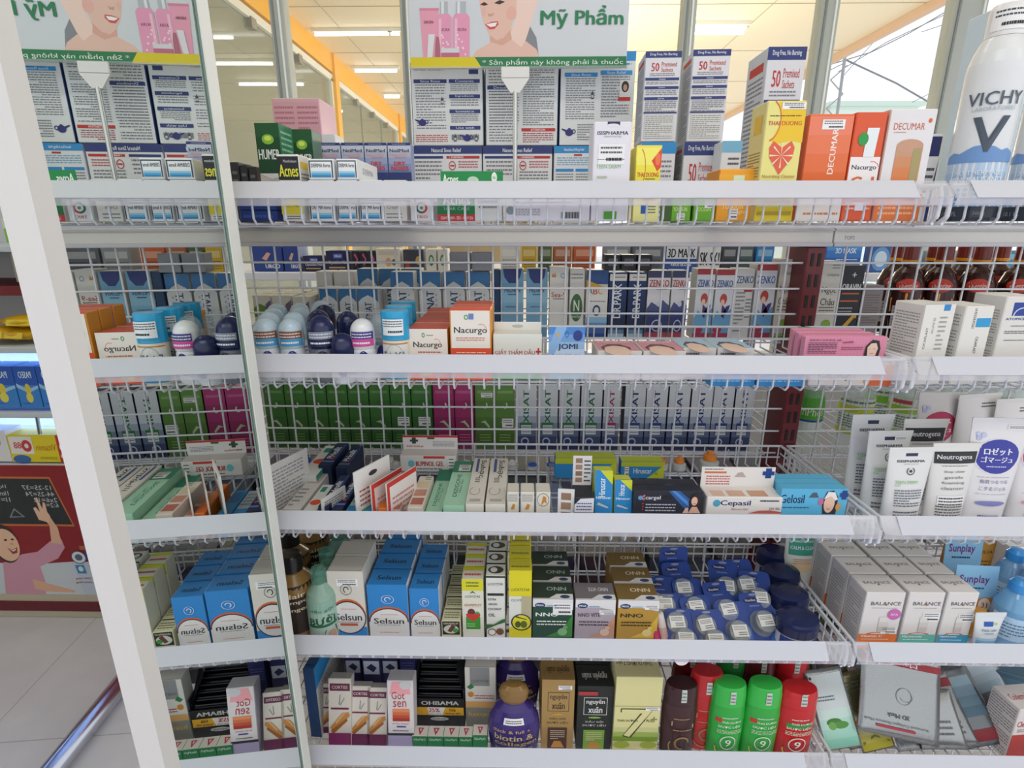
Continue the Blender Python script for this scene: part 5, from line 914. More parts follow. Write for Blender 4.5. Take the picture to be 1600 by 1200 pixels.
# saline bottles right
for i, (px, Y, c, w, r) in enumerate(((1224, 1.05, '#5ab83a/g', 'left of', .024), (1262, 1.05, '#5ab83a/g', 'right of', .027))):
    p = PY(px, 650, Y)
    bottle('saline_bottle', 'bright green labelled bottle just %s the red upright' % w, (p.x, Y, ZC), [(r, 0), (r, .1), (r*.9, .125), (r*.4, .14)], '#cfe0d4/t', [(r*.45, .1405), (r*.45, .16), (.0005, .161)], c, lab=[(.045, .13, 170, [R(0, .3, 1, 1, '#58b23c'), R(0, 0, 1, .3, '#d8e4e0'), R(0, .25, 1, .3, '#2a4a9c'), T('VinPhos', .5, .5, .7, .2, '#d8f0c0', 0, .02)])])
cm = 0
for px, Y, cc in ((1335, 1.05, '#c8d43a'), (1372, 1.12, '#8ac43a'), (1412, 1.05, '#a4c83a'), (1458, 1.06, '#b8ccc0'), (1500, 1.05, '#8ac43a'), (1545, 1.06, '#b8ccc0'), (1590, 1.05, '#8ac43a'), (1395, 1.16, '#e8f0ea'), (1480, 1.16, '#e8f0ea'), (1565, 1.16, '#e8f0ea')):
    p = PY(px, 650, Y); r = .031; cm += 1
    bottle('saline_bottle', 'clear plastic bottle with wrapped label behind right mesh, %s from left' % ORD[cm-1], (p.x, Y, ZC), [(r*.96, 0), (r, .005), (r*.95, .03), (r, .05), (r, .12), (r*.7, .145), (r*.4, .155)], '#dcebe8/t', [(r*.42, .1552), (r*.42, .172), (.0005, .173)], '#dfe8e4/g',
           lab=[(.04, .115, 170, [R(0, 0, 1, 1, '#dce8dc'), R(0, .0, 1, .12, cc), R(0, .6, 1, .8, cc), L(.1, .2, .9, .55, 5, '#6a7a70'), R(.2, .86, .6, .96, '#c04a50') if cm == 3 else L(.1, .85, .9, .97, 1, '#6a7a70')])], grp='clear bottles behind the right mesh')

# ---------------------------------------------------------------- squeeze tubes, right bay
def tube_(name, label, px, Y, wb, wt, h, c, ops, rz=0, rx=0, yr=760, grp=None, st=None, lv='C', dz=0, capc='#e8e8e6/g'):
    wb *= 1.2; wt *= 1.3
    p = PY(px, yr, Y); zb = FL[lv]+dz; m = MB(); K = 12; N = 24; V = []; capz = .016
    def prm(v): 
        s = min(1, v*1.0); return (wb+(wt-wb)*s)/2, max(.0011, .0155*(wb/.054)*(1-v**1.3))
    for k in range(K+1):
        v = k/K; a, b = prm(v)
        for i in range(N):
            t = 2*math.pi*i/N; V.append((a*math.cos(t), b*math.sin(t)*(1 if abs(math.cos(t)) < .97 else .9), capz+(h-capz)*v))
    m.add(V, [(k*N+i, k*N+(i+1) % N, (k+1)*N+(i+1) % N, (k+1)*N+i) for k in range(K) for i in range(N)], c, True)
    m.add(V[:N], [tuple(range(N))[::-1]], c)
    m.box((-wt/2, -.0009, h-.001), (wt/2, .0009, h+.006), c)
    def fr(u, v, o):
        a, b = prm(v); x = (u-.5)*2*a*.94; q = math.sqrt(max(0, 1-(x/a)**2)); return (x, -b*q-o-.0002, capz+(h-capz)*v)
    fr.sub = (8, 3)
    if Y < .83: ops = remap(ops, max(0, (1.5-(1.5-FL[lv]-.0455)*Y/.70-zb-capz)/(h-capz))*.9)
    m.ops(fr, ops, .00012)
    o = m.build(name, None, (p.x, Y, zb), (R_(rx), 0, R_(rz))); tag(o, label, 'tube', grp)
    mc = MB(); mc.lathe([(wb*.40, 0), (wb*.42, .002), (wb*.42, capz-.0005)], capc, 24, .8); mc.build('cap', o)
    if st:
        s = MB(); s.ops(fr, [R(st[0], st[1], st[0]+st[2], st[1]+st[3], '#ececec'), L(st[0]+.03, st[1]+.01, st[0]+st[2]-.02, st[1]+st[3]-.01, 3, '#3a3a40')], .0004); s.build('price_sticker', o)
    return o
isis = [R(.36, .93, .64, .975, '#2a3450'), T('ISISPHARMA', .5, .86, .66, .035, '#3a3f50', 0, .03), T('DERMATOLOGIE', .5, .82, .36, .014, '#9a9ca8'), O(.5, .72, .1, .055, .2, '#3a3f50', 120, 420), E(.5, .72, .035, .02, '#3a3f50'), T('TEEN DERM', .42, .56, .56, .045, '#8cc07a'), T('Gel', .2, .515, .13, .03, '#8cc07a'), L(.14, .2, .86, .46, 7, '#5a6070'), L(.14, .05, .86, .15, 2, '#5a6070')]
tube_('squeeze_tube', 'white cream tube with green lettering and navy tab, front one', 1413, .735, .044, .052, .128, '#dfe0e0/g', isis, rz=3, grp='white tubes with green lettering')
tube_('squeeze_tube', 'white cream tube with green lettering and navy tab, middle one', 1379, .775, .044, .052, .138, '#dfe0e0/g', isis, rz=3, grp='white tubes with green lettering', st=(.6, .93, .3, .05), yr=740)
tube_('squeeze_tube', 'white cream tube with green lettering and navy tab, rear one', 1352, .815, .044, .052, .15, '#dfe0e0/g', isis, rz=3, grp='white tubes with green lettering', yr=720)
neu = [R(.02, .78, .98, .94, '#2a2b30'), T('Neutrogena', .48, .86, .8, .08, '#e4e4e6', 0, .02), L(.2, .74, .8, .76, 1, '#5a5a60'), T('deep clean', .5, .67, .5, .035, '#55565c', 0, .01), T('gentle', .5, .59, .46, .045, '#6a6b70', 0, .01), T('foaming', .5, .52, .56, .045, '#6a6b70', 0, .01), T('cleanser', .5, .45, .58, .04, '#6a6b70', 0, .01), L(.12, .06, .85, .22, 4, '#55565c')]
tube_('squeeze_tube', 'white cleanser tube with black band, front one', 1480, .74, .045, .054, .133, '#e0dfdd/g', neu, rz=2, grp='white tubes with black band', st=(.15, .24, .7, .14))
tube_('squeeze_tube', 'white cleanser tube with black band, behind the front one', 1432, .80, .045, .054, .148, '#e0dfdd/g', neu, rz=2, grp='white tubes with black band', yr=730)
ros = lambda c: [E(.5, .66, .44, .18, c), O(.5, .66, .44, .18, .05, '#dfe0ea'), T('ロゼット', .5, .71, .54, .07, '#eceef6', 0, .03), T('ゴマージュ', .5, .63, .62, .06, '#eceef6', 0, .03), L(.3, .55, .7, .575, 1, '#c8cce8'), E(.12, .84, .05, .025, '#b8bcdc'), E(.2, .87, .05, .025, '#c4c8e4'), E(.1, .88, .04, .02, '#c4c8e4'), L(.15, .45, .85, .46, 1, '#8a8aa0'), T('角質つるつる', .5, .41, .58, .04, '#7a7aa0'), T('こするジェル', .5, .34, .58, .04, '#7a7aa0'), L(.15, .28, .85, .29, 1, '#8a8aa0'), E(.5, .19, .34, .025, lerp(c, '#ffffff', .35)), L(.25, .04, .75, .08, 1, '#5a5a9a')]
tube_('squeeze_tube', 'large white tube with blue oval and foreign script', 1540, .745, .05, .064, .17, '#e2e1e4/g', ros('#3a3f9e'), rz=-3, st=(.6, .93, .34, .045))
tube_('squeeze_tube', 'large white tube with pink oval cut off by picture edge', 1612, .755, .05, .062, .165, '#e4e2e4/g', ros('#d84a76'), rz=-3)
tube_('squeeze_tube', 'white tube with crimson oval standing behind the black banded tubes', 1455, .87, .048, .062, .17, '#e0dcdc/g', ros('#b8385a'), rz=2, yr=700)
tube_('squeeze_tube', 'glossy white wrapped tube behind the blue oval tube, left one', 1512, .87, .05, .066, .168, '#e0dede/g', [L(.55, .88, .95, .95, 2, '#5a5a60')], rz=12, yr=700, grp='plain glossy tubes at the back')
tube_('squeeze_tube', 'glossy white wrapped tube behind the blue oval tube, right one', 1572, .87, .05, .064, .16, '#e2dfdf/g', [L(.55, .88, .95, .95, 2, '#5a5a60'), L(.2, .3, .8, .4, 2, '#3a3f9e')], rz=8, yr=700, grp='plain glossy tubes at the back')
# ================================================================ FOURTH SHELF (D)
def wbot(nm, lb, px, Y, lv, prof, key, cap, ck, lab=None, ell=1, yr=960, **k):
    p = PY(px, yr, Y); return bottle(nm, lb, (p.x, Y, FL[lv]), prof, key, cap, ck, lab, ell=ell, **k)
gl = [(.03, .115, 150, [R(0, 0, 1, 1, '#2a1c14'), P([(.1, .1), (.5, .5), (.9, .2), (.9, .0), (.1, 0)], '#c8983a'), T('Hair', .5, .82, .4, .1, '#e0d0b0', 0, .02), T('Shampoo', .5, .68, .7, .1, '#e0d0b0', 0, .02), T('Ginger', .5, .52, .5, .1, '#e0d0b0', 0, .02)])]
GP = [(.026, 0), (.03, .004), (.031, .10), (.029, .115), (.016, .128), (.013, .13)]; GC = [(.0165, .1305), (.0165, .155), (.014, .158), (.0005, .159)]
wbot('shampoo_bottle', 'gold shampoo bottle with black cap beside mirror frame, front one', 466, .745, 'D', GP, '#8a6a3a/g', GC, '#1c1a1a/g', gl, grp='gold bottles with black caps')
wbot('shampoo_bottle', 'gold shampoo bottle with black cap beside mirror frame, rear left', 462, .815, 'D', GP, '#8a6a3a/g', GC, '#1c1a1a/g', gl, grp='gold bottles with black caps', yr=920)
wbot('shampoo_bottle', 'gold shampoo bottle with black cap beside mirror frame, rear right', 496, .87, 'D', GP, '#8a6a3a/g', GC, '#1c1a1a/g', gl, grp='gold bottles with black caps', yr=920)
tl = [(.01, .09, 150, [G(0, 0, 1, 1, '#c8d8ce', '#8fb4a4', 4), T('BƯỞI', .5, .6, .7, .2, '#1f5a3a', 0, .05), R(.1, .44, .9, .5, '#2a6a4a'), T('dầu gội', .5, .82, .6, .09, '#4a7a64'), P([(.4, 0), (.55, .36), (.85, .4), (.95, 0)], '#4a3028'), E(.72, .2, .12, .12, '#d0a088')])]
TPf = [(.021, 0), (.023, .003), (.0232, .09), (.021, .1), (.011, .113), (.0105, .115)]; TCp = [(.0125, .1155), (.0125, .136), (.011, .139), (.0005, .14)]
wbot('shampoo_bottle', 'sage green bottle with clear teal cap, front one', 505, .735, 'D', TPf, '#8fb0a0/g', TCp, '#6fb09c/t', tl, grp='sage green bottles')
wbot('shampoo_bottle', 'sage green bottle with clear teal cap, second one back', 517, .785, 'D', TPf, '#8fb0a0/g', TCp, '#6fb09c/t', tl, grp='sage green bottles', yr=930)
wbot('shampoo_bottle', 'sage green bottle with clear teal cap, third one back', 535, .86, 'D', TPf, '#7fb0a4/g', TCp, '#6fb09c/t', tl, grp='sage green bottles', yr=900)
def sel(blue):
    top = '#2a86d0' if blue else '#d8d4ca'; t2 = '#e6ecf2' if blue else '#4a4a50'
    o = [R(0, 0, 1, 1, top if blue else '#dcd8ce'), R(0, 0, 1, .12, '#2a86d0' if not blue else '#e4e2e0')]
    o += [E(.5, .3, .5, .27, '#d8642c'), E(.5, .27, .5, .27, '#3a2a3a'), E(.5, .27, .47, .25, '#e4e2e0')]
    if blue: o += [R(0, 0, 1, .26, '#e4e2e0')]
    o += [T('Selsun', .5, .28, .76, .11, '#2a2c34', 0, .03), L(.3, .4, .75, .42, 1, '#c8503a'), L(.2, .19, .8, .21, 1, '#4a4a50')]
    o += [L(.25, .04, .75, .06, 1, '#c8503a')] if blue else [R(.25, .14, .75, .18, '#c8603a')]
    o += [O(.5, .72, .16, .085, .08, t2), O(.5, .72, .08, .05, .3, t2, 0, 250)]; return o
seltop = [T('Selsun', .5, .45, .6, .26, '#1c2a4a', 0, .03)]
B('shampoo_box', 'white shampoo carton with orange ringed oval beside green bottle', 'D', 515, 571, 893, .735, .042, '#d8d4ca', yr=945, F=sel(0), RT=[T('Selsun', .5, .5, .4, .5, '#3a3a40', 90, .02)], st=('F', .25, .8, .6, .1), n=2, grp='white shampoo cartons')
B('shampoo_box', 'large blue and white shampoo carton', 'D', 575, 638, 914, .735, .042, '#2a86d0', yr=950, F=sel(1), T_=seltop, keys={'R': '#dcdde0', 'T': '#2a86d0'}, n=4, grp='large blue shampoo cartons')
B('shampoo_box', 'small blue and white shampoo carton', 'D', 641, 687, 920, .735, .04, '#2a86d0', yr=960, F=sel(1), T_=seltop, keys={'R': '#dcdde0', 'T': '#2a86d0'}, n=3, grp='small blue shampoo cartons')
gra = [R(0, 0, 1, 1, '#dcd8b4'), R(.04, .04, .96, .96, '#26241c'), E(.5, .42, .4, .3, '#d8d8cc'), P([(.3, .3), (.55, .75), (.75, .6), (.5, .2)], '#6a3a2a'), E(.74, .34, .15, .15, '#3a9a4a'), T('GRAPEFRUIT', .5, .82, .8, .12, '#dcd8c4', 0, .02)]
B('pomelo_oil_box', 'small square carton with black grapefruit picture', 'D', 690, 720, 970, .73, .028, '#dcd8b4', yr=985, F=gra, T_=[L(.1, .2, .9, .8, 3, '#6a6a50')], n=5, grp='small grapefruit picture cartons')
lk1 = [R(0, 0, 1, 1, '#e0dfd0'), R(0, .8, 1, 1, '#d8d428'), L(.2, .86, .8, .97, 2, '#2a4a2a'), T('LUCKYSTAR', .5, .7, .7, .04, '#3a4a3a', 0, .01), P([(.35, .75), (.5, .8), (.65, .75), (.5, .77)], '#4a4a4a'), T('GRAPEFRUIT', .5, .55, .8, .04, '#b85a3a'), R(.12, .1, .88, .5, '#e4e4dc'), R(.16, .12, .84, .34, '#3a9a2a'), E(.42, .42, .18, .07, '#6a3428'), E(.7, .38, .14, .06, '#4aa83a'), P([(.2, .34), (.5, .26), (.8, .34), (.84, .4), (.16, .4)], '#c83a34'), L(.2, .16, .6, .24, 2, '#b8e0a8')]
B('hair_oil_box', 'cream and yellow oil carton with green grapefruit panel', 'D', 722, 756, 905, .735, .032, '#e0dfd0', yr=950, F=lk1, T_=[L(.1, .2, .9, .6, 1, '#c83a34'), R(0, .7, 1, 1, '#d8d428')], n=3, grp='yellow topped oil cartons')
lk2 = [R(0, 0, 1, 1, '#dfdfd8'), R(0, .97, 1, 1, '#2a3a34'), R(0, .0, .02, 1, '#2a3a34'), R(.98, 0, 1, 1, '#2a3a34'), T('LUCKYSTAR', .5, .87, .78, .04, '#4a5050', 0, .01), R(.08, .68, .92, .72, '#2a2c2c'), T('EXTRA', .32, .62, .42, .035, '#3a4040', 0, .02), T('VIRGIN', .34, .54, .46, .035, '#3a4040', 0, .02), T('COCONUT', .45, .46, .7, .035, '#3a4040', 0, .02), T('OIL', .3, .36, .36, .055, '#3a4040', 0, .02), P([(0, .2), (.4, .2), (.8, .28), (1, .3), (1, .24), (.6, .2), (0, .12)], '#2a6a3a'), E(.3, .07, .22, .06, '#8a6a50'), E(.3, .07, .17, .045, '#eceae4'), E(.72, .08, .2, .055, '#7a4a34')]
B('coconut_oil_box', 'white oil carton with dark edges and coconut picture', 'D', 759, 790, 900, .735, .032, '#dfdfd8', yr=945, F=lk2, T_=[E(.5, .5, .4, .3, '#3a342c'), E(.4, .5, .18, .2, '#e4e2dc')], n=3, grp='coconut oil cartons')
lk3 = [R(0, 0, 1, 1, '#e0d41c'), R(0, .14, .55, .62, '#dfe0d8'), T('LUCKYSTAR', .5, .72, .84, .04, '#4a5030', 0, .01), T('OLIVE OIL', .5, .56, .8, .035, '#5a6050'), P([(.6, .0), (1, .0), (1, .62), (.6, .62)], '#c8c0a0') if 0 else R(.55, .14, 1, .62, '#b8b090'), O(.55, .22, .46, .13, .12, '#1c2420'), E(.55, .22, .4, .11, '#e0d828'), E(.4, .19, .13, .05, '#4a5a24'), E(.66, .19, .15, .055, '#5a6a2c'), P([(.3, .3), (.8, .26), (.8, .27), (.3, .32)], '#26301c')]
B('olive_oil_box', 'bright yellow oil carton with round olive badge', 'D', 795, 831, 892, .735, .034, '#e0d41c', yr=940, F=lk3, T_=[L(.1, .2, .9, .5, 1, '#8a8a20')], n=3, grp='yellow olive oil cartons')
def nno(c, c2, t, s, tc='#f0f0ee'):
    return [R(0, 0, 1, 1, c), P([(.35, 0), (.75, .2), (1, .6), (1, 0)], c2), R(0, .8, 1, 1, '#e4e4e4'), P([(0, .8), (1, .8), (1, .72), (.6, .8)], '#e4e4e4'), E(.18, .84, .13, .065, '#1f3a6a'), T('MEGA', .18, .84, .18, .045, '#f0f0f0', 0, .03), L(.34, .8, .6, .86, 1, '#6aa0c8'), T(t, .35, .6, .56, .1, tc, 0, .02), L(.1, .3, .85, .46, 2, tc), E(.75, .14, .12, .1, lerp(c2, '#ffffff', .4)), E(.82, .26, .06, .05, lerp(c2, '#ffffff', .3))]
for a, b, c, c2, t, yt, n, nm, tc, stk in ((832, 895, '#1f4a3a', '#3a8a3a', 'NNO', 936, 3, 'dark green', '#eef0ee', ('F', .5, .66, .48, .26)), (898, 961, '#b0a4b0', '#c8947a', 'NNO VITE', 937, 1, 'mauve', '#4a3a46', ('F', .6, .68, .4, .1)), (964, 1028, '#b8903a', '#e0b83c', 'NNO', 938, 3, 'gold', '#2a2218', ('F', .66, .8, .34, .1))):
    B('vitamin_capsule_box', '%s capsule carton with white arched top band' % nm, 'D', a, b, yt, .735, .042, c, yr=970, F=nno(c, c2, t, '', tc), T_=[R(0, 0, 1, 1, lerp(c, '#000000', .35)), P([(0, 0), (1, 0), (1, .3), (.6, .3), (.4, .05), (0, .05)], '#e0e0e0'), E(.8, .14, .12, .1, '#1f3a6a'), T(t, .6, .6, .5, .22, lerp(c, '#ffffff', .6), 180, .02)], n=n, st=stk, grp=nm+' capsule cartons')
# lip balm blister packs
def balm(label, x, y, z, rx, rz, tall=False):
    o = empty('lip_balm_pack', label, 'lip balm', (x, y, z), 0, 'navy lip balm packs'); o.rotation_euler = (R_(rx), 0, R_(rz))
    w, h = (.052, .078); m = MB(); n = 8; c = .008; pts = []
    for cx, cy, a0 in ((w/2-c, h-c, 0), (-w/2+c, h-c, 90), (-w/2+c, c, 180), (w/2-c, c, 270)):
        pts += [(cx+c*math.cos(R_(a0+90*i/6)), cy+c*math.sin(R_(a0+90*i/6))) for i in range(7)]
    N = len(pts)
    m.add([(a, 0, b) for a, b in pts]+[(a, .0008, b) for a, b in pts], [tuple(range(N))[::-1] if 0 else tuple(range(N)), tuple(range(N, 2*N))[::-1]]+[(i, i+N, (i+1) % N+N, (i+1) % N) for i in range(N)], '#20408e')
    m.ops(frame((-w/2, 0, 0), (w, 0, 0), (0, 0, h), (0, -1, 0)), [E(.5, .95, .14, .025, '#8a90a4'), E(.36, .84, .24, .06, '#131c4c'), T('Vaseline', .36, .84, .36, .05, '#c8cce0', 0, .03), T('ORIGINAL', .45, .72, .36, .03, '#9ab0dc', 0, .01), P([(.6, 0), (1, 0), (1, .5), (.8, .3)], '#2c62b4')])
    m.build('backing_card', o)
    m = MB(); m.lathe([(.0155, 0), (.0165, .002), (.0160, .012), (.0150, .0135)], '#646a70/g', 24); q = m.build('balm_pot', o, (0, -.0005, h*.36), (R_(90), 0, 0))
    m = MB(); m.lathe([(.0205, 0), (.020, .001), (.0178, .010), (.0170, .0152), (.0120, .0158)], '#c4ccd4/t', 24); m.build('blister_shell', o, (0, -.0003, h*.36), (R_(90), 0, 0))
    m = MB(); m.ops(frame((-.012, -.0168, h*.36-.008), (.024, 0, 0), (0, 0, .018), (0, -1, 0)), [R(0, 0, 1, 1, '#e2e2e0'), L(.1, .55, .9, .92, 3, '#44444a'), L(.35, .12, .92, .45, 2, '#26262a')], .0001); m.build('price_sticker', o)
    return o
sp = [(1052, 880, .90, 4), (1022, 937, .885, -4), (1068, 915, .89, 6), (1038, 940, .86, 0), (1132, 912, .88, -8), (1166, 910, .875, 5), (1088, 944, .862, 8), (1057, 968, .845, 3), (1138, 948, .85, 10), (1104, 972, .842, 12), (1184, 930, .86, -6), (1196, 966, .845, 8), (1155, 982, .838, 4), (1070, 994, .832, -2), (1118, 996, .832, 4)]
sp.sort(key=lambda s: s[1])
posw = {1052: 'tallest one standing upright', 1022: 'beside the gold cartons, upper', 1068: 'upper left of the heap', 1038: 'touching the gold cartons, lower', 1132: 'top middle of the heap', 1166: 'top right of the heap', 1088: 'left centre of the heap', 1057: 'lower left of the heap', 1138: 'centre of the heap', 1104: 'lower centre of the heap', 1184: 'right centre beside the dark jars', 1196: 'lower right beside the dark jars', 1155: 'near rail, right of the middle', 1070: 'at rail, leftmost of two', 1118: 'at rail, rightmost of two'}
for i, (px, py, z, rz) in enumerate(sp):
    if px == 1052:
        p = PY(px, 895, .86); balm('navy blister pack with small grey pot, '+posw[px], p.x, .86, FL['D']+.02, -6, rz); continue
    zz_ = FL['D']+.028+.030*(993-py)/90; p = PZ(px, py, zz_)
    t = 38; balm('navy blister pack with small grey pot, '+posw[px], p.x, p.y-.028*math.sin(R_(90-t))*.9, zz_-.028*math.cos(R_(90-t))-.012, -(90-t), rz)
def jarp(px, Y, lb, yr=960, dz=0):
    p = PY(px, yr, Y); o = bottle('petroleum_jelly_jar', 'large navy lidded jelly jar at the right side rail, '+lb, (p.x, Y, FL['D']+dz), [(.028, 0), (.031, .003), (.031, .03)], '#d8d8e0/g', [(.0325, .0305), (.033, .046), (.031, .054), (.018, .058), (.0005, .0585)], '#1b2450/g', ell=.85, cat='jar', grp='navy lidded jars', lab=[(.004, .028, 140, [R(0, 0, 1, 1, '#24408e'), T('Vaseline', .5, .6, .6, .4, '#dfe4ee', 0, .03)])]); return o
for i, (px, Y, lb, yr) in enumerate(((1246, .742, 'nearest one', 970), (1232, .803, 'second one back', 930), (1219, .864, 'third one back', 905), (1207, .925, 'farthest one', 885))): jarp(px, Y, lb, yr)
for i, (px, Y, yr) in enumerate(((1030, .735, 985), (1043, .733, 987))):
    p = PY(px, yr, Y); o = bottle('lip_tube', ['pink lip balm tube leaning beside the gold carton', 'pale lip balm tube leaning beside the pink one'][i], (p.x, Y, FL['D']+.004), [(.0065, 0), (.0065, .03)], ['#c8386a/g', '#d8b0a8/g'][i], [(.0068, .0305), (.0068, .052), (.005, .054), (.0005, .0545)], ['#e0487a/g', '#dcd0cc/g'][i], rx=-14, ry=-14, n=14, cat='lip balm')
# right bay
bal = lambda c, t, c2: [R(0, 0, 1, .14, c), O(.5, .14, .3, .04, .3, '#d8642c', 0, 180), T(t, .34, .1, .56, .05, '#f0f0ee', 0, .03), L(.1, .02, .8, .05, 1, '#f0f0ee'), T('BALANCE', .54, .78, .76, .07, '#55565c'), P([(.5, .74), (.54, .78), (.58, .74)], '#a85a3a'), L(.2, .68, .85, .7, 1, '#a0a0a4'), G(.45, .2, .7, .5, '#c8c0bc', '#e0dcd8', 3)]+([E(.8, .56, .17, .11, '#c86ab0'), T('APA', .8, .56, .2, .05, '#f0e0ec')] if c2 else [])
btop = [T('BALANCE', .5, .55, .7, .14, '#6a6a70'), P([(.46, .4), (.5, .5), (.54, .4)], '#8a4a3a')]
for i, (x0, x1, c, t, nm, st) in enumerate(((1345, 1407, '#e0742c', 'Vitamin C', 'orange', ('F', .55, .28, .4, .12)), (1411, 1468, '#5ab8a8', 'Niacinamide', 'teal', ('F', .5, .5, .48, .16)), (1471, 1520, '#2f9ac0', 'Hyaluronic', 'blue', ('F', .5, .5, .5, .14)))):
    B('serum_box', 'white serum carton with %s foot band' % nm, 'D', x0, x1, 926, .735, .046, '#e0dcda', yr=970, F=bal(c, t, i == 0), T_=btop, keys={'L': '#cfcccc'}, LT=[L(.1, .1, .85, .85, 14, '#9a9a9c')], st=st, n=4, gap=.004, grp='white serum cartons with %s foot' % nm)
tube_('squeeze_tube', 'white cream tube with teal band and orange disc behind cartons', 1248, .90, .045, .05, .13, '#dcdcd4/g', [R(.05, .45, .95, .8, '#3a9a80'), T('CALM & CLEAR', .5, .58, .8, .06, '#e4f0ea', 0, .02), T('Niacinamide', .5, .7, .7, .05, '#e4f0ea'), E(.5, .84, .3, .05, '#d8642c'), E(.5, .25, .4, .1, '#e0c8a0'), L(.2, .3, .8, .4, 3, '#c88a5a')], lv='D', yr=880, rz=-2)
sun = lambda: [R(0, 0, 1, 1, '#8ec4e6'), P([(0, 0), (1, 0), (1, .55), (.5, .5), (0, .35)], '#e0943a'), T('Sunplay', .45, .78, .7, .14, '#c83a4a', 0, .03), T('Sunplay', .45, .79, .7, .14, '#2a4a9c', 0, .0), L(.2, .64, .7, .7, 1, '#2a4a7a'), E(.75, .42, .17, .12, '#ecdccc'), O(.75, .42, .17, .12, .1, '#c8603a'), T('31', .75, .42, .14, .08, '#b8402a', 0, .03), T('DURIAN', .4, .2, .6, .08, '#f0dcc0')]
def hangcard(nm, lb, px, py, Y, w, h, c, ops, rx=-14, rz=0, extra=None, lv='D', dz=.0):
    p = PY(px, py, Y); o = empty(nm, lb, 'card pack', (p.x, Y, FL[lv]+dz)); o.rotation_euler = (R_(rx), 0, R_(rz))
    m = MB(); m.box((-w/2, 0, 0), (w/2, .0012, h), c, ch=.0); m.ops(frame((-w/2, 0, 0), (w, 0, 0), (0, 0, h), (0, -1, 0)), ops); m.build('backing_card', o)
    m = MB(); m.lathe([(.014, .004), (.016, .008), (.016, h*.3), (.010, h*.42)], extra or '#e0a04a/g', 20, .7); m.build('sun_lotion_bottle', o, (0, -.014, 0)); return o
hangcard('sun_lotion_pack', 'light blue and orange hanging pack with white hexagon, front one', 1522, 960, .775, .066, .118, '#8ec4e6', sun(), rz=-4, rx=-8)
hangcard('sun_lotion_pack', 'light blue and orange hanging pack, behind the front one', 1498, 930, .85, .064, .13, '#8ec4e6', sun(), rz=-2, rx=-8)
B('sunscreen_box', 'gold sunscreen carton standing at the back of the right bay', 'D', 1490, 1556, 848, .93, .03, '#c8903a', yr=870, F=[T('SKIN AQUA', .5, .72, .8, .12, '#3a3020', 0, .01), L(.1, .2, .9, .5, 3, '#6a4a20')])
tube_('squeeze_tube', 'small white and blue tube standing in front of the hanging packs', 1541, .728, .026, .037, .07, '#e0e6ea/g', [G(0, 0, 1, .35, '#4a9ad0', '#dfe6ea', 4), R(.28, .66, .62, .82, '#2a5ab0'), E(.72, .74, .08, .04, '#b8d070'), T('Hada Labo', .5, .54, .6, .09, '#4a7a9a'), L(.3, .4, .7, .46, 1, '#6a8a9a')], lv='D', yr=985, rz=2)
for i, (px, Y, yr, w) in enumerate(((1580, .755, 960, 'front one'), (1608, .80, 940, 'second one at the picture edge'), (1572, .84, 920, 'rear one'))):
    wbot('lotion_bottle', 'clear blue lotion bottle with blue pump collar, '+w, px, Y, 'D', [(.024, 0), (.027, .005), (.026, .07), (.018, .09), (.011, .098)], '#7ab4e0/c', [(.014, .0985), (.014, .112), (.009, .118), (.0005, .119)], '#3a94dc/g', [(.02, .06, 120, [R(0, 0, 1, 1, '#b4d4ee'), L(.1, .1, .9, .8, 5, '#5a7a9c')])], grp='clear blue bottles', yr=yr)
B('price_card_box', 'white carton with orange disc and fine print at right edge', 'D', 1572, 1640, 855, .90, .03, '#e4e4e2', yr=880, F=[E(.3, .5, .2, .18, '#e0642c'), L(.1, .7, .9, .95, 4, '#5a5a60'), T('花王', .3, .85, .3, .12, '#2a4a9c')])
# dark stock behind the mesh on the two lower shelves
dk = ['#3a3a54', '#4a3038', '#2c3444', '#41384a', '#50505c', '#343a3a']
dn = ['slate', 'maroon', 'dark blue', 'plum', 'grey', 'dark green']
for i in range(11):
    a = 425+72*i; c = dk[i % 6]
    B('stock_carton', '%s stock carton behind the mesh on fourth shelf, %s from the left' % (dn[i % 6], ORD[i]), 'D', a, a+66, 0, 1.07, .09, c, yr=880, h=.15, F=[R(.1, .6, .9, .9, lerp(c, '#ffffff', .15)), L(.1, .1, .9, .5, 5, lerp(c, '#ffffff', .3))], grp='dark stock cartons')
for i in range(9):
    a = 400+100*i; c = dk[(i+2) % 6]
    B('stock_carton', '%s stock carton behind the mesh on fifth shelf, %s from the left' % (dn[(i+2) % 6], ORD[i]), 'E', a, a+92, 0, 1.07, .1, c, yr=1050, h=.16, F=[R(.1, .6, .9, .9, lerp(c, '#ffffff', .12)), L(.1, .1, .9, .5, 5, lerp(c, '#ffffff', .25))], grp='dark stock cartons')
for i in range(4):
    a = 1255+92*i
    B('stock_bag', 'pale grey wrapped stock pack behind the right mesh, %s from left' % ORD[i], 'D', a, a+84, 0, 1.04, .09, '#9aa09c', yr=880, h=.14, F=[R(.1, .5, .9, .9, '#b4bab4'), L(.1, .1, .9, .4, 5, '#70767a')], grp='pale stock packs')
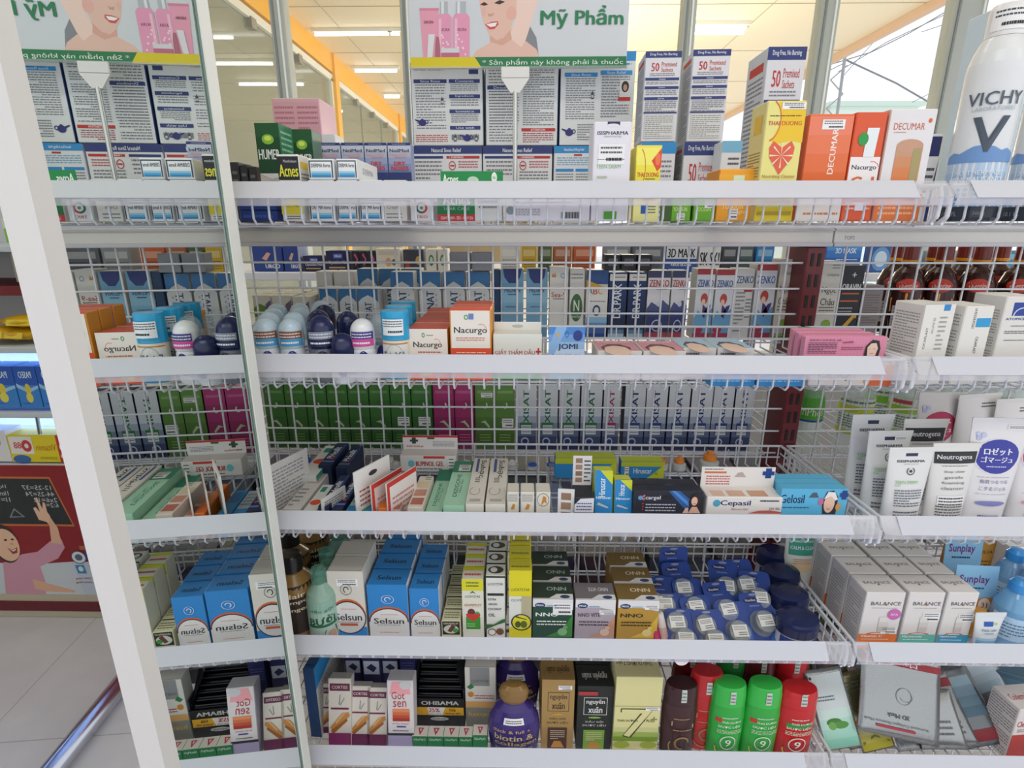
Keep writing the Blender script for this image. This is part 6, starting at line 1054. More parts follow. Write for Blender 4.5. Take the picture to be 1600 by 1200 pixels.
# ================================================================ FIFTH SHELF (E)
B('medicated_box', 'tall white and blue carton turned sideways beside mirror frame', 'E', 484, 500, 1045, .75, .12, '#2a5a8a', yr=1100, F=[R(0, 0, 1, 1, '#2a4a7a')], RT=[R(0, 0, 1, 1, '#c8c6c0'), P([(0, 1), (1, 1), (1, .85), (0, .7)], '#2a86c0'), L(.05, .05, .95, .7, 18, '#8a8a8c')], w=.02, rz=-4)
def cin(c2='#8a2a6a'):
    return [R(0, 0, 1, 1, '#dcd6cc'), R(.05, .8, .95, .92, '#6a2a4a'), T('CORTISS', .5, .86, .7, .05, '#e0d0d0', 0, .02), P([(.45, .58), (.5, .74), (.54, .74), (.5, .58)], '#8a8a88'), P([(.5, .58), (.7, .7), (.72, .68), (.53, .56)], '#9a9a98'), R(.1, .5, .9, .53, '#7a2a4a'),
            P([(.05, .2), (.6, .44), (.9, .46), (.95, .4), (.3, .16)], '#c88a4a'), P([(.1, .16), (.8, .36), (.85, .32), (.2, .1)], '#a0622c'), P([(.3, .3), (.7, .46), (.75, .44), (.35, .27)], '#e0b078'), R(0, 0, 1, .12, c2)]
for x0, x1, yt, Y, d, rx, lb in ((510, 546, 1082, .725, .02, -14, 'front one with purple foot'), (496, 524, 1082, .757, .02, -12, 'shaded one at far left'), (543, 575, 1095, .728, .018, -18, 'second from the front left'), (570, 602, 1097, .728, .018, -18, 'third one touching the tall slanted carton'), (548, 578, 1085, .775, .018, -14, 'rear one behind the second')):
    B('hair_dye_box', 'cream carton with cinnamon sticks picture, '+lb, 'E', x0, x1, yt, Y, d, '#d4ccc4', yr=1140, rx=rx, F=cin('#8a2a6a' if x0 == 510 else '#6a2050'), grp='cinnamon picture cartons')
zu = lambda k: [R(0, 0, 1, 1, '#26285e')]+([T('Zuchi', .5, .84, .7, .14, '#d8d8e8', 0, .02)] if k % 2 else [E(.5, .85, .2, .06, '#3a9a6a')])+([R(.06, .1, .94, .5, '#c8ccda'), P([(.2, .3), (.5, .42), (.8, .3), (.6, .16)], '#2a2c5a')] if k != 3 else [L(.1, .1, .9, .5, 5, '#5a5c9a')])
for i, (x0, x1, yt, yb, Y) in enumerate(((541, 566, 1032, 1080, .80), (568, 596, 1032, 1092, .79), (598, 624, 1032, 1093, .80), (626, 650, 1050, 1093, .79))):
    B('hair_dye_box', 'navy hair dye carton stacked above the cinnamon cartons, %s from left' % ORD[i], 'E', x0, x1, yt, Y+.02, .06, '#26285e', yr=1060, F=[R(0, .0, 1, .5, '#1c1e48')]+[remap([o], .5)[0] for o in zu(i)], grp='navy hair dye cartons', h=.135+.012*(i % 2))
B('serum_box', 'tall slanted white carton with red script lettering', 'E', 603, 645, 1080, .722, .03, '#d8d2d4', yr=1130, rx=-9, F=[R(0, 0, 1, .1, '#b0a4cc'), R(0, .1, 1, .14, '#2a2a3a'), P([(.1, .78), (.9, .78), (.8, .98), (.2, .98)], '#e8a0a8'), E(.7, .93, .22, .07, '#c8c8cc'), T('Got', .42, .76, .5, .12, '#b02a30', 0, .0), T('sen', .48, .62, .5, .1, '#b02a30', 0, .0), G(.2, .34, .85, .54, '#a83020', '#e08858', 4), T('H. Hoc Gucare', .5, .3, .6, .025, '#b02a30'), R(.35, .24, .7, .26, '#3a3a8a'), L(.2, .17, .8, .2, 1, '#3a3a40')], keys={'L': '#b8b0c4'})
# open display carton with black sachets
x0, x1 = PY(647, 1110, .775).x, PY(726, 1110, .775).x; w = x1-x0; zt = PY(686, 1092, .775).z; hb = zt-FL['E']
oh = empty('display_carton', 'open black display carton full of black sachets with yellow price band', 'box', ((x0+x1)/2, .775, FL['E']))
m = MB(); m.box((-w/2, 0, 0), (w/2, .002, hb), '#1b1c20'); m.box((-w/2, .002, 0), (-w/2+.002, .07, hb+.03), '#26272c'); m.box((w/2-.002, .002, 0), (w/2, .07, hb+.02), '#26272c'); m.box((-w/2, .07, 0), (w/2, .072, hb+.052), '#c4c4c4')
m.box((-w/2, .002, 0), (w/2, .07, .002), '#1b1c20'); m.add([(w/2, .0, hb), (w/2, .07, hb+.05), (w/2-.018, .03, hb+.045)], [(0, 1, 2)], '#202126')
m.add([(-w/2, .07, hb+.052), (w/2, .07, hb+.052), (w/2-.003, .03, hb+.062), (-w/2+.006, .03, hb+.062)], [(0, 1, 2, 3), (3, 2, 1, 0)], '#bdbdc0')
m.ops(frame((-w/2, 0, 0), (w, 0, 0), (0, 0, hb), (0, -1, 0)), [T('OHBAMA', .52, .85, .74, .14, '#c4c0b8', 0, .03), R(.02, .42, .98, .7, '#e0a82c'), P([(.3, .42), (.26, .7), (.62, .7), (.56, .42)], '#e8e4e4'), T('25%', .4, .6, .22, .14, '#b82a30', 0, .04), T('giảm 25%', .42, .46, .24, .05, '#4a4a50'), T('Giá', .76, .62, .13, .1, '#3a2a20', 0, .03), T('không đổi', .77, .49, .3, .08, '#3a2a20', 0, .02), E(.5, .3, .18, .07, '#c8c8c8'), T('BLACK HAIR', .5, .3, .26, .05, '#2a2a2e')])
m.build('carton_body', oh)
m = MB()
for k in range(6):
    y = .008+.0105*k; m.box((-w/2+.006, y, .01), (w/2-.006, y+.004, hb+.003+.006*k), '#141519/g', ch=.0015); m.box((-w/2+.006, y-.0003, hb-.003+.006*k), (w/2-.006, y, hb-.001+.006*k), '#4a4c55')
m.build('sachets', oh)
for i in range(5):
    a, b = (643, 667, 692, 716, 738, 761)[i:i+2]
    B('eye_drop_box', 'tiny green and white carton with red triangle mark, %s from the left' % ORD[i], 'E', a, b, 0, .722, .022, '#0f7a40', yr=1150, h=.034+(.004 if i == 4 else 0), vis=False, rx=-4, F=[R(0, 0, 1, .98, '#138048'), T('GlauMyO', .5, .8, .8, .16, '#d8e8dc', 0, .02)],
      T_=[R(0, 0, 1, 1, '#e0dcd4'), P([(.3, .8), (.7, .8), (.5, .1)], '#c02c48'), P([(.42, .7), (.58, .7), (.5, .4)], '#e0dcd4')], keys={'T': '#e0dcd4'}, grp='tiny green and white cartons')
B('hair_oil_box', 'white and silver oil carton with small green leaf', 'E', 727, 775, 1043, .775, .03, '#cfcbc4', yr=1090, F=[R(0, 0, 1, 1, '#d4d0c8'), R(.16, .7, .8, 1, '#8a8c8c'), T('LUCKYSTAR', .5, .78, .56, .04, '#4a4c4c'), P([(.05, .68), (.2, .74), (.3, .68), (.16, .64)], '#2a7a3a'), E(.18, .56, .1, .045, '#c8842c'), L(.3, .48, .95, .56, 2, '#a84a3a'), R(0, .34, 1, .44, '#d0a060'), R(0, 0, 1, .34, '#8a8880'), T('luxury', .5, .22, .8, .1, '#d8a850', 0, .03)])
# violet oval bottles
ogp = [(.034, 0), (.041, .006), (.045, .045), (.042, .072), (.032, .092), (.02, .101), (.019, .103)]
ogc = [(.0205, .1035), (.024, .110), (.0255, .122), (.022, .131), (.014, .136), (.0005, .137)]
ogl = [(.018, .078, 130, [T('thick & full +', .45, .7, .7, .1, '#c8a86a', 0, .02), T('biotin &', .5, .5, .7, .18, '#c8b078', 0, .03), T('collagen', .55, .28, .8, .18, '#c8b078', 0, .03), T('SHAMPOO', .5, .08, .7, .08, '#b8a8c8', 0, .02)])]
for px, Y, yr, lb in ((803, .738, 1130, 'front one'), (806, .83, 1090, 'rear one')):
    wbot('shampoo_bottle', 'violet oval bottle with bronze domed cap, '+lb, px, Y, 'E', ogp, '#3a2a72/g', ogc, '#8a6a3a/g', ogl, ell=.6, yr=yr, grp='violet oval bottles',
         extra=lambda o: (lambda s: (s.ops(cyl(prof_r(ogp), .074, .085, .6, 50), [R(0, 0, 1, 1, '#e8e8e8'), L(.1, .2, .9, .8, 2, '#44444a')], .0004), s.build('price_sticker', o)))(MB()))
ngx = lambda bg_, fg, pc, pt: [R(0, 0, 1, 1, bg_), O(.5, .68, .001, .001, .5, fg), R(.18, .54, .84, .82, fg), R(.195, .548, .825, .812, bg_), T('nguyên', .51, .745, .52, .09, fg, 0, .03), T('xuân', .51, .625, .4, .1, fg, 0, .03), E(.5, .5, .18, .015, '#c89a3c' if pt else '#8ab04a'), T('DẦU GỘI', .5, .435, .5, .045, fg, 0, .01), T('DƯỢC LIỆU', .5, .375, .66, .045, fg, 0, .01), R(.2, .0, .8, .3, pc), L(.28, .12, .74, .27, 5, '#d8c8a8'), P([(.3, 0), (.4, .1), (.6, .1), (.72, .0)], '#c88a3a')]
ntop = lambda bg_, fg: [R(0, 0, 1, 1, bg_), T('nguyên xuân', .5, .5, .7, .4, fg, 180, .03)]
B('shampoo_box', 'tan shampoo carton with framed dark lettering', 'E', 846, 897, 1062, .735, .045, '#a8874f', yr=1115, F=ngx('#a8874f', '#3a2a1c', '#4a2a22', 1), T_=ntop('#8f7244', '#3a2a1c'), n=2, st=('F', .5, .86, .42, .06), grp='tan shampoo cartons')
B('shampoo_box', 'black shampoo carton with framed white lettering', 'E', 901, 957, 1072, .735, .045, '#1f2522', yr=1120, F=ngx('#1f2522', '#dcdcd8', '#7aa83a', 0)+[R(.02, .86, .56, .92, '#a83a3a')], T_=ntop('#1a1f1d', '#c8c8c4'), keys={'T': '#1a1f1d'}, n=2, grp='black shampoo cartons')
B('shampoo_box', 'tall cream shampoo carton with large outlined seven', 'E', 960, 1032, 1058, .727, .05, '#dcd6a4', yr=1110, F=[R(0, 0, 1, 1, '#dcd698'), G(.0, .1, 1, .3, '#7aa02a', '#c8cc8a', 3), T('7', .5, .36, .72, .42, '#4a4a2a', 0, .06), T('7', .5, .36, .68, .39, '#ded89c', 0, .0), T('THÁI DƯƠNG', .3, .4, .46, .035, '#3a4a1c', 0, .02), T('7 PLUS', .76, .4, .2, .035, '#3a4a1c', 0, .02), T('+', .88, .42, .14, .08, '#8a8a4a'), E(.2, .05, .18, .05, '#a8b83a'), E(.8, .05, .18, .05, '#a8b83a'), R(0, .6, 1, .605, '#a8a47a')], T_=[T('THÁI DƯƠNG 7 plus', .45, .6, .8, .3, '#4a4a2a', 180, .02), L(.1, .75, .9, .92, 2, '#8a8a6a')], keys={'T': '#d8d2a0'}, st=('F', .68, .58, .3, .045))
# shampoo bottles, oval section with flat slanted cap
def sham(px, Y, c, capc, label, yr, lab, grp, h=.155, w=.029):
    h -= .009
    body = [(w*.86, 0), (w*.97, .005), (w, .05), (w*1.02, .09), (w*.98, .108), (w*.96, .112)]
    cap = [(w*.97, .1125), (w*.96, .13), (w*.9, h-.004), (w*.85, h), (.0005, h+.0005)]
    return wbot('shampoo_bottle', label, px, Y, 'E', body, c, cap, capc, [(.008, .105, 130, lab)], ell=.62, yr=yr, grp=grp,
       extra=lambda o: (lambda s: (s.ops(cyl(prof_r(cap), .122, .146, .62, 18), [R(0, 0, 1, 1, '#c4ccc4'), L(.1, .1, .9, .9, 3, '#7a827a')], .0003), s.build('seal_sticker', o)))(MB()))
g1 = lambda d: [L(.3, .86, .7, .9, 1, '#d8e0d0'), R(.12, .78, .3, .86, '#c83030') if d else R(.2, .7, .8, .8, '#3a8a3a'), T('THÁI DƯƠNG', .55, .8, .5, .05, '#e0e8d8', 0, .02), T('DƯỢC LIỆU', .5, .7, .56, .07, '#e0ecd8', 0, .02), L(.2, .55, .85, .64, 3, '#c8dcc0'), O(.5, .36, .2, .15, .12, '#dfe8d8'), T('9', .5, .36, .14, .14, '#e8f0e4', 0, .04), O(.45, .26, .28, .22, .12, '#e0d040', 180, 300), P([(.4, .1), (.6, .16), (.7, .08), (.5, .02)], '#e8d84a')]
g2 = [L(.3, .8, .7, .84, 1, '#b89a6a'), P([(.25, .66), (.85, .6), (.85, .68), (.25, .76)], '#b0986a'), L(.3, .56, .8, .6, 1, '#b89a6a'), O(.55, .3, .2, .14, .25, '#9a7a4a', 0, 280), O(.5, .22, .3, .2, .1, '#b89a5a', 150, 300)]
gn = 'green bottles with pale round mark'; rn = 'red shampoo bottles'
sham(1060, .735, '#3e1f22/g', '#3a1c20/g', 'dark brown shampoo bottle with gold swirl, front row', 1120, g2, None)
sham(1097, .752, '#b81f22/g', '#c02428/g', 'bright red shampoo bottle with gold swirl leaning on the brown one', 1115, g2, rn, h=.165)
sham(1072, .81, '#7a1c22/g', '#86202a/g', 'darker red shampoo bottle behind the brown one', 1080, g2, rn, h=.17)
sham(1134, .733, '#2fa840/g', '#36b84a/g', 'bright green shampoo bottle, left of the front pair', 1120, g1(1), gn, h=.16)
sham(1188, .733, '#2fa840/g', '#36b84a/g', 'bright green shampoo bottle, right of the front pair', 1120, g1(1), gn, h=.16, w=.030)
sham(1137, .81, '#2a8a3c/g', '#2f9a44/g', 'green shampoo bottle standing behind the front pair', 1080, g1(1), gn, h=.17)
sham(1241, .733, '#c01c20/g', '#c42026/g', 'bright red shampoo bottle with green band at right rail, front one', 1120, g1(0), rn, h=.152, w=.032)
sham(1230, .80, '#b01c22/g', '#b8222a/g', 'bright red shampoo bottle with green band at right rail, rear one', 1080, g1(0), rn, h=.168)
sham(1180, .80, '#5a1c22/g', '#621e26/g', 'wine red shampoo bottle hidden behind the green pair', 1080, g2, rn, h=.165)
# dark cartons behind the second row, fifth shelf
for i, (a, b, c, nm) in enumerate(((500, 560, '#1c4a7a', 'blue'), (562, 640, '#5a4a4c', 'greyish'), (645, 720, '#3c3034', 'brown'), (722, 790, '#2a2a30', 'black'), (800, 880, '#2c2424', 'dark'), (890, 960, '#26282a', 'charcoal'), (965, 1030, '#3a3a30', 'olive'))):
    B('stock_carton', '%s carton at the back of the fifth shelf before the mesh' % nm, 'E', a, b, 0, .905, .06, c, yr=1070, h=.155, vis=False, F=[R(.1, .6, .9, .9, lerp(c, '#ffffff', .2)), L(.1, .2, .9, .5, 4, lerp(c, '#ffffff', .35)), E(.5, .75, .15, .1, '#a84a3a')], grp='dark stock cartons')
# ---------------------------------------------------------------- mask sachets, right bay
def sachet(label, px, py, Y, w, h, rx, rz, c, ops, dz=0, ry=0, grp='foil mask sachets', T0=.004):
    """pillow shaped foil pouch, printed on its front; px,py is its lower middle"""
    p = PY(px, py, Y); p.z = max(p.z, FL['E']+.003); c = lerp(c.split('/')[0], '#000000', .2)+'/f'; m = MB(); w *= 1.22; h *= 1.05; nx_, nz_ = 12, 14; V = []
    def th(u, v): return T0*max(0, (1-(2*u-1)**4))*max(0, (1-(2*v-1)**6))+.0004
    for s in (-1, 1):
        for j in range(nz_+1):
            for i in range(nx_+1):
                u, v = i/nx_, j/nz_; V.append(((u-.5)*w, s*th(u, v), v*h))
    N = (nx_+1)*(nz_+1); fs = []
    for s in (0, 1):
        for j in range(nz_):
            for i in range(nx_):
                a = s*N+j*(nx_+1)+i; q = (a, a+1, a+nx_+2, a+nx_+1); fs.append(q if s == 0 else q[::-1])
    for i in range(nx_): fs += [(i, N+i, N+i+1, i+1), (nz_*(nx_+1)+i+1, N+nz_*(nx_+1)+i+1, N+nz_*(nx_+1)+i, nz_*(nx_+1)+i)]
    for j in range(nz_): fs += [(j*(nx_+1), (j+1)*(nx_+1), N+(j+1)*(nx_+1), N+j*(nx_+1)), (j*(nx_+1)+nx_, N+j*(nx_+1)+nx_, N+(j+1)*(nx_+1)+nx_, (j+1)*(nx_+1)+nx_)]
    m.add(V, fs, c, True)
    fr = lambda u, v, o: ((u-.5)*w, -th(min(max(u, 0), 1), min(max(v, 0), 1))-o-.0003, v*h)
    fr.sub = (10, 8); m.ops(fr, ops, .00012)
    o = m.build('face_mask_sachet', None, (p.x, Y, p.z+dz), (R_(rx), R_(ry), R_(rz))); return tag(o, label, 'face mask', grp)
may = [R(0, .84, 1, .92, '#9a2430'), T('Mayan', .5, .88, .36, .06, '#d8c8c8', 180, .02), O(.52, .5, .1, .1, .08, '#8a9292'), O(.55, .5, .08, .06, .1, '#8a9292', 200, 380), T('3D Mask', .46, .26, .28, .05, '#4a5254', 180, .02), T('Activated Collagen Essence Mask', .45, .17, .8, .04, '#5a6264', 180, .01), R(.2, .1, .68, .13, '#a83040')]
sachet('large silver sachet with red stripe and upside down lettering, on top', 1402, 1160, .722, .108, .128, -30, -6, '#c4c8c8/f', may, ry=9, T0=.006, dz=.008)
sachet('long silver sachet leaning low between sea green one and carton', 1500, 1168, .738, .05, .11, -44, -6, '#b4b8ba/f', [L(.2, .15, .8, .35, 3, '#5a5c60'), R(0, .78, 1, .9, '#8a2430')], ry=-18)
sachet('dark grey sachet leaning low against the red and white carton', 1540, 1166, .742, .055, .12, -42, -6, '#8a8e94/f', [R(0, .06, 1, .2, '#8a2430'), G(.1, .35, .9, .85, '#4a6a7c', '#8aa4b0', 4)], ry=-22)
sachet('pale green sachet leaning low behind the long silver one', 1516, 1150, .80, .06, .13, -38, -4, '#b4c4ba/f', [G(.1, .1, .9, .7, '#8ab8a4', '#b8d0c4', 4)], ry=-20)
alo = [G(.06, .02, .94, .5, '#8fd0bc', '#c4dcd4', 4), R(.06, .5, .94, .94, '#c8d2d2'), E(.42, .34, .2, .05, '#3a7a2c'), E(.58, .3, .2, .045, '#4f9038'), E(.35, .3, .1, .05, '#6aa04a'), L(.1, .6, .6, .68, 2, '#5a6a70'), E(.1, .9, .03, .02, '#1c1e22')]
sachet('pale aqua sachet with aloe slices picture', 1318, 1170, .725, .052, .12, -30, 2, '#c8d0cf/f', alo, ry=-10)
cuc = [G(.06, .02, .94, .3, '#b8b02c', '#c8c080', 3), E(.4, .36, .3, .08, '#c86a2c'), E(.6, .62, .2, .05, '#8a8a4a'), L(.1, .75, .8, .9, 3, '#6a6a50'), P([(.1, .1), (.5, .18), (.9, .08), (.9, .1), (.5, .21), (.1, .13)], '#7a7a1c')]
sachet('olive gold sachet with orange fruit picture', 1374, 1172, .735, .046, .12, -32, 2, '#a8a27c/f', cuc, ry=-16)
sachet('grey gold sachet edge between the aloe and the olive ones', 1350, 1170, .745, .04, .125, -34, 2, '#9a9784/f', [G(.06, .02, .94, .3, '#a8a060', '#a8a088', 3)], ry=-16)
sachet('plain silver sachet lying at rail below the large silver one', 1440, 1172, .738, .06, .09, -38, -4, '#bfc2c2/f', [L(.2, .3, .8, .5, 2, '#6a6c70')], ry=-12)
sachet('white silver sachet with black edge at the rail', 1475, 1170, .73, .06, .085, -40, -8, '#c8cbcc/f', [R(0, 0, .05, 1, '#1c1e20'), L(.3, .2, .8, .5, 3, '#6a6c70')], ry=-10)
teal = [G(.05, .05, .95, .8, '#8ab8ac', '#b8d0c8', 5), L(.2, .4, .8, .6, 3, '#4a6a60'), E(.4, .7, .15, .06, '#6a9a4a')]
sachet('sea green sachet leaning right of the large silver one', 1496, 1150, .775, .055, .14, -34, 4, '#b0c4bc/f', teal, ry=-26)
sachet('paler green sachet tucked behind the sea green one', 1478, 1150, .81, .055, .15, -34, 4, '#bccac4/f', teal, ry=-26)
sachet('grey black striped sachet standing in the middle', 1512, 1120, .84, .075, .13, -24, 4, '#a8acb0/f', [R(0, 0, .1, 1, '#24262c'), R(.1, .1, .9, .2, '#9a2430'), G(.15, .3, .9, .7, '#3a6a80', '#8aa8b8', 4), T('Mayan', .5, .15, .4, .06, '#d8c8c8', 180)], ry=-24)
sachet('silver sachet with maroon foot band right of the striped one', 1548, 1118, .80, .085, .13, -26, 4, '#b8bcc0/f', [R(0, .04, 1, .18, '#8a2430'), T('Mayan', .5, .11, .4, .08, '#d8c8c8', 180, .02), G(.1, .3, .9, .75, '#9ab0bc', '#c4ccd0', 4)], ry=-22)
sachet('silver sachet with maroon top band and upside down lettering', 1578, 1085, .86, .085, .12, -24, 4, '#b8bcc0/f', [R(0, .7, 1, .84, '#8a2430'), T('Mayan', .5, .77, .4, .08, '#d8c8c8', 180, .02), G(.1, .1, .9, .6, '#5a9ab8', '#b4ccd8', 4)], ry=-16)
sachet('rosy tinted sachet near the side rail, front of three', 1316, 1085, .84, .055, .12, -18, 0, '#b8a8a8/f', [G(.12, .1, .88, .9, '#a07878', '#c4a8a4', 4)], ry=-8, grp='tinted sachets near the rail')
sachet('grey sachet behind the rosy one near side rail', 1300, 1080, .875, .055, .12, -18, 0, '#8f9290/f', [G(.12, .1, .88, .9, '#6a6c68', '#a8a8a0', 4)], ry=-8, grp='tinted sachets near the rail')
sachet('olive sachet rearmost near the side rail', 1284, 1078, .905, .055, .12, -18, 0, '#6a7058/f', [G(.12, .1, .88, .9, '#4a5a34', '#8a9a5a', 4)], ry=-8, grp='tinted sachets near the rail')
sachet('dark blue grey sachet standing behind the large silver one, left', 1358, 1095, .84, .06, .13, -16, 2, '#7f8c94/f', [G(.1, .1, .9, .9, '#4a606c', '#8a9aa4', 4)], ry=-12)
sachet('black and white sachet standing behind the large silver one, middle', 1410, 1090, .85, .06, .13, -16, 2, '#9a9ea2/f', [R(0, 0, .35, 1, '#1c1e22'), L(.4, .2, .9, .8, 8, '#5a5c62')], ry=-16)
sachet('bright foil sachet standing behind the large silver one, right', 1450, 1090, .85, .06, .13, -16, 2, '#ccd0d2/f', [L(.2, .3, .8, .8, 5, '#7a7c82')], ry=-20)
B('gel_mask_box', 'blue grey carton with glossy edge behind the red and white one', 'E', 1560, 1640, 1060, .81, .05, '#3e6274', yr=1090, rz=-24, F=[R(.05, .1, .95, .9, '#4a7286'), L(.1, .3, .8, .6, 4, '#8ab0c0')], vis=False)
B('acne_care_box', 'red and white carton with fine print side at right edge', 'E', 1578, 1640, 1107, .73, .05, '#dcd6d4', yr=1140, rz=6, F=[R(0, 0, 1, .45, '#b83a34'), T('Cleanser', .3, .68, .5, .12, '#b83a34', 0, .03), L(.1, .5, .8, .58, 2, '#8a6a6a')], T_=[T('Codermal', .35, .5, .5, .25, '#b83a34', 0, .02)], LT=[L(.05, .05, .95, .95, 18, '#8a8684')])

# ================================================================ AISLE BEHIND THE VIEWER (seen in the front mirror)
YV = 1.80
YR = 2*YC-YV
def VX(px, py): return PY(px, py, YV)
def orow(py): return VX(60, py).z
og = empty('wall_display_shelf', 'lit white wall shelf unit with dark red panels across the aisle', 'shelf', (-1.75, YR, 0))
gx0, gx1 = -.95, 1.0     # local x extents
def gp(nm, a, b, key, **k):
    m = MB(); m.box(a, b, key, **k); return m.build(nm, og)
z1 = orow(728); z0 = orow(928)
gp('base_cabinet', (gx0, -.42, orow(975)), (gx1, -.004, z0), '#cfc6b6')
gp('kick_board', (gx0, -.40, 0), (gx1, -.03, orow(975)), '#5a5048')
gp('base_stripe', (gx0, -.004, orow(953)), (gx1, .006, orow(940)), '#6a1a2c')
gp('cabinet_body', (gx0, -.42, z0), (gx1, -.006, z1), '#c9ccd4')
pm = MB(); pm.box((gx0, -.006, z0), (gx1, 0, z1), '#8f1420')
# poster print: girl at a blackboard (as one would read it standing in the aisle; px are photo columns, the mirror flips it)
def pu(px): return (VX(px, 830).x-(og.location.x+gx0))
W_ = gx1-gx0
def pv(py): return (orow(py)-z0)/(z1-z0)
def Q(pts, c): return P([(1-pu(x)/W_ , pv(y)) for x, y in pts][::1], c)
def QE(x, y, rx, ry, c): return E(1-pu(x)/W_, pv(y), abs(pu(x+rx)-pu(x))/W_, abs(pv(y+ry)-pv(y)), c)
def QT(t, x, y, w, h, c, b=.01): return T(t, 1-pu(x)/W_, pv(y), abs(pu(x+w)-pu(x))/W_, abs(pv(y+h)-pv(y)), c, 0, b)
art = [Q([(-260, 745), (99, 745), (119, 822), (-260, 822)], '#c8703a'), Q([(-260, 748), (97, 748), (116, 819), (-260, 819)], '#22262c'),
       QT('12-25=37', 75, 762, 44, 7, '#c8ccd0'), QT('44-25=74', 78, 772, 44, 7, '#c8ccd0'), QT('2x6=12', 84, 781, 36, 7, '#c8ccd0'), QT('6:2=3', 90, 789, 24, 7, '#c8ccd0'), QT('1kg=10', 14, 761, 30, 7, '#c8ccd0'), QT('1km=1000', 8, 771, 44, 7, '#c8ccd0'), QT('1l=1000', 10, 781, 40, 7, '#c8ccd0'),
       Q([(22, 808), (32, 794), (46, 808), (22, 809)], '#8a8e94'), Q([(25, 807), (32, 797), (42, 807)], '#22262c'),
       Q([(-260, 928), (-260, 880), (60, 880), (100, 877), (160, 877), (175, 928)], '#cfd6e4'),
       Q([(100, 878), (152, 878), (160, 928), (108, 928)], '#c4cfe6'),
       Q([(-20, 928), (-10, 880), (25, 866), (50, 862), (75, 845), (93, 842), (95, 855), (80, 872), (48, 885), (50, 912), (45, 928)], '#d49ab4'),
       Q([(30, 905), (60, 913), (94, 922), (92, 925), (50, 924), (30, 920)], '#e4b49c'),
       Q([(76, 848), (80, 820), (72, 808), (84, 806), (92, 825), (92, 850)], '#e4b49c'), Q([(66, 812), (62, 794), (66, 792), (71, 800), (69, 778), (72, 777), (76, 795), (79, 784), (82, 786), (82, 800), (85, 806), (80, 816)], '#ecc0a8'),
       QE(2, 850, 22, 30, '#3a2620'), QE(4, 852, 20, 25, '#ecc0a6'), Q([(4, 856), (12, 859), (20, 855), (18, 864), (10, 866)], '#9a3038'), Q([(6, 857), (12, 860), (18, 857), (16, 860), (12, 862)], '#f4ece8'), QE(16, 843, 2.5, 1.6, '#3a2420'), QE(5, 844, 2.5, 1.6, '#3a2420'), QE(13, 850, 3, 2, '#dca68e'),
       QE(113, 870, 12, 10, '#3a4a72'), QE(113, 870, 10.5, 8.8, '#dfe4ec'), QE(113, 870, 6, 5, '#5a6a8a'), Q([(118, 852), (140, 852), (142, 858), (118, 858)], '#b06a4a'), Q([(124, 860), (145, 860), (146, 875), (126, 875)], '#3a4a9c'),
       Q([(104, 882), (118, 882), (120, 895), (106, 895)], '#3a8ac0'), QE(112, 888, 4, 4, '#d0e4f0'), Q([(126, 882), (146, 882), (148, 898), (130, 898)], '#c86a5a'), QT('100% hàng', 112, 903, 24, 4, '#b04a4a'), QT('chính hãng', 112, 909, 26, 4, '#b04a4a')]
pm.ops(frame((gx1, .0, z0), (-W_, 0, 0), (0, 0, z1-z0), (0, 1, 0)), art, .0002); pm.build('poster_panel', og)
gp('red_upright', (gx0, -.42, z1), (gx0+.04, .0, 1.9), '#7a1620')
for nm, py, dep in (('shelf_board', 648, .0), ('shelf_board', 546, .0), ('shelf_board', 388, -.05)):
    z = orow(py); gp(nm, (gx0, -.42, z-.014), (gx1, dep, z+.006), '#c8d0dc', ch=.002)
gp('red_board', (gx0, -.42, orow(468)), (gx1, -.10, orow(452)), '#7c1822')
gp('back_panel', (gx0, -.45, 0), (gx1, -.42, 2.0), '#cfd2de')
lm = bpy.data.lights.new('shelf_led', 'AREA'); lm.shape = 'RECTANGLE'; lm.size = 1.8; lm.size_y = .05; lm.energy = 9; lm.color = (.45, .62, 1)
for py in (556, 660):
    lo_ = bpy.data.objects.new('shelf_led', lm); lo_.location = (og.location.x, YR-.2, orow(py)-.03); COL.objects.link(lo_)
def OB(nm, lb, px0, px1, yt, yb, c, F, d=.08, dy=-.02, grp=None, keys=None, zb=None):
    a = VX(px0, (yt+yb)/2); b = VX(px1, (yt+yb)/2); z = orow(yb)+.007 if zb is None else zb
    return carton(nm, lb, abs(b.x-a.x)-.001, d, orow(yt)-orow(yb), ((a.x+b.x)/2, YR+dy-d/2, z), c, F=F, keys=keys, rz=180, grp=grp)
pas = [R(0, 0, 1, 1, '#3a86d8'), R(0, .55, 1, 1, '#2458c0'), T('PASEO', .5, .8, .6, .16, '#d8ecf8', 0, .03), P([(0, .55), (.5, .45), (1, .6), (1, .5), (.5, .36), (0, .48)], '#9cc8f0'), E(.5, .45, .13, .14, '#e0c83a'), E(.5, .25, .16, .12, '#e8d85a'), L(.55, .08, .9, .14, 1, '#2458c0')]
for i, (a, b, w) in enumerate(((-26, 17, 'left'), (19, 53, 'middle'), (55, 90, 'right'), (-70, -28, 'far left'))):
    OB('tissue_pack', 'blue tissue pack with lemon print seen in the mirror, %s one' % w, a, b, 578, 643, '#3a86d8', pas, grp='blue tissue packs')
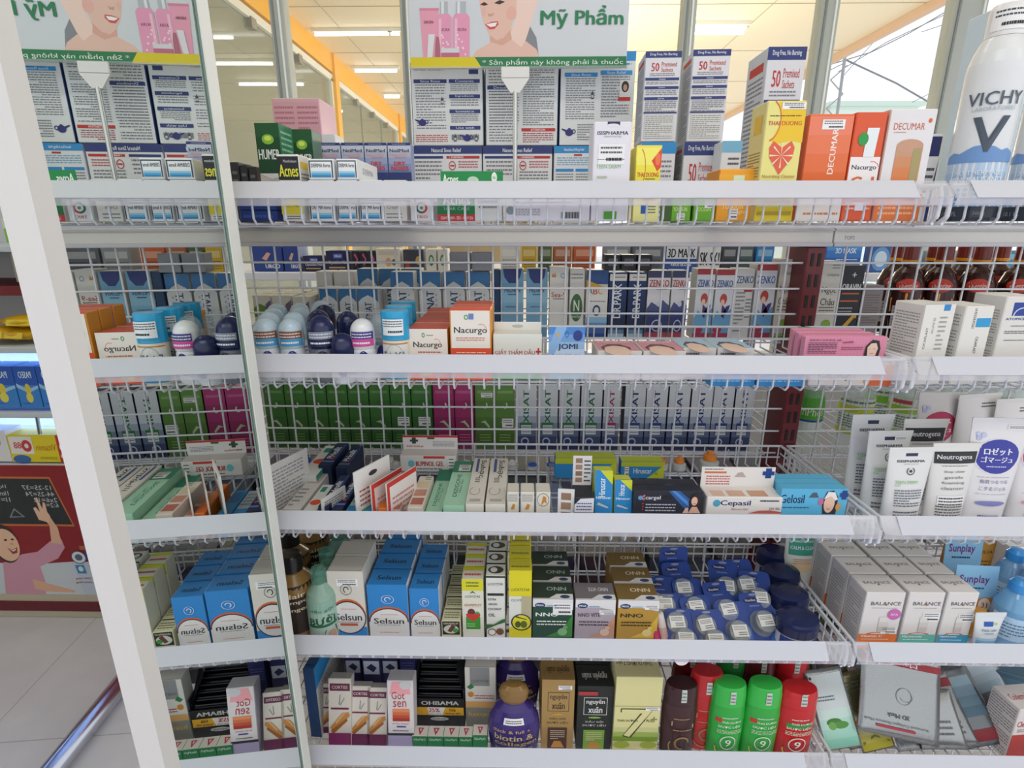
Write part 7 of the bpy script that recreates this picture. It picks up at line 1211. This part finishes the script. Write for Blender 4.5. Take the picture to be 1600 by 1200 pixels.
vit = [R(0, 0, 1, 1, '#e8d41c'), R(.0, 0, .0001, 1, '#e8d41c'), R(0, .0, .24, 1, '#c82a34'), T('A-D', .12, .55, .18, .24, '#f4ece0', 0, .04), T('Vitamin', .42, .55, .32, .24, '#c8801c', 0, .02), E(.12, .22, .1, .12, '#e8dcb0'), R(.62, .3, .98, .94, '#ece8ea'), O(.72, .6, .08, .22, .6, '#c83a3c'), T('88', .86, .62, .12, .24, '#c83a3c', 0, .03), E(.84, .1, .14, .16, '#3a6ab0'), L(.28, .1, .55, .2, 2, '#8a7a1c')]
OB('vitamin_box', 'yellow and red vitamin carton seen in the mirror', 8, 108, 686, 728, '#e8d41c', vit, d=.07, keys={'T': '#e0c83c'})
OB('vitamin_box', 'white carton with purple corner beside the yellow and red one', -40, 6, 680, 728, '#e4e2ea', [P([(.6, 0), (1, 0), (1, .7)], '#8a4aa8'), T('Vitamin', .5, .6, .6, .14, '#8a7ab0')], d=.07)
m = MB(); p = VX(58, 660); m.path([(p.x, YR-.03, orow(648)-.015), (p.x, YR-.005, orow(652)), (p.x, YR+.0, orow(678))], .006, '#9a9a94/m', 8)
m.build('shelf_hook', None); tag(bpy.data.objects['shelf_hook'], 'small steel hook hanging under the lit shelf', 'hook')
for i, (px, py, w, h_, rr) in enumerate(((8, 535, .16, .045, 3), (30, 532, .14, .04, -5), (15, 512, .17, .045, -4), (40, 505, .13, .04, 6), (-25, 528, .16, .05, 4))):
    p = VX(px, py); m = MB(); N = 14; K = 8; V = []
    for k in range(K+1):
        t = k/K; r_ = math.sin(math.pi*min(max(t, .03), .97))**.45
        for j in range(N):
            a = 2*math.pi*j/N; V.append(((t-.5)*w, .05*r_*math.cos(a)*(1+.1*math.sin(5*a+i)), h_*.5+h_*.5*r_*math.sin(a)+.002*math.sin(7*a+3*k)))
    m.add(V, [(k*N+j, k*N+(j+1) % N, (k+1)*N+(j+1) % N, (k+1)*N+j) for k in range(K) for j in range(N)], '#d8a818/g', True)
    m.add([(-.04, .0525, h_*.3), (.04, .0525, h_*.3), (.04, .045, h_*.75), (-.04, .045, h_*.75)], [(3, 2, 1, 0)], '#e8cc3c/g')
    base = orow(541)+.007 if i in (0, 1, 4) else orow(541)+.052
    o = m.build('snack_pouch', None, (p.x, YR-(.08 if i in (0, 2, 4) else .19), base), (0, 0, R_(rr))); tag(o, 'crinkled yellow pouch seen in the mirror, %s' % ['lower left of the pile', 'lower right of the pile', 'upper left of the pile', 'upper right of the pile', 'far left beside the pile'][i], 'pouch', 'yellow pouches')
for i, (a, b, yt, yb, c, nm) in enumerate(((-30, 19, 400, 450, '#b0a898', 'grey beige'), (21, 45, 404, 450, '#a89a8c', 'brown grey'))):
    OB('dried_food_pack', '%s wrapped pack on the upper shelf seen in mirror' % nm, a, b, yt, yb, c, [R(.1, .1, .9, .9, lerp(c, '#ffffff', .2)), L(.2, .3, .8, .6, 3, '#6a5a50')], d=.06, dy=-.12)
OB('snack_box', 'lime green and white carton high up in the mirror', -20, 17, 345, 384, '#8ac43a', [R(0, .6, 1, 1, '#dfe4d8'), T('MOM', .5, .3, .7, .2, '#e4f0d8', 0, .03)], d=.06, dy=-.06)
OB('snack_box', 'white carton next to the lime green one in the mirror', 18, 44, 350, 384, '#d8d8d4', [R(0, 0, 1, .4, '#8ac43a'), L(.1, .5, .9, .9, 3, GR)], d=.06, dy=-.06)
# chrome guard rail lying low along the aisle
def floor_v(px, py, z):   # point on height z as seen through the front mirror
    q = PZ(px, py, z); return Vector((q.x, 2*YC-q.y, z))
a = floor_v(60, 1230, .04); b = floor_v(205, 1048, .04); d_ = (b-a)
m = MB(); m.bar(a-d_*.6, b+d_*.25, .030, '#c8c8d4/m', 28); tag(m.build('guard_rail'), 'round chrome floor rail running slantwise beside pillar', 'rail')

p = PY(1065, 1034, .683); m = MB(); m.lathe([(.0105, -.0006), (.0105, .0006)], '#e8e4ea/g', 24)
o = m.build('rail_tag', None, (p.x, .683, p.z+.004), (R_(90), 0, 0)); tag(o, 'small round white tag hanging under the price rail above red bottles', 'tag')
